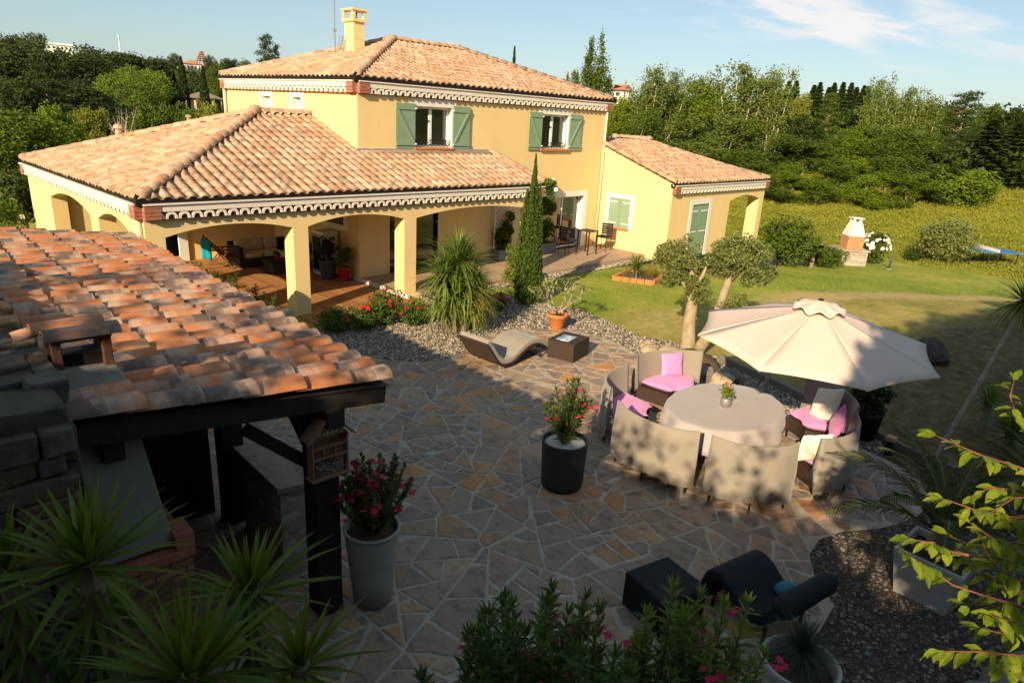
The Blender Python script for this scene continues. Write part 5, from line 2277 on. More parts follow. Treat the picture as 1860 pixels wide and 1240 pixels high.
pp = thing('palm', 'young palm with arching fronds in the concrete planter', 'palm', (cp.x, cp.y, .49))
m = MB()
m.lathe([(.10, 0), (.13, .08), (.14, .18), (.09, .28), (.04, .34)], (cp.x, cp.y, .47), 14)
m.build('trunk', 'bark', pp, smooth=True)
palm(pp, (cp.x, cp.y, .75), 15, 1.3, random.Random(3), el=(.55, 1.4), droop=1.15)

# bowl with fine-leaved yucca, bottom right
bc = Vector((.72, -12.72, 0))
bw_ = thing('bowl_planter', 'round pale bowl planter with a spiky fine-leaved rosette at the bottom', 'potted plant', bc)
m = MB()
m.lathe([(.15, .0), (.18, .005), (.27, .30), (.31, .55), (.315, .60), (.30, .615), (.28, .60), (.27, .5), (.02, .5)], bc, 40)
m.build('pot', 'concrete', bw_, smooth=True)
m = MB()
m.lathe([(0, 0), (.265, 0), (.2, .04), (0, .05)], bc+Vector((0, 0, .501)), 18)
m.build('soil', 'soil', bw_)
m = MB()
rosette(m, bc+Vector((.06, .03, .66)), 420, .40, .010, 1.5, -.5, .25, random.Random(12), 3, taper=1)
m.build('leaves', 'leaf_blue', bw_)

# terracotta pot with bare-twigged plumeria
tpot = thing('terracotta_pot', 'orange terracotta pot with a sparse grey-twigged shrub at the patio edge', 'potted plant', (7.60, -4.10, 0))
m = MB()
m.lathe([(.15, .01), (.165, .02), (.215, .28), (.225, .285), (.24, .29), (.248, .36), (.24, .37), (.215, .37), (.205, .3), (.02, .3)], (7.60, -4.10, .0), 36)
m.build('pot', 'terracotta', tpot, smooth=True)
m = MB()
m.lathe([(0, 0), (.208, 0), (0, .03)], (7.60, -4.10, .305), 16)
m.build('soil', 'soil', tpot)
sm_, lm_ = MB(), MB()
rnd = random.Random(31)


def twig(p, d, L, r, lev):
    q = p+d*L
    sm_.tube([p, p+d*L*.5+Vector((rnd.uniform(-.02, .02), rnd.uniform(-.02, .02), 0)), q], [r, r*.9, r*.8], 6)
    if lev == 0:
        for k in range(5):
            a = rnd.uniform(0, 2*PI)
            lance(lm_, q, Vector((math.cos(a), math.sin(a), rnd.uniform(.1, .9))), .13, .035, rnd)
        return
    for k in range(rnd.choice((2, 3))):
        a = rnd.uniform(0, 2*PI)
        o = Vector((math.cos(a), math.sin(a), rnd.uniform(.0, .5)))
        twig(q, (d*.8+o*.6).normalized(), L*rnd.uniform(.65, .9), r*.75, lev-1)


for k in range(6):
    a = k*1.05+.3
    twig(Vector((7.60, -4.10, .32)), Vector((math.cos(a)*.75, math.sin(a)*.75, .75)).normalized(), .42, .014, 2)
sm_.build('twigs', 'stem_grey', tpot, smooth=True)
lm_.build('foliage', 'leaf_olive', tpot)
# ================================================================== GARDEN PLANTS
# big strap-leaved clump
rnd = random.Random(2)
cd = thing('cordyline', 'huge rounded clump of long strap leaves in the gravel before the porch', 'plant', (5.62, -2.75, 0))
m, dm, st = MB(), MB(), MB()
for (ox, oy, hz_, n, L) in ((0, 0, 1.55, 380, 1.24), (.34, .1, 1.3, 260, 1.15), (-.36, .02, 1.25, 260, 1.15), (.05, -.34, 1.05, 260, 1.08), (.0, .3, 1.2, 130, 1.0), (.3, -.3, .85, 160, 1.0), (-.35, -.25, .85, 160, 1.0), (0, -.5, .62, 150, .85), (.5, -.05, .7, 130, .9), (-.5, -.05, .7, 130, .9)):
    c = Vector((5.62+ox, -2.75+oy, hz_))
    st.tube([(5.62+ox*.4, -2.75+oy*.4, 0), (5.62+ox*.8, -2.75+oy*.8, hz_*.6), c], [.09, .07, .055], 8)
    rosette(m, c, int(n*.62), L*.92, .058, 1.5, -.95, 1.0, rnd, 6, .22, .06, taper=1)
for i in range(130):
    a = rnd.uniform(-1.9, -.4) if i % 3 else rnd.uniform(0, 6.28)
    c = Vector((5.62+.26*math.cos(a), -2.75+.26*math.sin(a), rnd.uniform(.5, 1.15)))
    strap(dm, c, a+rnd.uniform(-.4, .4), rnd.uniform(-.2, .7), rnd.uniform(.7, 1.0), .03, 1.5, 5, 0, 1)
st.build('stem', 'bark', cd)
m.build('leaves', 'leaf_strap', cd)
dm.build('dry_leaves', 'leaf_dry', cd)

# column cypress
def cypress(root, c, H, R, n, L, seed, mat, spl=3):
    rng = np.random.default_rng(seed)
    z = rng.random(n)**.9
    prof = np.interp(z, [0, .06, .2, .45, .7, .88, 1], [.55, .8, 1, .95, .72, .42, .05])
    a = rng.random(n)*2*PI
    # several vertical plumes give furrows
    k = spl*3
    fur = .86+.16*np.cos(a*k+4*np.sin(z*5+a)+3*z)
    r = R*prof*fur*(.82+.25*rng.random(n))
    P = np.stack([c[0]+r*np.cos(a), c[1]+r*np.sin(a), c[2]+.05+z*H], 1)
    V, F = cards(P, L, .38, rng, np.stack([np.cos(a)*.35, np.sin(a)*.35, np.full(n, 1.2)], 1), 1.6)
    m = MB()
    m.addnp(V, F)
    m.build('foliage', mat, root)
    core = MB()
    core.lathe([(R*.3, 0), (R*.62, H*.12), (R*.66, H*.4), (R*.45, H*.7), (R*.1, H*.92)], c, 12)
    core.build('inner_foliage', 'leaf_dark', root)
    t = MB()
    t.tube([c, (c[0], c[1], c[2]+H*.3)], [.07, .05], 8)
    t.build('trunk', 'bark', root)


cy = thing('cypress', 'narrow bright green column cypress standing between porch and lawn', 'cypress tree', (8.6, -2.15, 0))
rngc = np.random.default_rng(77)
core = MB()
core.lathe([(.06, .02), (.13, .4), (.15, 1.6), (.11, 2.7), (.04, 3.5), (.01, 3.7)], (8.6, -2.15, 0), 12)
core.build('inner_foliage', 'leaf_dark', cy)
m = MB()
m.tube([(8.6, -2.15, 0), (8.6, -2.15, 1.0)], [.08, .06], 8)
m.build('trunk', 'bark', cy)
m = MB()
prnd = random.Random(5)
for k in range(34):
    a = k*2.4
    q = .235*math.sqrt((k+.5)/34)
    h1 = 3.86 if k == 0 else prnd.uniform(2.7, 3.75)*(1-.7*q)
    h0 = prnd.uniform(.05, .9) if k > 8 else .05
    r_ = prnd.uniform(.095, .14)
    n = int(1500*(h1-h0)/3.2)
    z = rngc.random(n)
    aa = rngc.random(n)*2*PI
    rr = r_*np.interp(z, [0, .15, .6, .9, 1], [.55, 1, .8, .35, .03])*(.7+.4*rngc.random(n))
    bx = 8.6+q*math.cos(a)*(1.25-.5*z)
    by = -2.15+q*math.sin(a)*(1.25-.5*z)
    P = np.stack([bx+rr*np.cos(aa), by+rr*np.sin(aa), h0+z*(h1-h0)], 1)
    V, F = cards(P, .085, .36, rngc, np.stack([np.cos(aa)*.3, np.sin(aa)*.3, np.full(n, 1.3)], 1), 1.7)
    m.addnp(V, F)
m.build('foliage', 'leaf_cypress', cy)

# roses and geraniums along the deck
ROSE = [((3.35, -1.35, 0), .62, .5, 21, 'rose bush with red blooms at the deck corner, leftmost of the row'),
        ((3.95, -1.6, 0), .60, .55, 22, 'rose bush with red blooms, second from the deck corner'),
        ((4.55, -1.5, 0), .58, .80, 23, 'tallest rose bush with red blooms in front of the deck'),
        ((5.0, -1.95, 0), .45, .55, 24, 'low rose bush with red blooms next to the strap-leaved clump')]
for (c, R, H, sd_, lab) in ROSE:
    card_bush('rose_bush', lab, 'rose bush', c, (R*.8, R*.6, H*.55), 40, .055, 'leaf_rose', sd_, 'rose bushes along the deck', wd=.7, zoff=H*.55, cr=.15, flowers='flower_red', nfl=9, flR=.042)
card_bush('geranium', 'red geranium cluster at the foot of the strap-leaved clump by the lawn', 'flower', (7.55, -2.1, 0), (.32, .25, .2), 20, .06, 'leaf_rose', 31, wd=.8, zoff=.2, cr=.12, flowers='flower_red', nfl=16, flR=.05)
card_bush('low_shrub', 'small leafy shrub with yellow bloom between cypress and terrace', 'shrub', (9.5, -.75, 0), (.28, .3, .62), 34, .07, 'leaf_bright', 33, wd=.7, zoff=.62, cr=.14)
card_bush('low_shrub', 'small green ground shrub right of the cypress foot', 'shrub', (10.2, -.55, 0), (.4, .25, .22), 20, .06, 'leaf_rose', 34, wd=.7, zoff=.2, cr=.12)
# seedlings along the white strip
for i, (x, y, s, sd_) in enumerate(((2.75, 4.9, .5, 1), (2.8, 3.9, .48, 2), (2.85, 2.6, .55, 3), (2.85, 1.4, .5, 4), (2.9, .9, .42, 6), (2.8, 3.2, .4, 5))):
    o = thing('oleander_seedling', ['young oleander at the far end of the pale strip beside the deck', 'young oleander second from the far end of the pale strip', 'largest young oleander in the pale strip beside the deck', 'young oleander second nearest the porch pillar', 'young oleander nearest the porch pillar', 'short young oleander midway along the pale strip'][i], 'plant', (x, y, 0), 0, 'young oleanders beside the deck')
    leafy_stems(o, 5, s, .2, .14, .022, random.Random(sd_), 'leaf_oleander', base=(x, y, .0), start=.05, whorl=.05)
m = MB()
m.box(2.2, 3.18, .28, .48, 0, .14)
m.build('stone_edging', 'pale_pebble', label='pale stone edging closing the planted strip beside the porch pillar', cat='edging', bevel=.015)

# olive tree with two trunks
ol = thing('olive_tree', 'old olive tree with two trunks and clipped grey-green crowns', 'olive tree', (8.75, -7.05, 0))
m = MB()
m.tube([(8.66, -6.98, -.02), (8.68, -6.97, .25), (8.70, -6.92, .7), (8.72, -6.93, 1.15), (8.72, -6.90, 1.45)], [.20, .16, .135, .12, .10], 12)
m.tube([(8.72, -6.93, 1.1), (8.72, -6.75, 1.4), (8.71, -6.45, 1.72), (8.70, -6.20, 1.95), (8.70, -6.05, 2.12)], [.10, .075, .068, .06, .055], 9)
m.tube([(8.72, -6.9, 1.3), (8.75, -6.8, 1.7), (8.75, -6.6, 2.1)], [.09, .06, .03], 8)
m.tube([(8.72, -6.9, 1.3), (8.75, -7.05, 1.7), (8.8, -7.1, 2.0)], [.07, .05, .02], 8)
m.tube([(8.84, -7.12, -.02), (8.82, -7.28, .3), (8.80, -7.46, .75), (8.80, -7.52, 1.2), (8.82, -7.62, 1.7), (8.84, -7.70, 2.0)], [.17, .125, .10, .095, .085, .07], 10)
m.tube([(8.82, -7.65, 1.75), (8.9, -7.95, 2.2), (8.95, -8.2, 2.45)], [.07, .05, .02], 8)
m.tube([(8.82, -7.62, 1.75), (8.8, -7.55, 2.2), (8.8, -7.5, 2.55)], [.06, .04, .02], 8)
m.build('trunk', 'olive_bark', ol, smooth=True)
rng = np.random.default_rng(9)
for mains in ([((8.75, -6.35, 2.05), (.45, .50, .50)), ((8.75, -6.80, 1.75), (.42, .55, .55)), ((8.75, -6.95, 1.35), (.36, .42, .32)), ((8.7, -6.3, 1.75), (.35, .4, .4))],
              [((8.85, -7.85, 2.30), (.50, .62, .48)), ((8.85, -7.45, 2.2), (.4, .4, .45)), ((8.85, -8.1, 1.95), (.36, .42, .3)), ((8.82, -7.75, 1.25), (.2, .25, .25))]):
    V, F, C = clumped(rng, mains, 120, .13, 66, .085, .32, .35)
    m = MB()
    m.addnp(V, F)
    m.build('crown', 'leaf_olive', ol)

# rocks round the olive, soil mound, edging
def rock(c, r, mat, seed, lab, cat='rock', group=None, amp=.35):
    m = MB()
    m.blob(c, *r, amp=amp, fr=1.3, seed=seed, nu=16, nv=10, flat=-c[2]-.02)
    o = m.build('rock', mat, label=lab, cat=cat, group=group, smooth=False)
    return o


GRK = 'rocks edging the olive bed'
RK = [((7.78, -6.62, .1), (.26, .2, .15), 'tan_rock', 'flat tan rock left of the olive trunk'),
      ((8.05, -6.95, .1), (.24, .24, .14), 'tan_rock', 'tan rock at the near foot of the olive trunk'),
      ((8.15, -6.3, .08), (.22, .16, .1), 'tan_rock', 'small tan rock behind the flat one at the olive'),
      ((7.45, -8.05, .12), (.2, .26, .17), 'boulder', 'grey rock beside the soil mound behind the pink-pillow chair'),
      ((7.35, -8.5, .12), (.26, .22, .16), 'tan_rock', 'tan block on the gravel behind the dining table'),
      ((7.75, -8.45, .12), (.2, .25, .15), 'boulder', 'grey rock at the parasol edge behind the soil mound')]
for i, (c, r, mt_, lab) in enumerate(RK):
    rock(c, r, mt_, 40+i, lab, group=GRK)
m = MB()
m.blob((7.95, -7.6, .02), .38, .62, .32, amp=.2, fr=1.2, seed=5, flat=-.03)
m.build('soil_mound', 'brown_wood' if False else 'soil', label='brown soil mound at the foot of the olive tree', cat='soil mound', smooth=True)
ed = MB()
pts = [(8.75, -7.75), (8.55, -8.3), (8.25, -9.2), (7.9, -10.1), (7.5, -11.0), (7.05, -12.0), (6.95, -12.6)]
for (a, b_) in zip(pts[:-1], pts[1:]):
    ed.bar((a[0], a[1], .06), (b_[0], b_[1], .06), .10, .16)
ed.build('border_kerb', 'boulder', label='low stone kerb between gravel and dry grass at right', cat='kerb', bevel=.012)
rock((13.0, -10.6, .0), (.8, .55, .38), 'dark_boulder', 61, 'dark rounded boulder on the shaded dry grass behind the parasol', 'boulder')
rock((1.6, -14.0, .1), (.62, .5, .42), 'boulder', 62, 'large pitted boulder at the bottom right corner', 'boulder')
rock((2.4, -14.2, .1), (.5, .42, .36), 'boulder', 63, 'second pitted boulder at the right edge below the planter', 'boulder')

# brick-edged bed with small cordyline by the wing
c5 = Vector((14.0, -2.2, 0))
bed = thing('brick_bed', 'small flower bed edged in orange brick on the lawn', 'flower bed', (13.5, -2.4, 0))
m = MB()
P5 = [(13.0, -1.75), (13.55, -2.85), (14.6, -2.6), (14.4, -1.4)]
for i in range(4):
    a, b_ = Vector((*P5[i], .06)), Vector((*P5[(i+1) % 4], .06))
    L = (b_-a).length
    n = int(L/.22)
    for k in range(n):
        m.bar(a.lerp(b_, (k+.04)/n), a.lerp(b_, (k+.96)/n), .10, .16)
m.build('brick_edge', 'terracotta', bed)
m = MB()
m.add([(p[0], p[1], .05) for p in P5], [(0, 1, 2, 3)])
m.build('gravel_fill', 'gravel_bed', bed)
cdl = thing('cordyline', 'small spiky cordyline rising from the brick-edged bed', 'plant', (13.75, -2.05, .05))
m = MB()
rosette(m, (13.75, -2.05, .32), 130, .85, .035, 1.5, -.3, .9, random.Random(6), 5, 0, .05, taper=1)
m.build('leaves', 'leaf_strap', cdl)
m = MB()
m.tube([(13.75, -2.05, .04), (13.75, -2.05, .36)], [.07, .05], 8)
m.build('stem', 'bark', cdl)
gs = thing('ornamental_grass', 'tuft of pale ornamental grass beside the small cordyline', 'grass tuft', (14.3, -2.35, .05))
m = MB()
rosette(m, (14.3, -2.35, .06), 160, .75, .02, 1.5, .5, .8, random.Random(66), 5, 0, .12, taper=1)
m.build('leaves', 'leaf_dry', gs)

# ================================================================== PORCH FURNITURE
sf = thing('corner_sofa', 'dark wicker corner sofa with cream cushions under the porch', 'sofa', (5.1, 5.5, .03))
m = MB()
m.box(4.2, 6.15, 5.3, 6.15, .06, .30)
m.box(5.35, 6.15, 4.1, 5.3, .06, .30)
m.build('seat_base', 'dark_rattan', sf, bevel=.01)
m = MB()
m.box(4.2, 6.15, 6.0, 6.15, .301, .72)
m.box(6.02, 6.15, 4.1, 5.999, .301, .72)
m.build('backrest', 'dark_rattan', sf, bevel=.01)
m = MB()
m.box(4.2, 4.33, 5.3, 5.999, .301, .66)
m.build('armrest', 'dark_rattan', sf, bevel=.01)
for (a, b_) in ((4.36, 4.98), (4.99, 5.6)):
    m = MB()
    m.superell(((a+b_)/2, 5.66, .37), (b_-a)/2, .34, .085, .35, .25)
    m.build('seat_cushion', 'cream_cushion', sf, smooth=True)
m = MB()
m.superell((5.7, 4.8, .37), .33, .66, .085, .35, .25)
m.build('seat_cushion', 'cream_cushion', sf, smooth=True)
for k, (x, y, r_) in enumerate(((4.5, 5.78, .15), (4.95, 5.86, -.05), (5.42, 5.86, .06), (5.86, 5.35, 1.5), (5.88, 4.7, 1.6))):
    m = MB()
    m.superell((x, y, .62), .235, .09, .20, .55, .5, RZ(r_) @ RX(-.22))
    m.build('back_cushion', 'cream_cushion', sf, smooth=True)
ct = thing('coffee_table', 'dark wicker coffee table on the deck in front of the sofa', 'coffee table', (4.95, 4.45, .03))
m = MB()
m.box(4.62, 5.25, 4.1, 4.75, .06, .36)
m.build('body', 'dark_rattan', ct, bevel=.01)
m = MB()
m.box(4.60, 5.27, 4.08, 4.77, .361, .385)
m.build('table_top', 'dark_rattan', ct, bevel=.004)


def potted(name, lab, c, prof, potmat, plantmat, H, R, seed, leaf=.08, n=30, sq=None):
    t = thing(name, lab, 'potted plant', c)
    zt = max(p[1] for p in prof)
    m = MB()
    if sq:
        V, F = [], []
        for r_, z in prof:
            for sx, sy in ((-1, -1), (1, -1), (1, 1), (-1, 1)):
                V.append((c[0]+sx*r_*sq[0], c[1]+sy*r_*sq[1], c[2]+z))
        for i in range(len(prof)-1):
            for k in range(4):
                F.append((i*4+k, i*4+(k+1) % 4, (i+1)*4+(k+1) % 4, (i+1)*4+k))
        F.append((3, 2, 1, 0))
        F.append(tuple((len(prof)-1)*4+k for k in range(4)))
        m.add(V, F)
    else:
        m.lathe(prof, c, 28)
    m.build('pot', potmat, t, smooth=not sq)
    card_bush('', '', '', (c[0], c[1], c[2]+zt*.85), (R, R, H/2), n, leaf, plantmat, seed, zoff=H/2, cr=R*.45, parent=t, shell=.2)
    return t


potted('flower_pot', 'small plant in a red pot on the coffee table', (4.9, 4.35, .386), [(.05, 0), (.07, .01), (.085, .13), (.09, .14), (.075, .14), (.07, .11), (.01, .11)], 'red_glaze', 'leaf_rose', .2, .10, 51, .05, 10)
potted('grey_pot', 'large dark grey pot with a leafy shrub in front of the white cabinet', (5.70, 2.95, .03), [(.17, 0), (.19, .02), (.25, .5), (.285, .51), (.29, .56), (.26, .56), (.24, .5), (.02, .5)], 'slate_grey_pot', 'leaf_dark', .75, .28, 52, .08, 30)
potted('red_pot', 'tall red glazed pot with a small shrub on the deck', (5.95, 2.50, .03), [(.12, 0), (.13, .02), (.165, .34), (.185, .35), (.185, .39), (.165, .39), (.155, .34), (.02, .34)], 'red_glaze', 'leaf_oak', .65, .22, 53, .07, 26)

cbn = thing('white_cabinet', 'white glass-fronted cabinet against the porch side wall', 'cabinet', (5.95, 3.5, .03))
m = MB()
m.box(5.72, 6.2, 3.2, 3.80, .04, 1.30)
m.build('body', 'white_paint', cbn, bevel=.012)
m = MB()
m.box(5.69, 5.719, 3.22, 3.78, .10, 1.22)
d_ = m.build('door', 'grey_metal', cbn, bevel=.005)
m = MB()
m.box(5.684, 5.689, 3.28, 3.72, .18, 1.15)
m.build('pane', 'pane_glass', d_)

dk_ = thing('deck_chair', 'folding wooden steamer chair on the deck near the doorway', 'deck chair', (3.8, 5.7, .03))
m = MB()
A_, B_ = Vector((3.36, 5.75, 0)), Vector((4.1, 5.45, 0))
ex = (B_-A_).normalized()
ey = Vector((-ex.y, ex.x, 0))


def dq(a, b_, z):
    return A_+ex*a+ey*b_+Vector((0, 0, z))


for s in (0, .52):
    m.bar(dq(.0, s, .92), dq(.62, s, .33), .05, .035)
    m.bar(dq(.60, s, .34), dq(1.25, s, .30), .05, .035)
    m.bar(dq(.1, s, .05), dq(.55, s, .58), .045, .035)
    m.bar(dq(.75, s, .05), dq(.35, s, .56), .045, .035)
    m.bar(dq(.2, s, .58), dq(.75, s, .58), .07, .03)
m.build('frame', 'brown_wood', dk_)
m = MB()
for k in range(9):
    t = k/8
    p, q = dq(.02+.58*t, .0, .93-.57*t), dq(.02+.58*t, .52, .93-.57*t)
    m.bar(p, q, .05, .015)
for k in range(8):
    p, q = dq(.64+.6*k/7, .0, .36-.03*k/7), dq(.64+.6*k/7, .52, .36-.03*k/7)
    m.bar(p, q, .055, .015)
m.build('slats', 'brown_wood', dk_)
V, F = [], []
for i in range(9):
    for j in range(7):
        z = .95-.07*i
        V.append(dq(-.06+.27*j/6, -.045-.012*math.sin(j*1.9)-.004*i, z-.09*j/6))
for i in range(8):
    for j in range(6):
        F.append((i*7+j, i*7+j+1, (i+1)*7+j+1, (i+1)*7+j))
m = MB()
m.add(V, F)
m.build('towel', 'turquoise', label='turquoise towel hanging over the deck chair back', cat='towel', smooth=True, solid=.008)

# ================================================================== TERRACE FURNITURE
def trellis(mb, P, d, W_, H_, z, sp=.17):
    P, d = Vector(P), Vector(d)
    Z = Vector((0, 0, 1))
    n = int((W_+H_)/sp)
    for sgn in (1, -1):
        for k in range(-n, n*2):
            u0 = k*sp
            pts = []
            for t in (0, H_):
                pts.append((u0+sgn*t, t))
            # clip to the panel
            (a, za), (b_, zb_) = pts
            lo, hi = 0, 1
            da = b_-a
            for lim, sg in ((0, 1), (W_, -1)):
                fa, fb = (a-lim)*sg, (b_-lim)*sg
                if fa < 0 and fb < 0:
                    lo, hi = 1, 0
                elif fa < 0:
                    lo = max(lo, fa/(fa-fb))
                elif fb < 0:
                    hi = min(hi, fa/(fa-fb))
            if hi-lo > .03:
                p = P+d*(a+da*lo)+Z*(z+H_*lo)
                q = P+d*(a+da*hi)+Z*(z+H_*hi)
                mb.bar(p, q, .02, .012, up=d.cross(Z))
    for u in (0, W_):
        mb.bar(P+d*u+Z*z, P+d*u+Z*(z+H_), .03, .03)


for i, (x, y, w, lab, H_, gh) in enumerate(((11.35, 1.75, .72, 'grey trough with dark shrub and white trellis under the porch end', 1.75, .9), (13.45, 1.82, .85, 'grey trough with white trellis and tall climber beside the sliding door', 2.25, 2.45))):
    t = thing('trellis_planter', lab, 'planter', (x, y, .13), 0, 'trellis planters on the terrace')
    m = MB()
    m.box(x, x+w, y-.02, y+.36, .135, .50)
    m.build('trough', 'trough_grey', t, bevel=.012)
    m = MB()
    m.box(x+.03, x+w-.03, y+.01, y+.33, .5005, .505)
    m.build('soil', 'soil', t)
    m = MB()
    trellis(m, (x+.03, y+.30, 0), (1, 0, 0), w-.06, H_, .48)
    m.build('trellis', 'white_paint', t)
    rng = np.random.default_rng(70+i)
    if i == 0:
        mains = [((x+w*.5, y+.2, .85), (.34, .2, .36)), ((x+w*.8, y+.2, 1.2), (.16, .12, .5))]
    else:
        mains = [((x+w*.55, y+.2, 1.0), (.36, .22, .55)), ((x+w*.6, y+.2, 1.8), (.32, .2, .5)), ((x+w*.5, y+.15, 2.5), (.33, .22, .32))]
    V, F, C = clumped(rng, mains, 70, .15, 50, .085, .6, .3)
    m = MB()
    m.addnp(V, F)
    m.build('climber', 'leaf_oak' if i == 0 else 'leaf_rose', t)
wp = MB()
wp.box(10.98, 11.37, .085, .53, 0, 2.44)
wp.build('end_pillar', 'white_render', house)
gl = MB()
gl.superell((13.98, 1.74, 2.38), .085, .085, .085, 1, 1)
lo_ = thing('globe_lamp', 'white globe lamp above the climber by the sliding door', 'lamp', (13.98, 1.74, 2.3))
gl.build('globe', 'flower_white', lo_, smooth=True)
gl = MB()
gl.tube([(13.98, 2.19, 2.30), (13.98, 1.9, 2.27), (13.98, 1.76, 2.30)], .014, 8)
gl.build('bracket', 'black_metal', lo_)

bt = thing('bistro_table', 'square dark slatted bar table on the terrace', 'table', (15.2, 1.12, .13))
m = MB()
for k in range(7):
    x = 14.92+.08*k
    m.box(x, x+.07, .83, 1.41, .955, .98)
m.build('table_top', 'dark_rattan', bt)
for sx in (14.95, 15.44):
    for sy in (.87, 1.37):
        m = MB()
        m.box(sx-.018, sx+.018, sy-.018, sy+.018, .135, .955)
        m.build('leg', 'dark_rattan', bt)
bcp = thing('bar_chair', 'dark woven bar chair on the left of the bistro table', 'chair', (0, 0, 0), 0, 'bar chairs on the terrace')
m = MB()
m.box(-.22, .22, -.22, .22, .50, .56)
m.build('seat', 'dark_rattan', bcp, bevel=.01)
m = MB()
for k in range(5):
    m.box(-.22, .22, -.24, -.21, .585+.085*k, .655+.085*k)
m.box(-.22, -.19, -.235, -.205, .5, 1.0)
m.box(.19, .22, -.235, -.205, .5, 1.0)
m.build('backrest', 'dark_rattan', bcp)
for sx in (-1, 1):
    for sy in (-1, 1):
        m = MB()
        m.tube([(sx*.22, sy*.22+(-.02 if sy < 0 else 0), .003), (sx*.2, sy*.2, .5)], .014, 8)
        m.build('leg', 'black_metal', bcp)
m = MB()
m.box(-.2, .2, .19, .21, .2, .22)
m.box(-.2, .2, -.215, -.195, .2, .22)
m.build('footrest', 'black_metal', bcp)
dup(bcp, (16.25, 1.18, .132), PI/2+.15, None, 'dark slatted bar chair on the right of the bistro table, near the wing wall')
bcp.location = (14.45, 1.42, .132)
bcp.rotation_euler = (0, 0, -PI/2-.25)

# ================================================================== ON THE LAWN
def at_far(px, py, d):
    p = far_point(px, py, d)
    return Vector((p.x, p.y, ground_h(p.x, p.y)))


b0 = at_far(1538, 476, 37.6)
zb = b0.z
bq = thing('garden_barbecue', 'brick and stone garden barbecue with a white tapered hood on the lawn', 'barbecue', b0, 0)
fr_ = Vector((CAM.x-b0.x, CAM.y-b0.y, 0)).normalized()
sd2 = Vector((-fr_.y, fr_.x, 0))
rot = math.atan2(fr_.y, fr_.x)+PI/2
S_ = .92


def frus(mb, rings, c):
    V, F = [], []
    for hx, hy, z, ox in rings:
        for sx, sy in ((-1, -1), (1, -1), (1, 1), (-1, 1)):
            q = Matrix.Rotation(rot+.5, 3, 'Z') @ Vector((sx*hx+ox, sy*hy, 0))
            V.append((c[0]+q.x*S_, c[1]+q.y*S_, c[2]+z*S_))
    for i in range(len(rings)-1):
        for k in range(4):
            F.append((i*4+k, i*4+(k+1) % 4, (i+1)*4+(k+1) % 4, (i+1)*4+k))
    F.append((3, 2, 1, 0))
    F.append(tuple((len(rings)-1)*4+k for k in range(4)))
    mb.add(V, F)


b = NB('rubble_stone')
vor = b.n('ShaderNodeTexVoronoi', feature='DISTANCE_TO_EDGE')
vor.inputs['Scale'].default_value = 5
mp_ = b.mapping(b.obj(), (1, 1, 2.2))
b.l(mp_, vor.inputs['Vector'])
v2 = b.n('ShaderNodeTexVoronoi')
v2.inputs['Scale'].default_value = 5
b.l(mp_, v2.inputs['Vector'])
sc_ = b.n('ShaderNodeSeparateColor')
b.l(v2.outputs['Color'], sc_.inputs[0])
col = b.ramp(sc_.outputs[0], [(0, (.26, .22, .18)), (.4, (.40, .34, .27)), (.7, (.34, .25, .17)), (1, (.50, .45, .38))])
col = b.mix(b.math('LESS_THAN', vor.outputs['Distance'], .035), col, (.42, .38, .32))
b.principled(col, .9, b.bump(vor.outputs['Distance'], .8, .03), spec=.15)
MAT['rubble_stone'] = b.m
b = NB('orange_brick')
br = b.n('ShaderNodeTexBrick')
br.inputs['Scale'].default_value = 1
br.inputs['Brick Width'].default_value = .22
br.inputs['Row Height'].default_value = .07
br.inputs['Mortar Size'].default_value = .008
br.inputs['Color1'].default_value = (.52, .20, .07, 1)
br.inputs['Color2'].default_value = (.42, .15, .05, 1)
br.inputs['Mortar'].default_value = (.42, .34, .26, 1)
mp_ = b.n('ShaderNodeVectorMath', operation='ADD')
b.l(b.mapping(b.obj(), rot=(PI/2, 0, 0)), br.inputs['Vector'])
b.principled(br.outputs['Color'], .85)
MAT['orange_brick'] = b.m
m = MB()
frus(m, [(.72, .62, -.1, 0), (.72, .62, .78, 0), (.80, .68, .781, 0), (.80, .68, .86, 0)], b0)
m.build('stone_base', 'rubble_stone', bq)
m = MB()
frus(m, [(.44, .40, .861, .05), (.44, .40, 1.55, .05)], b0)
m.build('brick_firebox', 'orange_brick', bq)
m = MB()
frus(m, [(.43, .39, 1.551, .05), (.40, .36, 1.72, .05), (.29, .27, 2.1, .05), (.24, .22, 2.28, .05)], b0)
m.build('hood', 'render_cream', bq)
m = MB()
for (a, c_) in ((-.17, -.15), (.17, -.15), (-.17, .15), (.17, .15)):
    q = Matrix.Rotation(rot+.5, 3, 'Z') @ Vector((a+.05, c_, 0))
    q = q*S_
    m.box(b0.x+q.x-.055, b0.x+q.x+.055, b0.y+q.y-.055, b0.y+q.y+.055, zb+2.281*S_, zb+2.45*S_)
frus(m, [(.30, .28, 2.45, .05), (.30, .28, 2.50, .05)], b0)
m.build('chimney_cap', 'render_cream', bq)
for dx, lab in ((-1.05, 'grey curved pipe post left of the barbecue'), (1.9, 'grey curved pipe post right of the barbecue')):
    p = at_far(1541, 476, 36.3)+sd2*-dx*-1
    p = b0+Vector((-fr_.y, fr_.x, 0))*dx
    p.z = ground_h(p.x, p.y)
    o = thing('bent_pipe', lab, 'pipe', p, 0, 'bent pipes by the barbecue')
    m = MB()
    m.tube([p, p+Vector((0, 0, .45)), p+sd2*-.04+Vector((0, 0, .6)), p+sd2*-.2+Vector((0, 0, .68))], .05, 8)
    m.build('tube', 'slate_grey_pot', o, smooth=True)
    m = MB()
    m.lathe([(.1, 0), (.1, .03)], p, 10)
    m.build('foot', 'concrete', o)
p = at_far(1584, 470, 38.8)
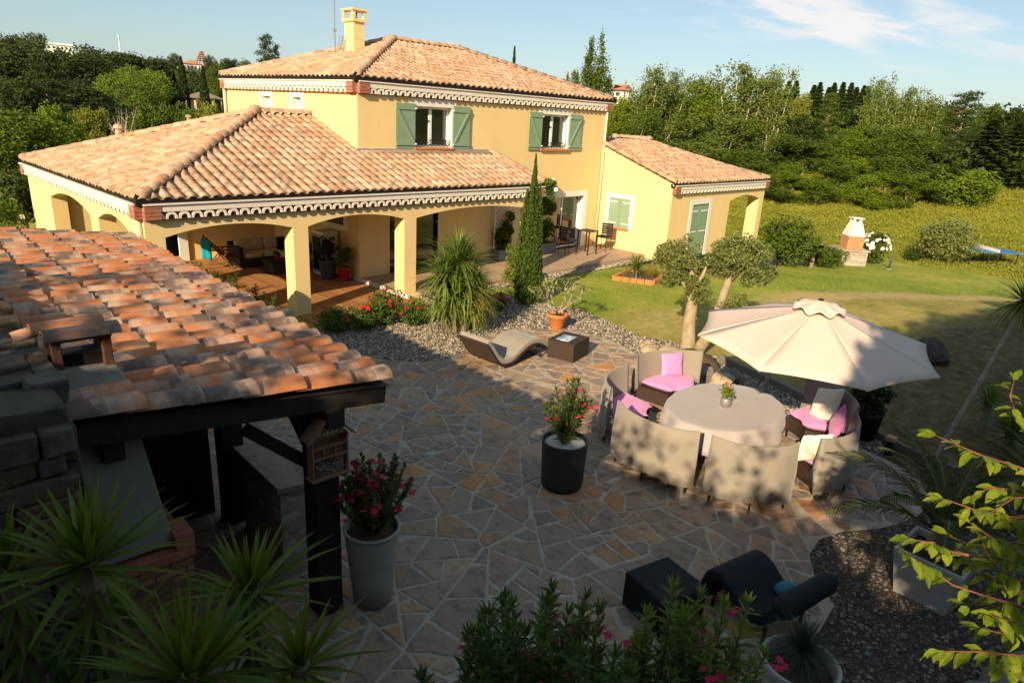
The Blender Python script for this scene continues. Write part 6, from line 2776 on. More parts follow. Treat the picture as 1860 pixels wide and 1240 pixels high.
card_bush('white_flower_bush', 'bush of white flowers behind the barbecue', 'flower bush', p, (.62, .7, .85), 36, .14, 'leaf_oak', 81, zoff=.85, cr=.26, flowers='flower_white', nfl=60, flR=.075)
p = at_far(1710, 470, 43.5)
card_bush('round_bush', 'rounded grey-green bush on the far lawn', 'bush', p, (1.45, 1.4, 1.12), 210, .17, 'leaf_olive', 82, zoff=1.1, cr=.36, wd=.35)
p = at_far(1425, 455, 33)
card_bush('photinia_bush', 'dense bush with orange-tinted leaves at the wing corner', 'bush', p, (1.25, 1.2, 1.15), 110, .15, 'leaf_oak', 83, zoff=1.1, cr=.34)
p = at_far(1478, 462, 34)
o = thing('small_palm', 'small spiky palm left of the barbecue', 'palm', p)
m = MB()
m.tube([p, p+Vector((0, 0, 1.05))], [.1, .07], 8)
m.build('trunk', 'bark', o)
m = MB()
rosette(m, p+Vector((0, 0, 1.1)), 110, .8, .05, 1.5, -.6, .8, random.Random(5), 4, 0, .04, taper=1)
m.build('fronds', 'leaf_strap', o)
p = at_far(1500, 465, 35)
card_bush('agave_bush', 'low spiky green shrub beside the barbecue base', 'shrub', p, (.8, .7, .5), 40, .22, 'leaf_oak', 84, zoff=.5, cr=.3, wd=.25)
p = at_far(1476, 470, 33)
rock((p.x, p.y, p.z+.12), (.45, .35, .28), 'tan_rock', 85, 'pale rock on the lawn left of the barbecue')
p = at_far(1658, 471, 42.5)
card_bush('dark_ground_shrub', 'low dark shrub on the far lawn left of the round bush', 'shrub', p, (.75, .5, .3), 24, .12, 'leaf_dark', 86, zoff=.25, cr=.22)
p = at_far(1396, 466, 29.5)
lo2 = thing('lounge_seat', 'low dark garden seat on the lawn behind the olive tree', 'seat', p)
m = MB()
m.superell(p+Vector((0, 0, .22)), .5, .42, .2, .4, .4, RZ(.4))
m.build('seat', 'black_cover', lo2, smooth=True)
m = MB()
m.superell(p+sd2*-.35+Vector((0, 0, .55)), .12, .4, .3, .5, .5, RZ(.4) @ RY(.4))
m.build('backrest', 'black_cover', lo2, smooth=True)

# table-tennis table
tq = at_far(1790, 470, 44.5)
tt_ = thing('table_tennis_table', 'blue table-tennis table on the lawn at the meadow edge', 'table', tq)
dx_ = Vector((.70, -.71, 0))
dy_ = Vector((.71, .70, 0))
zt = tq.z+.76
for s in (-1, 1):
    m = MB()
    m.obox(tq+dx_*s*.70+Vector((0, 0, .76)), dx_, dy_, Vector((0, 0, 1)), .685, .76, .02)
    m.build('table_top', 'table_blue', tt_)
m = MB()
m.obox(tq+Vector((0, 0, .86)), dx_, dy_, Vector((0, 0, 1)), .012, .9, .085)
m.build('net', 'white_paint', tt_)
for a in (-1.25, -.25, .25, 1.25):
    m = MB()
    for s in (-1, 1):
        p = tq+dx_*a+dy_*s*.6
        m.tube([p, p+Vector((0, 0, .74))], .03, 6)
    m.bar(tq+dx_*a-dy_*.6+Vector((0, 0, .25)), tq+dx_*a+dy_*.6+Vector((0, 0, .25)), .03)
    m.build('leg', 'black_metal', tt_)
# ================================================================== TILED SHELTER WITH BARBECUE
SH = thing('garden_shelter', 'timber shelter with a low terracotta tile roof over the outdoor kitchen at left', 'shelter', (-.93, -9.3, 0), -.043)
SM = W[SH.name]


def sl(x, y, z):
    return SM @ Vector((x, y, z))


class LB:
    """mesh builder working in the shelter's own axes"""
    pass


def lbuild(m, name, mat, parent, **k):
    m.v = [tuple(SM @ Vector(p)) for p in m.v]
    return m.build(name, mat, parent, **k)


RS = .115
zr_ = lambda x: 2.40-RS*x
rnd = random.Random(17)
tl, chn = MB(), MB()
PIT, CRS = .262, .405
ncol = 31
for c in range(ncol):
    yc = .10+PIT*c
    xmax = -2.42 if yc < 5.2 else -4.6
    ncr = int(math.ceil(-xmax/CRS))
    for k in range(ncr):
        x0 = -k*CRS+.03+rnd.uniform(-.018, .018)
        L = .52
        if -2.5 < x0-.25 < -1.96 and .38 < yc < .88:
            continue
        ang = rnd.uniform(-.025, .025)
        dz = rnd.uniform(-.004, .008)
        n = 10
        rows = []
        for (dx, r, lift) in ((0, .124, .030), (.015, .123, .030), (.08, .120, .026), (.16, .117, .021), (.24, .114, .016), (.32, .110, .011), (.42, .104, .006), (L, .098, 0)):
            row = []
            for j in range(n+1):
                a = PI*(.02+.96*j/n)
                xx, yy = x0-dx, yc+math.cos(a)*r+ang*dx
                row.append((xx, yy, zr_(xx)+lift+dz+math.sin(a)*r*.74-.012))
            rows.append(row)
        V = [p for row in rows for p in row]
        F = [(i*(n+1)+j, i*(n+1)+j+1, (i+1)*(n+1)+j+1, (i+1)*(n+1)+j) for i in range(7) for j in range(n)]
        r_ = rnd.random()*.97+.02
        tl.add(V, F, [r_+i for i in range(7) for j in range(n)])
        inner = []
        for j in range(n+1):
            a = PI*(.02+.96*j/n)
            inner.append((x0+.001, yc+math.cos(a)*.106, zr_(x0)+.03+dz+math.sin(a)*.106*.74-.016))
        F2 = [(j, n+1+j, n+2+j, j+1) for j in range(n)]
        tl.add(rows[0]+inner, F2, r_)
    # channel between columns
    yv = yc+PIT/2
    V = []
    for xx in (.05, xmax):
        for t in (-.08, -.05, 0, .05, .08):
            V.append((xx, yv+t, zr_(xx)-.045+(abs(t)/.08)**2*.035))
    chn.add(V, [(j, j+1, 6+j, 5+j) for j in range(4)], rnd.random()*.9+.05)
roof = lbuild(tl, 'tile_roof', 'shelter_tile', SH, smooth=True)
lbuild(chn, 'channel_tiles', 'shelter_tile', roof, smooth=True)
bm_ = MB()
bm_.add([(.02, .0, zr_(.02)-.055), (.02, 8.15, zr_(.02)-.055), (-4.7, 8.15, zr_(-4.7)-.055), (-4.7, 0, zr_(-4.7)-.055)], [(0, 1, 2, 3)])
lbuild(bm_, 'roof_boards', 'dark_timber', roof)
bm_ = MB()
bm_.bar((-.02, .06, zr_(-.02)-.14), (-2.6, .06, zr_(-2.6)-.14), .08, .16)
for k in range(1, 9):
    bm_.bar((-.02, .06+k, zr_(-.02)-.13), (-4.6, .06+k, zr_(-4.6)-.13), .07, .13)
bm_.bar((-.54, -.02, 2.17), (-.54, 8.1, 2.17), .16, .18)
bm_.bar((-2.2, .1, 2.33), (-2.2, 8.1, 2.33), .14, .16)
lbuild(bm_, 'roof_beams', 'dark_timber', SH, bevel=.006)
for (x, y) in ((-.54, .30), (-.62, 2.35), (-.54, 5.0), (-.54, 7.7)):
    m = MB()
    m.box(x-.12, x+.12, y-.12, y+.12, .0, 2.08)
    m.box(x-.125, x+.125, y-.125, y+.125, .0, .12)
    lbuild(m, 'post', 'dark_timber', SH, bevel=.01)
m = MB()
m.bar((-.54, .42, 1.65), (-.54, 1.0, 2.08), .1, .1)
m.bar((-.66, .30, 1.65), (-1.2, .30, 2.14), .1, .1)
lbuild(m, 'brace', 'dark_timber', SH)

# stone gable wall
b = NB('wall_stone')
col = b.ramp(b.attr('rnd'), [(0, (.12, .108, .09)), (.35, (.17, .15, .122)), (.6, (.13, .115, .092)), (.72, (.20, .13, .07)), (.86, (.15, .105, .07)), (1, (.22, .20, .175))])
n_ = b.noise(6, 6, .7)
col = b.mix(b.ramp(n_, [(.45, (0, 0, 0)), (.65, (.7, .7, .7))]), col, (.06, .055, .05))
b.principled(col, .92, b.bump(b.noise(13, 8, .75), 1.0, .06), spec=.15)
MAT['wall_stone'] = b.m
sw = thing('stone_wall', 'rough grey stone gable wall at the left edge of the shelter roof', 'wall', tuple(sl(-3.3, 0, 0)))
mo_, stn = MB(), MB()
mo_.box(-4.1, -2.58, -.26, 8.1, 0, 2.84)
rnd = random.Random(23)


def stone(c, hx, hy, hz):
    e = rnd.uniform(.12, .24)

    def fn(q, s=rnd.random()*50):
        d = noise.noise(q*5+Vector((s, s, s)))*.15+noise.noise(q*14+Vector((s, s, s)))*.09+noise.noise(q*34+Vector((s, s, s)))*.045
        return q*(1+d)
    stn.superell(c, hx, hy, hz, e, e, RZ(rnd.uniform(-.06, .06)) @ RY(rnd.uniform(-.07, .07)), 34, 18, rnd.random()*.97+.02, fn)


z = 0.0
while z < 2.72:   # front face
    h = rnd.uniform(.09, .19)
    x = -4.15
    while x < -2.56:
        w = min(rnd.uniform(.14, .46), -2.50-x)
        if w > .08:
            stone((x+w/2, -.30, z+h/2), w/2*.97, .13, h/2*.95)
        x += w
    z += h
z = 0.0
while z < 2.72:   # inner side face
    h = rnd.uniform(.14, .26)
    y = -.3
    while y < 8.0:
        w = rnd.uniform(.25, .6)
        stone((-2.56, y+w/2, z+h/2), .10, w/2*.97, h/2*.95)
        y += w
    z += h
y = -.34
while y < 8:      # coping
    w = rnd.uniform(.18, .36)
    x = -4.15
    while x < -2.5:
        q = min(rnd.uniform(.2, .48), -2.42-x)
        if q > .1:
            stone((x+q/2, y+w/2, 2.85+rnd.uniform(-.05, .06)), q/2*1.03, w/2*1.03, rnd.uniform(.05, .10))
        x += q
    y += w
lbuild(mo_, 'mortar', 'grey_render', sw)
lbuild(stn, 'stones', 'wall_stone', sw, smooth=False)

# little chimney poking through the tiles
chy = thing('barbecue_chimney', 'small soot-stained chimney with clay tile cap on the shelter roof', 'chimney', tuple(sl(-2.15, .6, 2.6)))
CX, CY = -2.23, .62
m = MB()
V = []
for hx, hy, z_ in ((.31, .34, 2.50), (.29, .32, 2.67), (.255, .24, 2.70), (.20, .16, 2.855)):
    for sx, sy in ((-1, -1), (1, -1), (1, 1), (-1, 1)):
        V.append((CX+sx*hx, CY+sy*hy, z_+(.015 if sx < 0 else -.015)))
F = [(i*4+k, i*4+(k+1) % 4, (i+1)*4+(k+1) % 4, (i+1)*4+k) for i in range(3) for k in range(4)]+[(12, 13, 14, 15)]
m.add(V, F)
lbuild(m, 'plinth', 'old_concrete', chy, bevel=.018)
for sx in (-1, 1):
    for sy in (-1, 1):
        m = MB()
        m.box(CX+sx*.155-.03, CX+sx*.155+.03, CY+sy*.115-.03, CY+sy*.115+.03, 2.83, 3.06)
        lbuild(m, 'brick_post', 'soot_brick', chy, bevel=.006)
m = MB()
m.box(CX-.125, CX+.125, CY-.085, CY+.085, 2.84, 2.95)
lbuild(m, 'flue_opening', 'dark_inside', chy)
m = MB()
m.box(CX-.19, CX+.19, CY-.15, CY+.15, 3.06, 3.075)
lbuild(m, 'cap_slab', 'soot_brick', chy)
for (yy, x0, L, zz) in ((CY-.09, CX+.25, .47, 3.07), (CY+.10, CX+.19, .45, 3.08)):
    m = MB()
    V = []
    for (dx, r) in ((0, .105), (L*.5, .10), (L, .094)):
        for j in range(11):
            a = PI*j/10
            V.append((x0-dx, yy+math.cos(a)*r, zz+math.sin(a)*r*.62+.02))
    for (dx, r) in ((0, .092), (L, .081)):
        for j in range(11):
            a = PI*j/10
            V.append((x0-dx, yy+math.cos(a)*r, zz+math.sin(a)*r*.62+.012))
    F = [(i*11+j, i*11+j+1, (i+1)*11+j+1, (i+1)*11+j) for i in range(2) for j in range(10)]
    F += [(j, 33+j, 34+j, j+1) for j in range(10)]+[(22+j, 44+j, 45+j, 23+j) for j in range(10)]
    m.add(V, F, .015+.01*rnd.random())
    lbuild(m, 'cap_tile', 'shelter_tile', chy, smooth=True)
m = MB()
V = []
for dx in (0, .15):
    for j in range(8):
        a = PI*j/7
        V.append((CX-.22-dx, CY+.12+math.cos(a)*.08, 3.08+math.sin(a)*.05-dx*.2))
m.add(V, [(j, j+1, 9+j, 8+j) for j in range(7)], .3)
lbuild(m, 'broken_tile', 'shelter_tile', chy, smooth=True, solid=.015)

# barbecue below: plastered hood on a brick base
b2 = NB('dark_brick')
br = b2.n('ShaderNodeTexBrick')
br.inputs['Scale'].default_value = 1
br.inputs['Brick Width'].default_value = .22
br.inputs['Row Height'].default_value = .062
br.inputs['Mortar Size'].default_value = .01
br.inputs['Color1'].default_value = (.40, .15, .06, 1)
br.inputs['Color2'].default_value = (.13, .055, .035, 1)
br.inputs['Mortar'].default_value = (.10, .085, .07, 1)
b2.l(b2.mapping(b2.obj(), rot=(PI/2, 0, 0)), br.inputs['Vector'])
b2.principled(br.outputs['Color'], .85, b2.bump(br.outputs['Fac'], -.6, .01))
MAT['dark_brick'] = b2.m
bb = thing('built_in_barbecue', 'plastered hood on a brick fireplace under the shelter roof', 'barbecue', tuple(sl(-2.1, .6, 0)))
m = MB()
V = []
for (xa, xb, ya, yb, z_) in ((-2.56, -1.90, .02, .9, 1.50), (-2.56, -1.92, .04, .9, 1.62), (-2.56, -2.0, .2, .85, 2.36), (-2.56, -2.02, .2, .85, 2.45)):
    V += [(xa, ya, z_), (xb, ya, z_), (xb, yb, z_), (xa, yb, z_)]
m.add(V, [(i*4+k, i*4+(k+1) % 4, (i+1)*4+(k+1) % 4, (i+1)*4+k) for i in range(3) for k in range(4)]+[(3, 2, 1, 0)])
lbuild(m, 'hood', 'grey_render', bb, bevel=.01)
m = MB()
m.box(-2.56, -1.80, -.02, .95, 0, 1.38)
lbuild(m, 'brick_base', 'dark_brick', bb)
m = MB()
m.box(-2.57, -1.78, -.05, 1.0, 1.381, 1.46)
m.box(-1.92, -1.78, -.05, .2, 1.461, 1.60)
lbuild(m, 'brick_course', 'red_brick', bb, bevel=.008)
m = MB()
m.box(-1.799, -1.79, .2, .75, .7, 1.2)
lbuild(m, 'fire_opening', 'dark_inside', bb)
kw = thing('kitchen_wall', 'low rubble stone wall with sloping slab under the shelter', 'wall', tuple(sl(-.5, 1.6, 0)))
m = MB()
m.box(-.60, -.16, 1.1, 2.1, 0, .92)
lbuild(m, 'stone_body', 'rubble_stone', kw)
m = MB()
m.obox((-.39, 1.6, .97), (1, 0, -.12), (0, 1, 0), (.12, 0, 1), .27, .58, .035)
lbuild(m, 'cap_slab', 'flagstone', kw, bevel=.01)
m = MB()
for k in range(12):
    x0_ = -2.5+.146*k
    m.box(x0_, x0_+.142, 2.62+.004*(k % 2), 2.66+.004*(k % 2), 0, 2.18)
m.box(-2.5, -.75, 2.665, 2.70, .1, 2.1)
lbuild(m, 'board_partition', 'dark_timber', SH)

# insect hotel on the corner post
ih = thing('insect_hotel', 'house-shaped wooden insect hotel with log ends fixed to the timber post', 'insect hotel', tuple(sl(-.54, .17, 1.6)))
X0, Y0, Z0, HW, DP = -.56, .175, 1.60, .175, .11


def ib(x0, x1, y0, y1, z0, z1, mm):
    mm.box(X0+x0, X0+x1, Y0-y1, Y0-y0, Z0+z0, Z0+z1)


m = MB()
ib(-HW, HW, 0, .012, 0, .38, m)
m.prism([(0, 0), (0, 0), (0, 0)], 0, 0) if False else None
m.add([(X0-HW, Y0, Z0+.38), (X0+HW, Y0, Z0+.38), (X0, Y0, Z0+.57), (X0-HW, Y0-.012, Z0+.38), (X0+HW, Y0-.012, Z0+.38), (X0, Y0-.012, Z0+.57)], [(0, 1, 2), (5, 4, 3)])
for (a, c) in ((-HW, -HW+.018), (HW-.018, HW)):
    ib(a, c, .012, DP, 0, .38, m)
ib(-HW-.02, HW+.02, .0, DP+.02, -.02, -.001, m)
for zz in (.175, .275, .385):
    ib(-HW+.018, HW-.018, .012, DP, zz, zz+.014, m)
for xx in (-.06, .05):
    ib(xx-.007, xx+.007, .012, DP, .19, .275, m)
lbuild(m, 'frame', 'hotel_wood', ih, bevel=.002)
m = MB()
for s in (-1, 1):
    d_ = Vector((s*(HW+.05), 0, -.235)).normalized()
    nn = Vector((s*.235, 0, HW+.05)).normalized()
    m.obox((X0+s*(HW+.05)/2, Y0-.065, Z0+.60-.235/2), d_, (0, 1, 0), nn, .16, .085, .009)
lbuild(m, 'roof', 'hotel_wood', ih, bevel=.003)
m = MB()
rnd = random.Random(2)
for row, zz in enumerate((.415, .455, .495, .53)):
    w = (HW-.03)*(1-max(0, zz-.385)/.19)
    x = -w
    while x < w-.02:
        r_ = rnd.uniform(.013, .024)
        m.tube([(X0+x+r_, Y0-.02, Z0+zz), (X0+x+r_, Y0-DP+rnd.uniform(0, .012), Z0+zz)], r_, 10)
        x += 2*r_+.003
lbuild(m, 'log_ends', 'cut_wood', ih)
m = MB()
rng = np.random.default_rng(4)
P = np.stack([rng.uniform(-.135, .135, 420), -rng.uniform(.05, .095, 420), rng.uniform(.012, .168, 420)], 1)+np.array((X0, Y0, Z0))
V, F = pebbles(P, np.full(420, .010), rng)
m.addnp(V, F)
lbuild(m, 'cones', 'bark', ih)
m = MB()
ib(-.045, .04, .05, .09, .195, .27, m)
ib(-.14, -.07, .05, .085, .195, .27, m)
ib(.06, .14, .05, .085, .195, .27, m)
lbuild(m, 'inner_blocks', 'brown_wood', ih)

# ================================================================== FOREGROUND PLANTS
def yucca(px, py, d, n, L, w, seed, lab, e0=1.52, e1=-.15, droop=.28, grp='yuccas in the bottom left corner'):
    c = near_point(px, py, d)
    g = ground_h(c.x, c.y)
    o = thing('yucca', lab, 'yucca', (c.x, c.y, g), 0, grp)
    m = MB()
    rosette(m, c, int(n*1.1), L*.95, w*1.05, e0, e1, droop, random.Random(seed), 6, .28, .05)
    for k in range(40):
        strap(m, c-Vector((0, 0, .08+.012*k)), k*2.4, -.5, L*.55, w, .6, 4, .2)
    m.build('leaves', 'leaf_yucca', o)
    m = MB()
    m.tube([(c.x, c.y, g-.05), (c.x+.03, c.y-.03, (g+c.z)/2), c+Vector((0, 0, .03))], [.07, .06, .05], 8)
    m.build('trunk', 'bark', o)
    return o


yucca(160, 1025, 3.4, 54, .60, .052, 1, 'yucca rosette in front of the grey plastered hood')
yucca(345, 1235, 3.1, 52, .66, .050, 2, 'largest yucca rosette at the bottom edge left of the timber post')
yucca(455, 1080, 3.7, 46, .56, .045, 3, 'yucca rosette just left of the timber post foot')
yucca(210, 1150, 3.9, 30, .46, .048, 4, 'upright yucca tuft below the one by the plastered hood', .9 if False else 1.52, .4, .3)
yucca(15, 1040, 3.5, 30, .46, .05, 5, 'yucca rosette cut off by the left edge')
yucca(545, 1215, 3.3, 30, .5, .042, 6, 'yucca tuft with leaves reaching over the paving at the bottom')
rng = np.random.default_rng(8)
n = 15000
x, y = rng.uniform(-5.6, -2.35, n), rng.uniform(-13.0, -9.75, n)
s_ = poly_sd(BANK, x, y)
ok = s_ > -.15
x, y = x[ok], y[ok]
z = ground_np(x, y)+.05+(.55+.5*np.sin(x*4+1)*np.cos(y*3.3))*rng.random(len(x))*np.clip((s_[ok]+.15)*2, .15, 1.3)
V, F = cards(np.stack([x, y, z], 1), .075, .85, rng, np.tile(np.array([[0, 0, .1]]), (len(x), 1)), 1)
m = MB()
m.addnp(V, F)
m.build('ground_cover', 'leaf_ivy', kind='stuff', label='leafy creeping ground cover on the bank at bottom left')


def oleander(px, py, d, n, spread, seed, lab, nfl, young=None, dx=0, dy=0):
    tp = near_point(px, py, d)
    g = ground_h(tp.x, tp.y)
    g = max(0, g-.02)
    o = thing('oleander', lab, 'oleander', (tp.x, tp.y, g), 0, 'flowering oleanders along the bottom edge')
    leafy_stems(o, int(n*1.9), tp.z-g, spread*1.1, .125, .023, random.Random(seed), 'leaf_oleander', base=(tp.x, tp.y, g), flowers='flower_pink', nfl=nfl, flR=.028, start=.38, whorl=.04, young=young, cluster=4, lean=.6)


oleander(985, 1060, 3.95, 22, .42, 3, 'oleander with pink-red blooms, left of the black cube', 16)
oleander(880, 1150, 3.8, 18, .36, 4, 'low oleander with few red blooms at the bottom, leftmost of the row', 7)
oleander(1080, 1120, 3.7, 20, .36, 5, 'oleander filling the bottom between the leftmost ones and the black cube', 10)
oleander(1225, 1055, 4.0, 14, .30, 6, 'oleander with sunlit yellow-green tips in front of the black cube', 8, 'leaf_oleander_young')
oleander(1320, 1095, 3.9, 13, .28, 7, 'oleander with sunlit red flowers in front of the black lounger', 10, 'leaf_oleander_young')
oleander(1185, 1180, 3.6, 16, .36, 8, 'low oleander at the bottom edge under the black cube', 6)

# leafy shrub reaching in from the right
dg = thing('dogwood', 'sunlit leafy shrub branches hanging in from the right edge', 'shrub', near_point(1960, 1500, 2.4))
TW = [([(1900, 868), (1850, 848), (1780, 826), (1735, 806), (1698, 790)], 2.35), ([(1900, 945), (1830, 938), (1770, 925), (1712, 905)], 2.55), ([(1900, 1010), (1850, 1000), (1800, 975), (1760, 948)], 2.5),
      ([(1900, 1112), (1850, 1100), (1790, 1082), (1730, 1062), (1690, 1032), (1650, 1008)], 2.25), ([(1760, 1008), (1720, 1000), (1690, 985), (1650, 978)], 2.4), ([(1900, 1185), (1850, 1190), (1780, 1183), (1708, 1182)], 2.15),
      ([(1900, 1062), (1850, 1052), (1810, 1030), (1790, 1000), (1778, 975)], 2.5), ([(1890, 1150), (1840, 1128), (1800, 1118)], 2.2), ([(1890, 900), (1840, 905), (1800, 930)], 2.6), ([(1900, 1225), (1860, 1215), (1820, 1215)], 2.2),
      ([(1890, 800), (1850, 770), (1835, 720), (1842, 690)], 2.7), ([(1900, 980), (1860, 960), (1830, 945)], 2.6), ([(1900, 1090), (1850, 1075), (1800, 1050), (1762, 1020)], 2.7), ([(1900, 1035), (1850, 1020), (1800, 1010), (1740, 1015)], 2.9),
      ([(1900, 1160), (1860, 1150), (1820, 1150), (1780, 1140)], 2.4), ([(1900, 905), (1850, 890), (1800, 885), (1765, 900)], 2.8), ([(1900, 1130), (1850, 1120), (1800, 1100), (1750, 1095)], 2.6), ([(1900, 1000), (1845, 985), (1795, 990), (1750, 985), (1720, 970)], 2.8)]
sm_, lm_ = MB(), MB()
rnd = random.Random(14)


def broadleaf(mb, p, d, L, w, rnd):
    d = Vector(d).normalized()
    s = d.cross(Vector((0, 0, 1)))
    s = s.normalized() if s.length > .1 else Vector((1, 0, 0))
    s = Matrix.Rotation(rnd.uniform(-.5, .5), 3, d) @ s
    u = s.cross(d)
    if u.z < 0:
        u = -u
    V = []
    bend = rnd.uniform(.15, .5)
    for t, k in ((0, .05), (.15, .55), (.35, .95), (.55, 1), (.75, .72), (.9, .32), (1, .02)):
        q = Vector(p)+d*L*t-u*bend*L*t*t
        wv_ = .06*math.sin(t*14+L*90)*w
        V += [q-s*w*k/2+u*(.22*w*k/2+wv_), q, q+s*w*k/2+u*(.22*w*k/2-wv_)]
    F = [(i*3+j, i*3+j+1, (i+1)*3+j+1, (i+1)*3+j) for i in range(6) for j in range(2)]
    mb.add(V, F, 0)


for pts, d in TW:
    P = [near_point(px, py, d+.06*math.sin(i*2.1)) for i, (px, py) in enumerate(pts)]
    P2 = []
    for i in range(len(P)-1):
        for k in range(4):
            P2.append(P[i].lerp(P[i+1], k/4))
    P2.append(P[-1])
    sm_.tube(P2, [.0055*(1-.75*i/len(P2)) for i in range(len(P2))], 6)
    Lt = 0
    nxt = .02
    for i in range(len(P2)-1):
        seg = (P2[i+1]-P2[i])
        Lt += seg.length
        while nxt < Lt:
            nxt += rnd.uniform(.024, .038)
            q = P2[i].lerp(P2[i+1], rnd.random())
            dr = seg.normalized()
            sd_ = dr.cross(Vector((0, 0, 1))).normalized()
            for sg in (-1, 1):
                if rnd.random() < .25:
                    continue
                dd = dr*rnd.uniform(.3, .9)+sd_*sg*rnd.uniform(.3, 1)+Vector((0, 0, rnd.uniform(-.9, .15)))
                broadleaf(lm_, q, dd, rnd.uniform(.042, .075), rnd.uniform(.021, .034), rnd)
    for k in range(3):
        dd = (P2[-1]-P2[-3]).normalized()+Vector((rnd.uniform(-.4, .4), rnd.uniform(-.4, .4), rnd.uniform(-.3, .3)))
        broadleaf(lm_, P2[-1], dd, rnd.uniform(.045, .07), .026, rnd)
stem = [near_point(1960, 1500, 2.4), near_point(1935, 1200, 2.4), near_point(1925, 1000, 2.5), near_point(1905, 780, 2.7)]
stem[0].z = ground_h(stem[0].x, stem[0].y)
sm_.tube(stem, [.02, .016, .012, .006], 8)
for pts, d in TW:
    if pts[0][0] >= 1885:
        sm_.tube([near_point(pts[0][0], pts[0][1], d), near_point(1932, pts[0][1]+60, d+.05)], [.0055, .008], 6)
sm_.build('twigs', 'twig_red', dg, smooth=True)
lm_.build('foliage', 'leaf_dogwood', dg)

# leaning spiky tree and dark plants at the right edge
b0 = Vector((6.75, -12.25, 0))
tp_ = near_point(1862, 548, 11.2)
lt = thing('leaning_yucca_tree', 'slender leaning speckled trunk with a spiky head at the right edge', 'tree', b0)
m = MB()
path = bez(b0, b0.lerp(tp_, .45)+Vector((.15, 0, -.12)), tp_, 10)
m.tube(path, [.05-.0015*i for i in range(11)], 10)
m.build('trunk', 'bark', lt, smooth=True)
m = MB()
rosette(m, tp_, 120, .75, .04, 1.5, -.9, .7, random.Random(41), 5, .2, .06, taper=1)
m.build('leaves', 'leaf_yucca', lt)
for (px, py, z, L, n, sd_, lab) in ((1835, 790, .5, .8, 90, 42, 'dark yucca at the right edge below the leaning trunk'), (1795, 735, .55, .6, 60, 43, 'smaller dark yucca beside the leaning trunk foot')):
    s = sight(px, py)
    t = (z-CAM.z)/s.z
    c = CAM+s*t
    o = thing('yucca', lab, 'yucca', (c.x, c.y, ground_h(c.x, c.y)))
    m = MB()
    rosette(m, c, n, L, .05, 1.5, -.2, .5, random.Random(sd_), 5, .2, .05)
    m.build('leaves', 'leaf_yucca', o)
    m = MB()
    m.tube([(c.x, c.y, ground_h(c.x, c.y)-.05), c], [.08, .06], 8)
    m.build('trunk', 'bark', o)


def on_ground(px, py, z=0):
    s = sight(px, py)
    return CAM+s*((z-CAM.z)/s.z)


c = on_ground(1562, 792)
potted('dark_pot', 'dark pot with a bushy plant at the right end of the dining group', (c.x, c.y, .008), [(.2, 0), (.22, .02), (.27, .42), (.285, .43), (.285, .47), (.26, .47), (.25, .4), (.02, .4)], 'gutter_brown', 'leaf_dark', .5, .3, 91, .08, 26)
c = on_ground(1612, 826)
gl_ = thing('garden_lamp', 'small dark bollard lamp with a yellowish top on the gravel', 'lamp', c)
m = MB()
m.lathe([(.055, 0), (.06, .01), (.06, .24), (.065, .25)], c, 14)
m.build('body', 'black_metal', gl_, smooth=True)
m = MB()
m.box(c.x-.075, c.x+.075, c.y-.075, c.y+.075, .252, .32)
m.build('lamp_head', 'cut_wood', gl_, bevel=.01)
o = thing('palm_seedling', 'low palm with dark spreading fronds at the right edge of the paving', 'palm', (6.7, -13.6, 0))
m = MB()
m.lathe([(.06, 0), (.09, .1), (.05, .3)], (6.7, -13.6, 0), 10)
m.build('trunk', 'bark', o)
palm(o, (6.7, -13.6, .3), 13, 1.1, random.Random(8), el=(.3, 1.3), droop=1.0)
# ================================================================== TREES BEYOND THE GARDEN
def mesh_from(name, V, F, mat, smooth=False):
    me = bpy.data.meshes.new(name)
    me.from_pydata(V.tolist() if hasattr(V, 'tolist') else V, [], F.tolist() if hasattr(F, 'tolist') else F)
    me.update()
    if smooth:
        me.polygons.foreach_set('use_smooth', [True]*len(me.polygons))
    me.materials.append(MAT[mat])
    return me


def limbs_mesh(paths):
    m = MB()
    for pts, r0, r1 in paths:
        n = len(pts)
        m.tube(pts, [r0+(r1-r0)*i/(n-1) for i in range(n)], 6, cap=False)
    return m


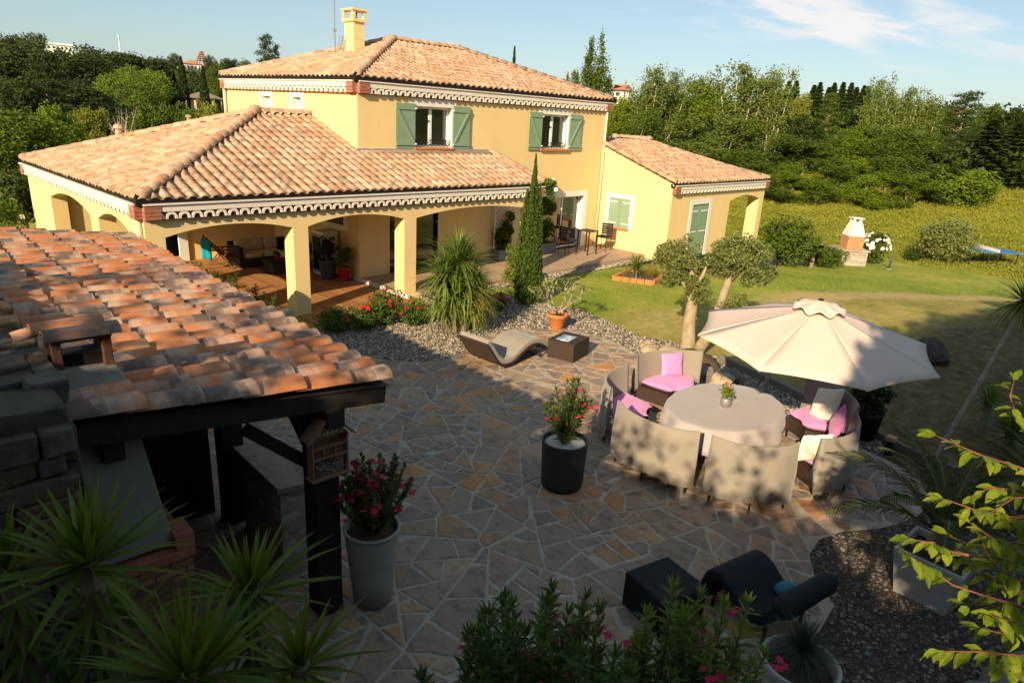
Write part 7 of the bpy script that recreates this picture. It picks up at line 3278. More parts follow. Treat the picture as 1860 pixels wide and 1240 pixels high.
def gen(kind, seed):
    """unit-height tree: crown arrays, limb paths, crown half-width"""
    rng = np.random.default_rng(seed)
    rnd = random.Random(seed)
    paths = []
    if kind == 'oak':
        mains = [((0, 0, .60), (.26, .26, .33))]
        for i in range(7):
            a = i*2.4+rnd.random()
            mains.append(((.2*math.cos(a), .2*math.sin(a), rnd.uniform(.4, .8)), (rnd.uniform(.12, .19),)*2+(rnd.uniform(.12, .18),)))
        V, F, C = clumped(rng, mains, 210, .062, 42, .030, .62, .4, 1.0)
        paths.append(([(0, 0, -.03), (.01, 0, .2), (.0, .01, .45), (0, 0, .7)], .035, .008))
        for q in C[rng.integers(0, len(C), 9)]:
            paths.append((bez((0, 0, .28), (q[0]*.4, q[1]*.4, .42), q, 4), .016, .004))
        hw = .36
    elif kind == 'aspen':
        C = []
        for i in range(9):
            a = i*2.4+rnd.uniform(-.4, .4)
            r = rnd.uniform(.06, .24) if i else .02
            h = rnd.uniform(.72, 1.0) if i else .97
            p0 = (0, 0, rnd.uniform(.08, .28))
            pts = bez(p0, (math.cos(a)*r*.75, math.sin(a)*r*.75, .42), (math.cos(a)*r, math.sin(a)*r, h), 8)
            paths.append((pts[:8], .013, .003))
            for k in range(36):
                t = .22+.78*rnd.random()**.85
                x = t*8
                q = pts[min(7, int(x))].lerp(pts[min(8, int(x)+1)], x-int(x))
                C.append((q.x+rnd.gauss(0, .036), q.y+rnd.gauss(0, .036), q.z+rnd.gauss(0, .022)))
        paths.append(([(0, 0, -.03), (0, .005, .12), (.005, 0, .30)], .022, .014))
        C = np.array(C)
        P = []
        for c in C:
            k = rnd.randint(16, 40)
            P.append(c+rng.normal(size=(k, 3))*np.array((.026, .026, .028)))
        V, F = cards(np.concatenate(P), .022, .7, rng)
        hw = .27
    elif kind == 'poplar':
        P = []
        for i in range(8):
            a = i*2.4
            r = (.05, .07, .12, .15, .13, .16, .10, .17)[i]
            h = (1.0, .97, .84, .72, .78, .6, .88, .5)[i]
            pts = bez((0, 0, .1), (math.cos(a)*r*1.25, math.sin(a)*r*1.25, .25), (math.cos(a)*r, math.sin(a)*r, h), 8)
            paths.append((pts[:6], .008, .003))
            for k in range(34):
                t = .12+.88*rnd.random()
                x = min(7.99, t*8)
                q = pts[int(x)].lerp(pts[int(x)+1], x-int(x))
                w = .052*min(1, (1.04-t)*4)
                kk = 64
                P.append(np.array(q)+rng.normal(size=(kk, 3))*np.array((w, w, .025)))
        paths.append(([(0, 0, -.03), (0, 0, .3)], .025, .015))
        V, F = cards(np.concatenate(P), .021, .7, rng)
        hw = .2
    elif kind == 'spruce':
        n = 6500
        z = rng.random(n)**.75
        lay = .5+.5*np.cos(z*2*PI*16)
        a = rng.random(n)*2*PI
        star = .8+.25*np.cos(a*7+np.floor(z*16)*2.1)
        r = .20*(1-z)**.85*(.55+.45*lay)*star*(.5+.5*rng.random(n)**.5)+.004
        P = np.stack([r*np.cos(a), r*np.sin(a), .06+.94*z-.18*r], 1)
        V, F = cards(P, .035, .35, rng, np.stack([np.cos(a), np.sin(a), np.full(n, -.25)], 1), 1.8)
        paths.append(([(0, 0, -.02), (0, 0, .5), (0, 0, .97)], .018, .003))
        hw = .18
    elif kind == 'cedar':
        P = []
        for i in range(30):
            z = .12+.85*(i/30)
            a = i*2.4+rnd.uniform(-.3, .3)
            L = .34*(1-((z-.2)/.85)**1.6 if z > .2 else .9)*rnd.uniform(.6, 1.05)+.02
            e = Vector((math.cos(a)*L, math.sin(a)*L, z+rnd.uniform(-.02, .05)))
            paths.append((bez((0, 0, z-.05), (e.x*.5, e.y*.5, z+.03), e, 4), .008, .002))
            for k in range(7):
                t = .25+.75*rnd.random()
                c = np.array((e.x*t, e.y*t, z+.02))
                P.append(c+rng.normal(size=(34, 3))*np.array((.045, .045, .014)))
        paths.append(([(0, 0, -.02), (0, 0, .5), (0, 0, .98)], .028, .003))
        V, F = cards(np.concatenate(P), .026, .4, rng)
        hw = .3
    elif kind == 'stonepine':
        mains = [((0, 0, .70), (.52, .52, .25))]
        for i in range(12):
            a = i*2.4
            r = .34*math.sqrt((i+.5)/12)
            mains.append(((r*math.cos(a), r*math.sin(a), .80-.25*r*r/.12), (.17, .17, .12)))
        V, F, C = clumped(rng, mains, 260, .075, 60, .026, .4, .75)
        k = V[:, 2].reshape(-1, 4).mean(1) > .46
        V = V.reshape(-1, 4, 3)[k].reshape(-1, 3)
        F = np.arange(len(V)).reshape(-1, 4)
        paths.append(([(0, 0, -.03), (.01, 0, .25), (0, 0, .5)], .035, .022))
        for i in range(8):
            a = i*.8
            paths.append((bez((0, 0, .38), (.15*math.cos(a), .15*math.sin(a), .5), (.38*math.cos(a), .38*math.sin(a), .68), 4), .014, .005))
        hw = .54
    elif kind == 'column':
        n = 4200
        z = rng.random(n)
        a = rng.random(n)*2*PI
        r = .085*np.interp(z, [0, .06, .3, .6, .85, 1], [.4, .85, 1, .85, .45, .02])*(.75+.3*rng.random(n))
        P = np.stack([r*np.cos(a), r*np.sin(a), .02+.98*z], 1)
        V, F = cards(P, .035, .35, rng, np.stack([np.cos(a)*.3, np.sin(a)*.3, np.full(n, 1.)], 1), 1.5)
        paths.append(([(0, 0, -.02), (0, 0, .6)], .018, .008))
        hw = .085
    elif kind == 'bush':
        mains = [((0, 0, .45), (.5, .5, .48))]
        for i in range(7):
            a = i*2.4
            mains.append(((.36*math.cos(a), .36*math.sin(a), rnd.uniform(.35, .75)), (.24, .24, .22)))
        V, F, C = clumped(rng, mains, 150, .13, 42, .06, .6, .5)
        V[:, 2] = np.maximum(V[:, 2], 0)
        for q in C[rng.integers(0, len(C), 8)]:
            paths.append((bez((0, 0, -.02), (q[0]*.3, q[1]*.3, .3), q, 4), .02, .005))
        hw = .56
    elif kind == 'thick':
        mains = []
        for i in range(13):
            a = i*2.4+rnd.uniform(-.5, .5)
            z = .10+.80*((i*.618) % 1)
            r = rnd.uniform(.10, .26)*(1.1-.55*z)
            q = rnd.uniform(.13, .21)
            mains.append(((r*math.cos(a), r*math.sin(a), z), (q, q, q*rnd.uniform(.7, 1.1))))
        mains.append(((0, 0, .5), (.2, .2, .42)))
        V, F, C = clumped(rng, mains, 260, .055, 40, .027, .62, .3, 1.15)
        V[:, 2] = np.maximum(V[:, 2], -.02)
        paths.append(([(0, 0, -.03), (.01, 0, .3), (0, .01, .75)], .02, .006))
        for q in C[rng.integers(0, len(C), 10)]:
            paths.append((bez((0, 0, .1), (q[0]*.4, q[1]*.4, q[2]*.7), q, 4), .012, .003))
        hw = .36
    elif kind == 'bare':
        for i in range(14):
            a = i*2.4
            r = rnd.uniform(.1, .4)
            p = bez((0, 0, .12), (math.cos(a)*r*.4, math.sin(a)*r*.4, .5), (math.cos(a)*r, math.sin(a)*r, rnd.uniform(.6, 1)), 5)
            paths.append((p, .014, .003))
            for k in range(4):
                q = p[rnd.randint(2, 4)]
                d = Vector((rnd.uniform(-1, 1), rnd.uniform(-1, 1), rnd.uniform(.2, 1))).normalized()
                paths.append(([q, q+d*rnd.uniform(.08, .2)], .005, .002))
        paths.append(([(0, 0, -.03), (0, 0, .2)], .03, .018))
        V, F = cards(rng.normal(size=(60, 3))*np.array((.2, .2, .15))+np.array((0, 0, .7)), .03, .6, rng)
        hw = .4
    return V, F, paths, hw


PROTO = {}
TRUNKMAT = {'aspen': 'pale_bark', 'poplar': 'pale_bark', 'bare': 'stem_grey'}


def proto_get(kind, var):
    k = (kind, var)
    if k not in PROTO:
        V, F, paths, hw = gen(kind, 100+var*17+len(kind))
        cm = mesh_from('crown', V, F, 'leaf_oak')
        m = limbs_mesh(paths)
        tm = mesh_from('trunk', m.v, m.f, TRUNKMAT.get(kind, 'bark'), True)
        PROTO[k] = (cm, tm, hw, V, F)
    return PROTO[k]


def tree(kind, var, px, ytop, wpx, d, mat, label, name=None, cat='tree', group=None, rz=None, zbase=None):
    cm, tm, hw, _, _ = proto_get(kind, var)
    p = far_point(px, ytop, d)
    g = ground_h(p.x, p.y)-.1 if zbase is None else zbase
    H = p.z-g
    w = wpx*d/1233*.5/hw
    o = thing(name or {'oak': 'broadleaf_tree', 'aspen': 'aspen_tree', 'poplar': 'poplar_tree', 'spruce': 'spruce_tree', 'cedar': 'conifer_tree', 'stonepine': 'stone_pine', 'column': 'cypress_tree', 'bush': 'bush', 'thick': 'thicket_tree', 'bare': 'bare_tree'}[kind],
              label, cat, (p.x, p.y, g), 0, group)
    o.rotation_euler[2] = random.uniform(0, 6.28) if rz is None else rz
    o.scale = (w, w, H)
    for nm, me, mt in (('crown', cm, mat), ('trunk', tm, None)):
        c = bpy.data.objects.new(nm, me)
        COL.objects.link(c)
        c.parent = o
        if mt:
            c.material_slots[0].link = 'OBJECT'
            c.material_slots[0].material = MAT[mt]
    return o


random.seed(99)
# --- skyline beyond the roof
tree('poplar', 0, 1088, 60, 58, 100, 'leaf_oak', 'tall many-plumed poplar standing above the right end of the main roof')
tree('poplar', 1, 1043, 116, 34, 105, 'leaf_aspen', 'small slim poplar left of the tall many-plumed poplar')
tree('oak', 0, 1003, 128, 56, 115, 'leaf_dark', 'dark round tree peeping over the main roof left of the poplars')
tree('spruce', 0, 935, 85, 24, 110, 'leaf_conifer', 'lone dark conifer tip above the middle of the main roof', cat='conifer')
tree('cedar', 0, 481, 60, 44, 130, 'leaf_conifer', 'taller of the two dark conifers above the left roof edge', cat='conifer')
tree('cedar', 1, 500, 79, 26, 130, 'leaf_conifer', 'shorter of the two dark conifers above the left roof edge', cat='conifer')
# --- right-hand wood
tree('aspen', 0, 1187, 120, 84, 78, 'leaf_aspen', 'pale-limbed aspen just right of the far house on the skyline')
tree('aspen', 1, 1226, 121, 60, 80, 'leaf_aspen', 'narrow aspen between the leftmost aspen and the domed tree')
tree('oak', 1, 1278, 130, 92, 84, 'leaf_bright', 'dome-topped bright green tree on the skyline left of the tallest aspen')
tree('aspen', 2, 1362, 112, 108, 72, 'leaf_aspen', 'tallest pale-limbed aspen of the wood, above the wing roof corner')
tree('aspen', 0, 1419, 121, 66, 72, 'leaf_aspen', 'aspen with an open crown right of the tallest one', rz=2.0)
tree('oak', 2, 1463, 163, 44, 92, 'leaf_yellow', 'yellow-green tree in front of the spruce row')
for i, (x, y) in enumerate(((1436, 152), (1448, 146), (1478, 156), (1492, 153), (1506, 157), (1519, 151), (1533, 152), (1546, 155), (1558, 158), (1570, 157), (1581, 160))):
    tree('spruce', i % 2, x+(i*7) % 5-2, y+(i*5) % 7-4, 50, 118+5*(i % 3), 'leaf_conifer', 'dark spruce in the straight skyline row behind the yellow-green tree', cat='conifer', group='spruce row on the skyline')
tree('cedar', 1, 1512, 168, 50, 88, 'leaf_oak', 'brownish spreading pine in front of the spruce row', cat='conifer')
tree('aspen', 1, 1604, 134, 56, 74, 'leaf_aspen', 'aspen with a thin spire top right of the spruce row', rz=1.0)
tree('aspen', 2, 1655, 154, 58, 77, 'leaf_aspen', 'leaning aspen second right of the spruce row', rz=4.0)
tree('aspen', 0, 1694, 174, 56, 79, 'leaf_aspen', 'lower aspen third right of the spruce row', rz=5.0)
tree('oak', 0, 1722, 182, 50, 92, 'leaf_oak', 'round tree between the aspens and the dark tufted pine')
tree('cedar', 0, 1760, 164, 76, 82, 'leaf_dark', 'dark tufted pine on the skyline near the right edge', cat='conifer')
tree('oak', 1, 1815, 187, 66, 115, 'leaf_oak', 'round far tree on the skyline at the right edge')
tree('oak', 2, 1856, 192, 60, 112, 'leaf_dark', 'dark far tree cut by the right edge of the skyline')
tree('spruce', 1, 1808, 218, 110, 67, 'leaf_conifer', 'broad dark conifer behind the willow-like bush', cat='conifer')
tree('spruce', 0, 1852, 226, 100, 68, 'leaf_conifer', 'broad dark conifer at the right edge above the bare earth', cat='conifer')
tree('cedar', 1, 1758, 238, 80, 68, 'leaf_dark', 'dark conifer left of the broad conifers', cat='conifer')
tree('bush', 0, 1764, 303, 92, 60, 'leaf_bright', 'bright willow-like rounded bush at the meadow edge', cat='bush')
tree('thick', 0, 1490, 214, 130, 74, 'leaf_dark', 'dark spreading tree below the spruce row', rz=.5)
tree('thick', 1, 1548, 226, 80, 72, 'leaf_bright', 'bright green tree right of the dark spreading one')
tree('thick', 2, 1330, 205, 120, 68, 'leaf_aspen', 'full grey-green tree under the tallest aspen')
tree('thick', 1, 1245, 205, 110, 68, 'leaf_aspen', 'full grey-green tree above the wing ridge')
tree('thick', 0, 1163, 195, 90, 70, 'leaf_oak', 'green tree behind the main block corner')
tree('oak', 2, 1133, 168, 56, 82, 'leaf_bright', 'fresh green tree right beside the upper gutter corner')
tree('thick', 2, 1610, 224, 110, 72, 'leaf_aspen', 'grey-green tree beneath the thin-spired aspen')
tree('thick', 1, 1690, 232, 110, 70, 'leaf_oak', 'olive-green tree in the middle right of the wood')
tree('thick', 0, 1405, 245, 110, 66, 'leaf_oak', 'dark olive tree behind the wing pillar')
THICK = [(1412, 318, 96, 56, 'leaf_oak', 0, 'first thicket tree from the wing pillar along the meadow'), (1448, 296, 80, 59, 'leaf_bright', 1, 'bright thicket tree second from the wing pillar'), (1492, 322, 88, 56, 'leaf_bright', 2, 'low bright thicket tree left of the barbecue hood line'),
         (1530, 288, 92, 60, 'leaf_oak', 0, 'thicket tree straight above the barbecue hood'), (1578, 312, 84, 57, 'leaf_bright', 1, 'bright thicket tree right of the barbecue line'), (1622, 282, 90, 61, 'leaf_oak', 2, 'taller thicket tree left above the round bush'),
         (1660, 312, 84, 58, 'leaf_bright', 0, 'bright thicket tree above the round bush'), (1704, 300, 84, 60, 'leaf_dark', 1, 'dark thicket tree left of the willow-like bush'), (1470, 250, 110, 65, 'leaf_oak', 1, 'olive tree mass below the dark spreading tree'),
         (1560, 246, 100, 66, 'leaf_bright', 2, 'tall bright tree mass in the second rank of the wood'), (1640, 250, 100, 66, 'leaf_oak', 0, 'olive tree mass under the leaning aspen'), (1365, 270, 110, 60, 'leaf_oak', 2, 'dark green tree mass beside the wing roof corner'),
         (1300, 255, 110, 63, 'leaf_aspen', 0, 'grey-green tree mass behind the wing roof')]
for (x, y, w, d, mt, v, lab) in THICK:
    tree('thick', v, x, y, w, d, mt, lab)


def mass(name, label, n, azr, dr, hr, L, mat, seed, cr=2.2, k=26, clear=None):
    rng = np.random.default_rng(seed)
    az = np.radians(rng.uniform(*azr, n))
    d = rng.uniform(*dr, n)
    x, y = CAM.x+d*np.sin(az), CAM.y+d*np.cos(az)
    g = ground_np(x, y)
    C = np.stack([x, y, g+hr[0]+(hr[1]-hr[0])*rng.random(n)], 1)
    if clear:   # leave clearings in front of the far buildings
        D_ = C-np.array(CAM)
        zc_ = D_ @ np.array(_fw)
        px, py = 930+_f*(D_ @ np.array(_rt))/zc_, 620-_f*(D_ @ np.array(_up))/zc_
        rr = cr*_f/zc_
        ok = np.ones(len(C), bool)
        for (x0, x1, y0, y1) in clear:
            ok &= ~((px > x0-rr*.7) & (px < x1+rr*.7) & (py < y1+rr*.8))
        C = C[ok]
        n = len(C)
    P = (C[:, None, :]+unit(rng.normal(size=(n*k, 3))).reshape(n, k, 3)*(cr*(.5+.5*rng.random((n, k, 1))))*np.array((1, 1, .8))).reshape(-1, 3)
    V, F = cards(P, L, .6, rng)
    m = MB()
    m.addnp(V, F)
    return m.build(name, mat, label=label, kind='stuff')


mass('wood_undergrowth', 'dense undergrowth filling the wood beyond the meadow', 800, (50, 90), (64, 96), (.1, 2.6), .40, 'leaf_dark', 1, 1.3, 34)
mass('distant_wood', 'wooded hillside on the left skyline', 1700, (4, 32), (165, 320), (.5, 5.5), .8, 'leaf_valley_shade', 2, 2.7, 34, [(86, 132, 79, 90), (306, 392, 108, 122)])
mass('distant_wood', 'far woods on the right skyline behind the aspens', 900, (52, 100), (110, 230), (.5, 4.5), .8, 'leaf_dark', 3, 2.8, 28)
mass('valley_scrub', 'dark scrub in the valley left of the house', 560, (4, 25), (84, 150), (.1, 2.2), .5, 'leaf_valley_shade', 4, 1.7, 34)

# --- left-hand valley and hill
tree('oak', 0, 45, 62, 108, 115, 'leaf_valley_shade', 'tall dark pine-like tree on the left skyline', rz=1)
tree('cedar', 0, 78, 104, 84, 92, 'leaf_conifer', 'dark conifer in front of the tall left skyline tree', cat='conifer')
tree('oak', 1, 10, 128, 90, 90, 'leaf_valley_shade', 'dark tree at the left edge under the skyline')
tree('oak', 2, 155, 92, 100, 150, 'leaf_valley_shade', 'broad dark tree right of the white hilltop building', rz=2)
tree('oak', 0, 150, 140, 80, 112, 'leaf_valley_shade', 'dark tree left of the stone pine')
tree('oak', 1, 210, 88, 90, 190, 'leaf_valley_shade', 'hill tree above the stone pine')
tree('oak', 0, 275, 96, 90, 210, 'leaf_valley_shade', 'hill tree right of the stone pine top')
tree('stonepine', 0, 246, 117, 112, 108, 'leaf_stonepine', 'large umbrella-shaped stone pine on the slope at left', cat='pine')
tree('oak', 2, 20, 186, 140, 52, 'leaf_oak', 'big olive-green tree at the left edge above the shelter roof', rz=3)
tree('oak', 1, 98, 178, 84, 66, 'leaf_bright', 'lighter green tree below the dark conifer at left')
tree('oak', 0, 160, 181, 52, 78, 'leaf_yellow', 'small yellow-green fruit tree on the grass patch', rz=1.3)
tree('bare', 0, 214, 192, 54, 82, 'leaf_oak', 'nearly bare grey-twigged tree on the grass patch')
tree('oak', 1, 30, 300, 120, 40, 'leaf_valley_shade', 'dark low tree at the left edge behind the porch roof end')
tree('bush', 1, 262, 190, 60, 88, 'leaf_oak', 'hedge bush right of the bare tree', cat='bush')
tree('bush', 0, 305, 186, 66, 92, 'leaf_oak', 'hedge bush below the cypress group', cat='bush')
tree('bush', 1, 346, 198, 60, 84, 'leaf_oak', 'hedge bush in front of the far villa', cat='bush')
tree('bush', 0, 382, 180, 50, 80, 'leaf_yellow', 'pale yellowish bush at the upper wall corner', cat='bush')
tree('bush', 1, 200, 172, 50, 95, 'leaf_valley_shade', 'dark bush under the stone pine on its left', cat='bush')
for (x, y, w, d, lab) in ((303, 120, 15, 112, 'leftmost cypress of the group right of the stone pine'), (314, 128, 15, 113, 'second cypress of the group right of the stone pine'), (328, 103, 17, 111, 'tallest cypress of the group right of the stone pine'), (367, 122, 17, 106, 'cypress standing before the far villa')):
    tree('column', 0, x, y, w, d, 'leaf_farcypress', lab, cat='cypress tree')
tree('oak', 2, 396, 108, 46, 140, 'leaf_oak', 'rounded tree just left of the upper gutter corner')
tree('stonepine', 0, 315, 95, 20, 285, 'leaf_valley_shade', 'tiny umbrella pine on the skyline left of the hilltop houses', cat='pine')
tree('stonepine', 0, 381, 98, 22, 280, 'leaf_valley_shade', 'tiny umbrella pine on the skyline right of the lattice tower', cat='pine')
tree('oak', 0, 415, 98, 34, 260, 'leaf_valley_shade', 'small dark skyline tree above the left roof corner')
tree('oak', 1, 447, 104, 30, 230, 'leaf_oak', 'small skyline tree left of the two conifers')
tree('oak', 0, 15, 66, 34, 260, 'leaf_valley_shade', 'dark skyline tree at the left edge')

# --- far buildings
GW = 'white_far'


def far_house(name, label, px0, px1, ytop, ybot, d, wallm, roofm, depth, roof_h, wins=5, arches=0, cat='house', flat=False):
    a, b_ = far_point(px0, ybot, d), far_point(px1, ybot, d)
    tp = far_point((px0+px1)/2, ytop, d)
    z0_ = min(a.z, b_.z)-2.5
    zt = tp.z
    a.z = b_.z = 0
    ux = (b_-a).normalized()
    uy = Vector((-ux.y, ux.x, 0))
    if uy.dot(Vector((a.x-CAM.x, a.y-CAM.y, 0))) < 0:
        uy = -uy
    L = (b_-a).length
    o = thing(name, label, cat, (a.x, a.y, z0_))
    m = MB()
    mid = (a+b_)/2+uy*depth/2
    zw = zt-roof_h
    m.obox((mid.x, mid.y, (z0_+zw)/2), ux, uy, Vector((0, 0, 1)), L/2, depth/2, (zw-z0_)/2)
    m.build('wall', wallm, o)
    m = MB()
    if flat:
        m.obox((mid.x, mid.y, zw+roof_h/2), ux, uy, Vector((0, 0, 1)), L/2+.3, depth/2+.3, roof_h/2)
    else:
        e = .5
        V = []
        for s in (-1, 1):
            for q in (-1, 1):
                p = mid+ux*s*(L/2+e)+uy*q*(depth/2+e)
                V.append((p.x, p.y, zw))
        for s in (-1, 1):
            p = mid+ux*s*(L/2-depth*.35)
            V.append((p.x, p.y, zt))
        m.add(V, [(0, 2, 5, 4), (3, 1, 4, 5), (0, 4, 1), (2, 3, 5), (0, 1, 3, 2)])
    m.build('roof', roofm, o)
    for k in range(wins):
        m = MB()
        p = a+ux*L*(k+.5)/wins-uy*.05
        h = (tp.z-far_point((px0+px1)/2, ybot, d).z)
        if arches:
            m.obox((p.x, p.y, zw-1.35), ux, uy, Vector((0, 0, 1)), L/wins*.34, .06, 1.0)
            m.tube([p+Vector((0, 0, zw-.4))-uy*.0, p+Vector((0, 0, zw-.4))-uy*.06], L/wins*.34, 12)
            m.build('arch_opening', 'glass_far', o)
        else:
            m.obox((p.x, p.y, zw-h*.35), ux, uy, Vector((0, 0, 1)), L/wins*.2, .06, h*.16)
            m.build('window', 'glass_far', o)
    return o


far_house('far_villa', 'small yellow villa with arches and brown roof behind the cypress at left', 337, 403, 165, 188, 118, 'yellow_render', 'bark', 7, 1.1, 4, 1)
far_house('hilltop_building', 'long flat white building on the left hilltop', 86, 132, 79, 92, 300, GW, GW, 12, .6, 6, flat=True, cat='building')
far_house('hilltop_house', 'long white house with a red roof on the hill below the lattice tower', 332, 366, 108, 126, 290, GW, 'red_roof_far', 9, 1.6, 5)
far_house('hilltop_house', 'low white house left of the long red-roofed hilltop house', 306, 331, 114, 124, 300, GW, 'red_roof_far', 8, 1.2, 3)
far_house('hilltop_house', 'reddish house right of the long hilltop house', 368, 392, 115, 124, 295, 'red_roof_far', 'red_roof_far', 8, 1.2, 3)
far_house('skyline_house', 'cream house with tile roof on the skyline right of the tall poplar', 1114, 1143, 152, 172, 118, 'render_cream', 'roof_tile' if False else 'red_roof_far', 7, 1.0, 2)
far_house('wood_house', 'tiny pink house glimpsed between trees near the right skyline', 1741, 1752, 196, 208, 130, 'render_cream', 'red_roof_far', 5, .8, 1)
p = far_point(366, 110, 285)
t = thing('lattice_tower', 'reddish lattice tower on the left skyline', 'tower', (p.x, p.y, p.z-2))
m = MB()
q = far_point(366, 93, 285)
for sx, sy in ((-1, -1), (1, -1), (1, 1), (-1, 1)):
    m.bar((p.x+sx*1.6, p.y+sy*1.6, p.z-2), (q.x+sx*.2, q.y+sy*.2, q.z), .3)
for k in range(5):
    z_ = p.z+(q.z-p.z)*k/5
    w_ = 1.6-1.4*k/5
    for s in (-1, 1):
        m.bar((p.x-w_, p.y+s*w_, z_), (p.x+w_, p.y+s*w_, z_), .18)
        m.bar((p.x+s*w_, p.y-w_, z_), (p.x+s*w_, p.y+w_, z_), .18)
m.build('frame', 'red_brick', t)
for (px, y0, y1, d, lab) in ((218, 64, 90, 290, 'white mast on the left hilltop'), (1134, 168, 205, 85, 'white lamp pole below the skyline house'), (1136, 145, 160, 118, 'thin brown utility pole behind the skyline house')):
    a, b_ = far_point(px, y1, d), far_point(px, y0, d)
    o = thing('mast', lab, 'mast', (a.x, a.y, ground_h(a.x, a.y)))
    m = MB()
    m.tube([(a.x, a.y, min(a.z, ground_h(a.x, a.y))), (a.x, a.y, b_.z)], d*.0007, 6)
    m.box(a.x-d*.002, a.x+d*.002, a.y-.05, a.y+.05, b_.z-d*.004, b_.z-d*.003)
    m.build('pole', 'white_far' if 'white' in lab else 'bark', o)

# --- near the left house wall
p = far_point(16, 420, 24)
g_ = ground_h(p.x, p.y)
o = card_bush('oleander', 'white-flowered oleander at the left edge beside the porch wall', 'oleander', (p.x-.2, p.y, g_), (.75, .75, 1.0), 60, .16, 'leaf_oak', 95, zoff=1.0, cr=.3, wd=.2, flowers='flower_white', nfl=10, flR=.08)
p = far_point(50, 418, 25.5)
o = thing('green_lean_to', 'green ribbed roof of a small lean-to beside the porch wall', 'shed', (p.x, p.y, g_))
m = MB()
for k in range(9):
    x_ = p.x-1.2+.2*k
    m.box(x_, x_+.19, p.y-.6, p.y+1.6, p.z-.3, p.z-.26+.02*(k % 2))
m.build('ribbed_roof', 'green_paint', o)
for s in (0, 1.55):
    m = MB()
    m.box(p.x-1.1+s, p.x-1.02+s, p.y-.5, p.y-.42, g_, p.z-.301)
    m.build('post', 'dark_timber', o)

# ================================================================== TREES BEHIND THE CAMERA (cast the shade on the patio)
def st(t, s):
    return (t*.9336+s*.3584, t*.3584-s*.9336)


SHADE = [(2.2, 6.7, 1.1), (3.6, 7.15, 1.2), (5.0, 7.0, 1.2), (6.4, 6.85, 1.2), (7.7, 6.75, 1.1), (8.9, 6.45, 1.0), (10.0, 6.35, 1.0), (11.1, 6.05, .95), (12.2, 6.15, .9)]
GSH = 'trees on the bank outside the frame'
for i, (s, H, R) in enumerate(SHADE):
    x, y = st(-14.0, s)
    g = ground_h(x, y)
    o = thing('shade_tree', 'bushy tree on the bank outside the frame whose shadow lies on the patio', 'tree', (x, y, g), 0, GSH)
    rng = np.random.default_rng(200+i)
    zc = (H+g+.5)/2
    mains = [((x, y, zc), (R, R, (H-g-.5)/2-.15))]
    V, F, C = clumped(rng, mains, 120, .42, 70, .26, .65, .1)
    m = MB()
    m.addnp(V, F)
    # loose sprays above the crown break up the edge of the shadow
    K = 26
    cs = np.stack([x+rng.normal(size=K)*R*.7, y+rng.normal(size=K)*R*.7, H-.6+rng.random(K)**1.8*.95], 1)
    P = (cs[:, None, :]+rng.normal(size=(K, 22, 3))*.14).reshape(-1, 3)
    V, F = cards(P, .15, .55, rng)
    m.addnp(V, F)
    m.build('crown', 'leaf_shade', o)
    m = MB()
    m.tube([(x, y, g-.1), (x+.05, y, zc), (x, y, H-.6)], [.14, .09, .03], 8)
    m.build('trunk', 'bark', o)
for (s, H, R, i, t0) in ((14.6, 9.4, 1.7, 23, -10.8), (17.2, 10.5, 2.0, 24, -10.5), (14.0, 11.4, 1.15, 20, -14), (15.3, 12.0, 1.25, 21, -14.3), (16.9, 13.3, 1.4, 22, -14), (18.7, 15.0, 1.6, 25, -14.3), (20.8, 15.5, 1.7, 26, -14)):  # first two trees are added to cut the sky light on the foreground
    x, y = st(t0, s)
    g = ground_h(x, y)
    o = thing('shade_tree', 'tall unseen tree behind the camera that dims the dry grass and foreground', 'tree', (x, y, g), 0, 'tall trees behind the camera')
    rng = np.random.default_rng(200+i)
    zc = (H+g+1)/2
    V, F, C = clumped(rng, [((x, y, zc), (R, R, (H-g-1)/2)), ((x, y, H-R*.95), (R, R, R*.8)), ((x, y, H-R*2.2), (R, R, R))], 210, .58, 80, .34, .65, .1)
    m = MB()
    m.addnp(V, F)
    m.build('crown', 'leaf_shade', o)
    m = MB()
    m.tube([(x, y, g-.1), (x+.1, y, zc), (x, y, H-1)], [.25, .17, .05], 8)
    m.build('trunk', 'bark', o)
# ================================================================== LIGHT AND SKY
AZ = rad(69)
EL = rad(25)
Ld = Vector((math.sin(AZ)*math.cos(EL), math.cos(AZ)*math.cos(EL), -math.sin(EL)))   # travel direction of sunlight
sd_ = bpy.data.lights.new('sun', 'SUN')
sd_.energy = 5.0
sd_.angle = rad(.53)
sd_.color = (1.0, .80, .52)
so = bpy.data.objects.new('sun', sd_)
COL.objects.link(so)
so.rotation_euler = Ld.to_track_quat('-Z', 'Y').to_euler()

w = bpy.data.worlds.new('World')
scn.world = w
w.use_nodes = True
nt = w.node_tree
nt.nodes.clear()
out = nt.nodes.new('ShaderNodeOutputWorld')
bg = nt.nodes.new('ShaderNodeBackground')
sky = nt.nodes.new('ShaderNodeTexSky')
sky.sky_type = 'NISHITA'
sky.sun_disc = False
sky.sun_elevation = EL
# the sun stands opposite to the light's travel direction
sky.sun_rotation = math.atan2(-Ld.x, -Ld.y)
sky.altitude = 200
sky.air_density = 1.0
sky.dust_density = 1.0
sky.ozone_density = 1.4
bg.inputs['Strength'].default_value = .05
# thin clouds as part of the sky
tc = nt.nodes.new('ShaderNodeTexCoord')


def N(t, **k):
    n = nt.nodes.new(t)
    for a, b_ in k.items():
        setattr(n, a, b_)
    return n


def VM(op, a, b_=None):
    n = N('ShaderNodeVectorMath', operation=op)
    nt.links.new(a, n.inputs[0])
    if b_ is not None:
        n.inputs[1].default_value = b_
    return n


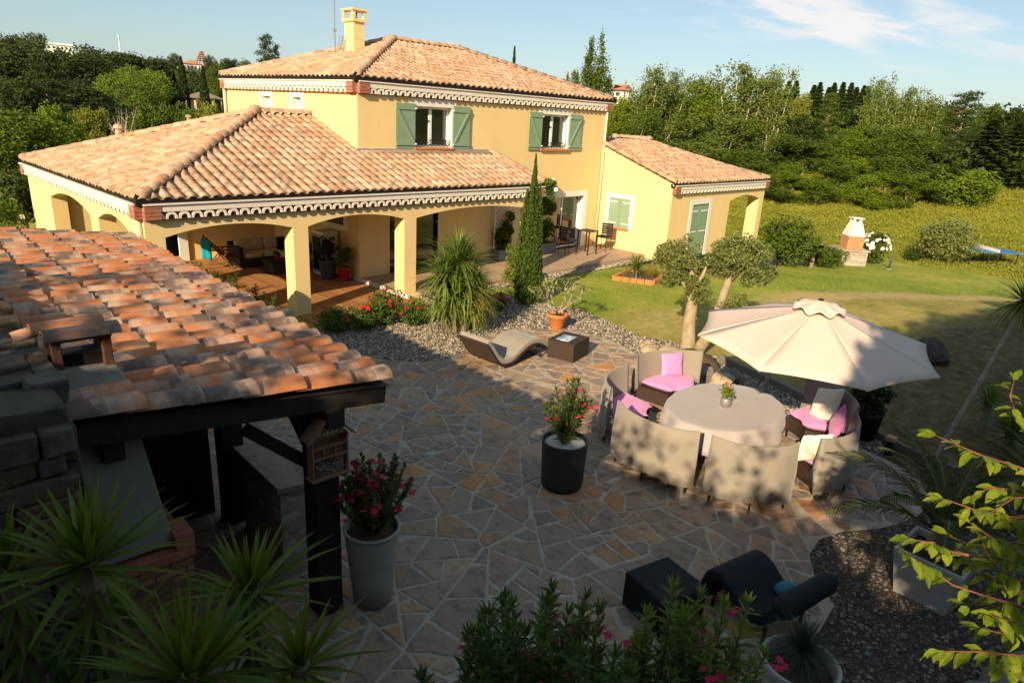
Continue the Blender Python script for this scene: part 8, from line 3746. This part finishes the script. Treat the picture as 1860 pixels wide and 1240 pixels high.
def MT(op, a, b_=0.0, clamp=False):
    n = N('ShaderNodeMath', operation=op, use_clamp=clamp)
    for i, v in enumerate((a, b_)):
        if isinstance(v, (int, float)):
            n.inputs[i].default_value = v
        else:
            nt.links.new(v, n.inputs[i])
    return n.outputs[0]


D = tc.outputs['Generated']
sep = N('ShaderNodeSeparateXYZ')
nt.links.new(D, sep.inputs[0])
azn = MT('ARCTAN2', sep.outputs['X'], sep.outputs['Y'])
elv = sep.outputs['Z']
cmb = N('ShaderNodeCombineXYZ')
nt.links.new(azn, cmb.inputs[0])
nt.links.new(elv, cmb.inputs[1])
# clouds drift on a slant: shear elevation with bearing
el2 = MT('ADD', elv, MT('MULTIPLY', azn, .12))
cmb2 = N('ShaderNodeCombineXYZ')
nt.links.new(MT('MULTIPLY', azn, 5.5), cmb2.inputs[0])
nt.links.new(MT('MULTIPLY', el2, 26), cmb2.inputs[1])
nz = N('ShaderNodeTexNoise')
nz.inputs['Scale'].default_value = 1.5
nz.inputs['Detail'].default_value = 8
nz.inputs['Roughness'].default_value = .58
nz.inputs['Distortion'].default_value = .4
nt.links.new(cmb2.outputs[0], nz.inputs['Vector'])


def window(x, c, s):
    d = MT('DIVIDE', MT('SUBTRACT', x, c), s)
    return MT('POWER', 2.718, MT('MULTIPLY', MT('MULTIPLY', d, d), -1))


mask = MT('ADD', MT('MULTIPLY', window(azn, 1.22, .20), window(MT('ADD', elv, MT('MULTIPLY', azn, .13)), .285, .05)), MT('MULTIPLY', window(azn, 1.12, .2), MT('MULTIPLY', window(elv, .15, .04), .3)))
cr = N('ShaderNodeMapRange', interpolation_type='SMOOTHSTEP')
nt.links.new(MT('ADD', nz.outputs['Fac'], MT('MULTIPLY', mask, .22)), cr.inputs['Value'])
cr.inputs['From Min'].default_value = .58
cr.inputs['From Max'].default_value = .84
cl = MT('MULTIPLY', MT('MULTIPLY', cr.outputs[0], mask, True), .85, True)
# pale haze toward the horizon belongs to the Nishita sky; clouds lit warm white
mx = N('ShaderNodeMix', data_type='RGBA')
nt.links.new(cl, mx.inputs['Factor'])
# a thin even veil of haze lightens the whole dome
tn = N('ShaderNodeMix', data_type='RGBA', blend_type='ADD')
tn.inputs['Factor'].default_value = 1
nt.links.new(sky.outputs[0], tn.inputs['A'])
tn.inputs['B'].default_value = (1.9, 2.6, 2.85, 1)
nt.links.new(tn.outputs['Result'], mx.inputs['A'])
mx.inputs['B'].default_value = (12.0, 11.4, 11.2, 1)
nt.links.new(mx.outputs['Result'], bg.inputs['Color'])
nt.links.new(bg.outputs[0], out.inputs['Surface'])

scn.view_settings.view_transform = 'Standard'
scn.view_settings.look = 'None'
scn.view_settings.exposure = 0.72
scn.view_settings.gamma = 1
scn.render.engine = 'CYCLES'
cy_ = scn.cycles
cy_.max_bounces = 6
cy_.diffuse_bounces = 3
cy_.glossy_bounces = 3
cy_.transmission_bounces = 3
cy_.transparent_max_bounces = 4
cy_.use_denoising = True
cy_.sample_clamp_indirect = 6
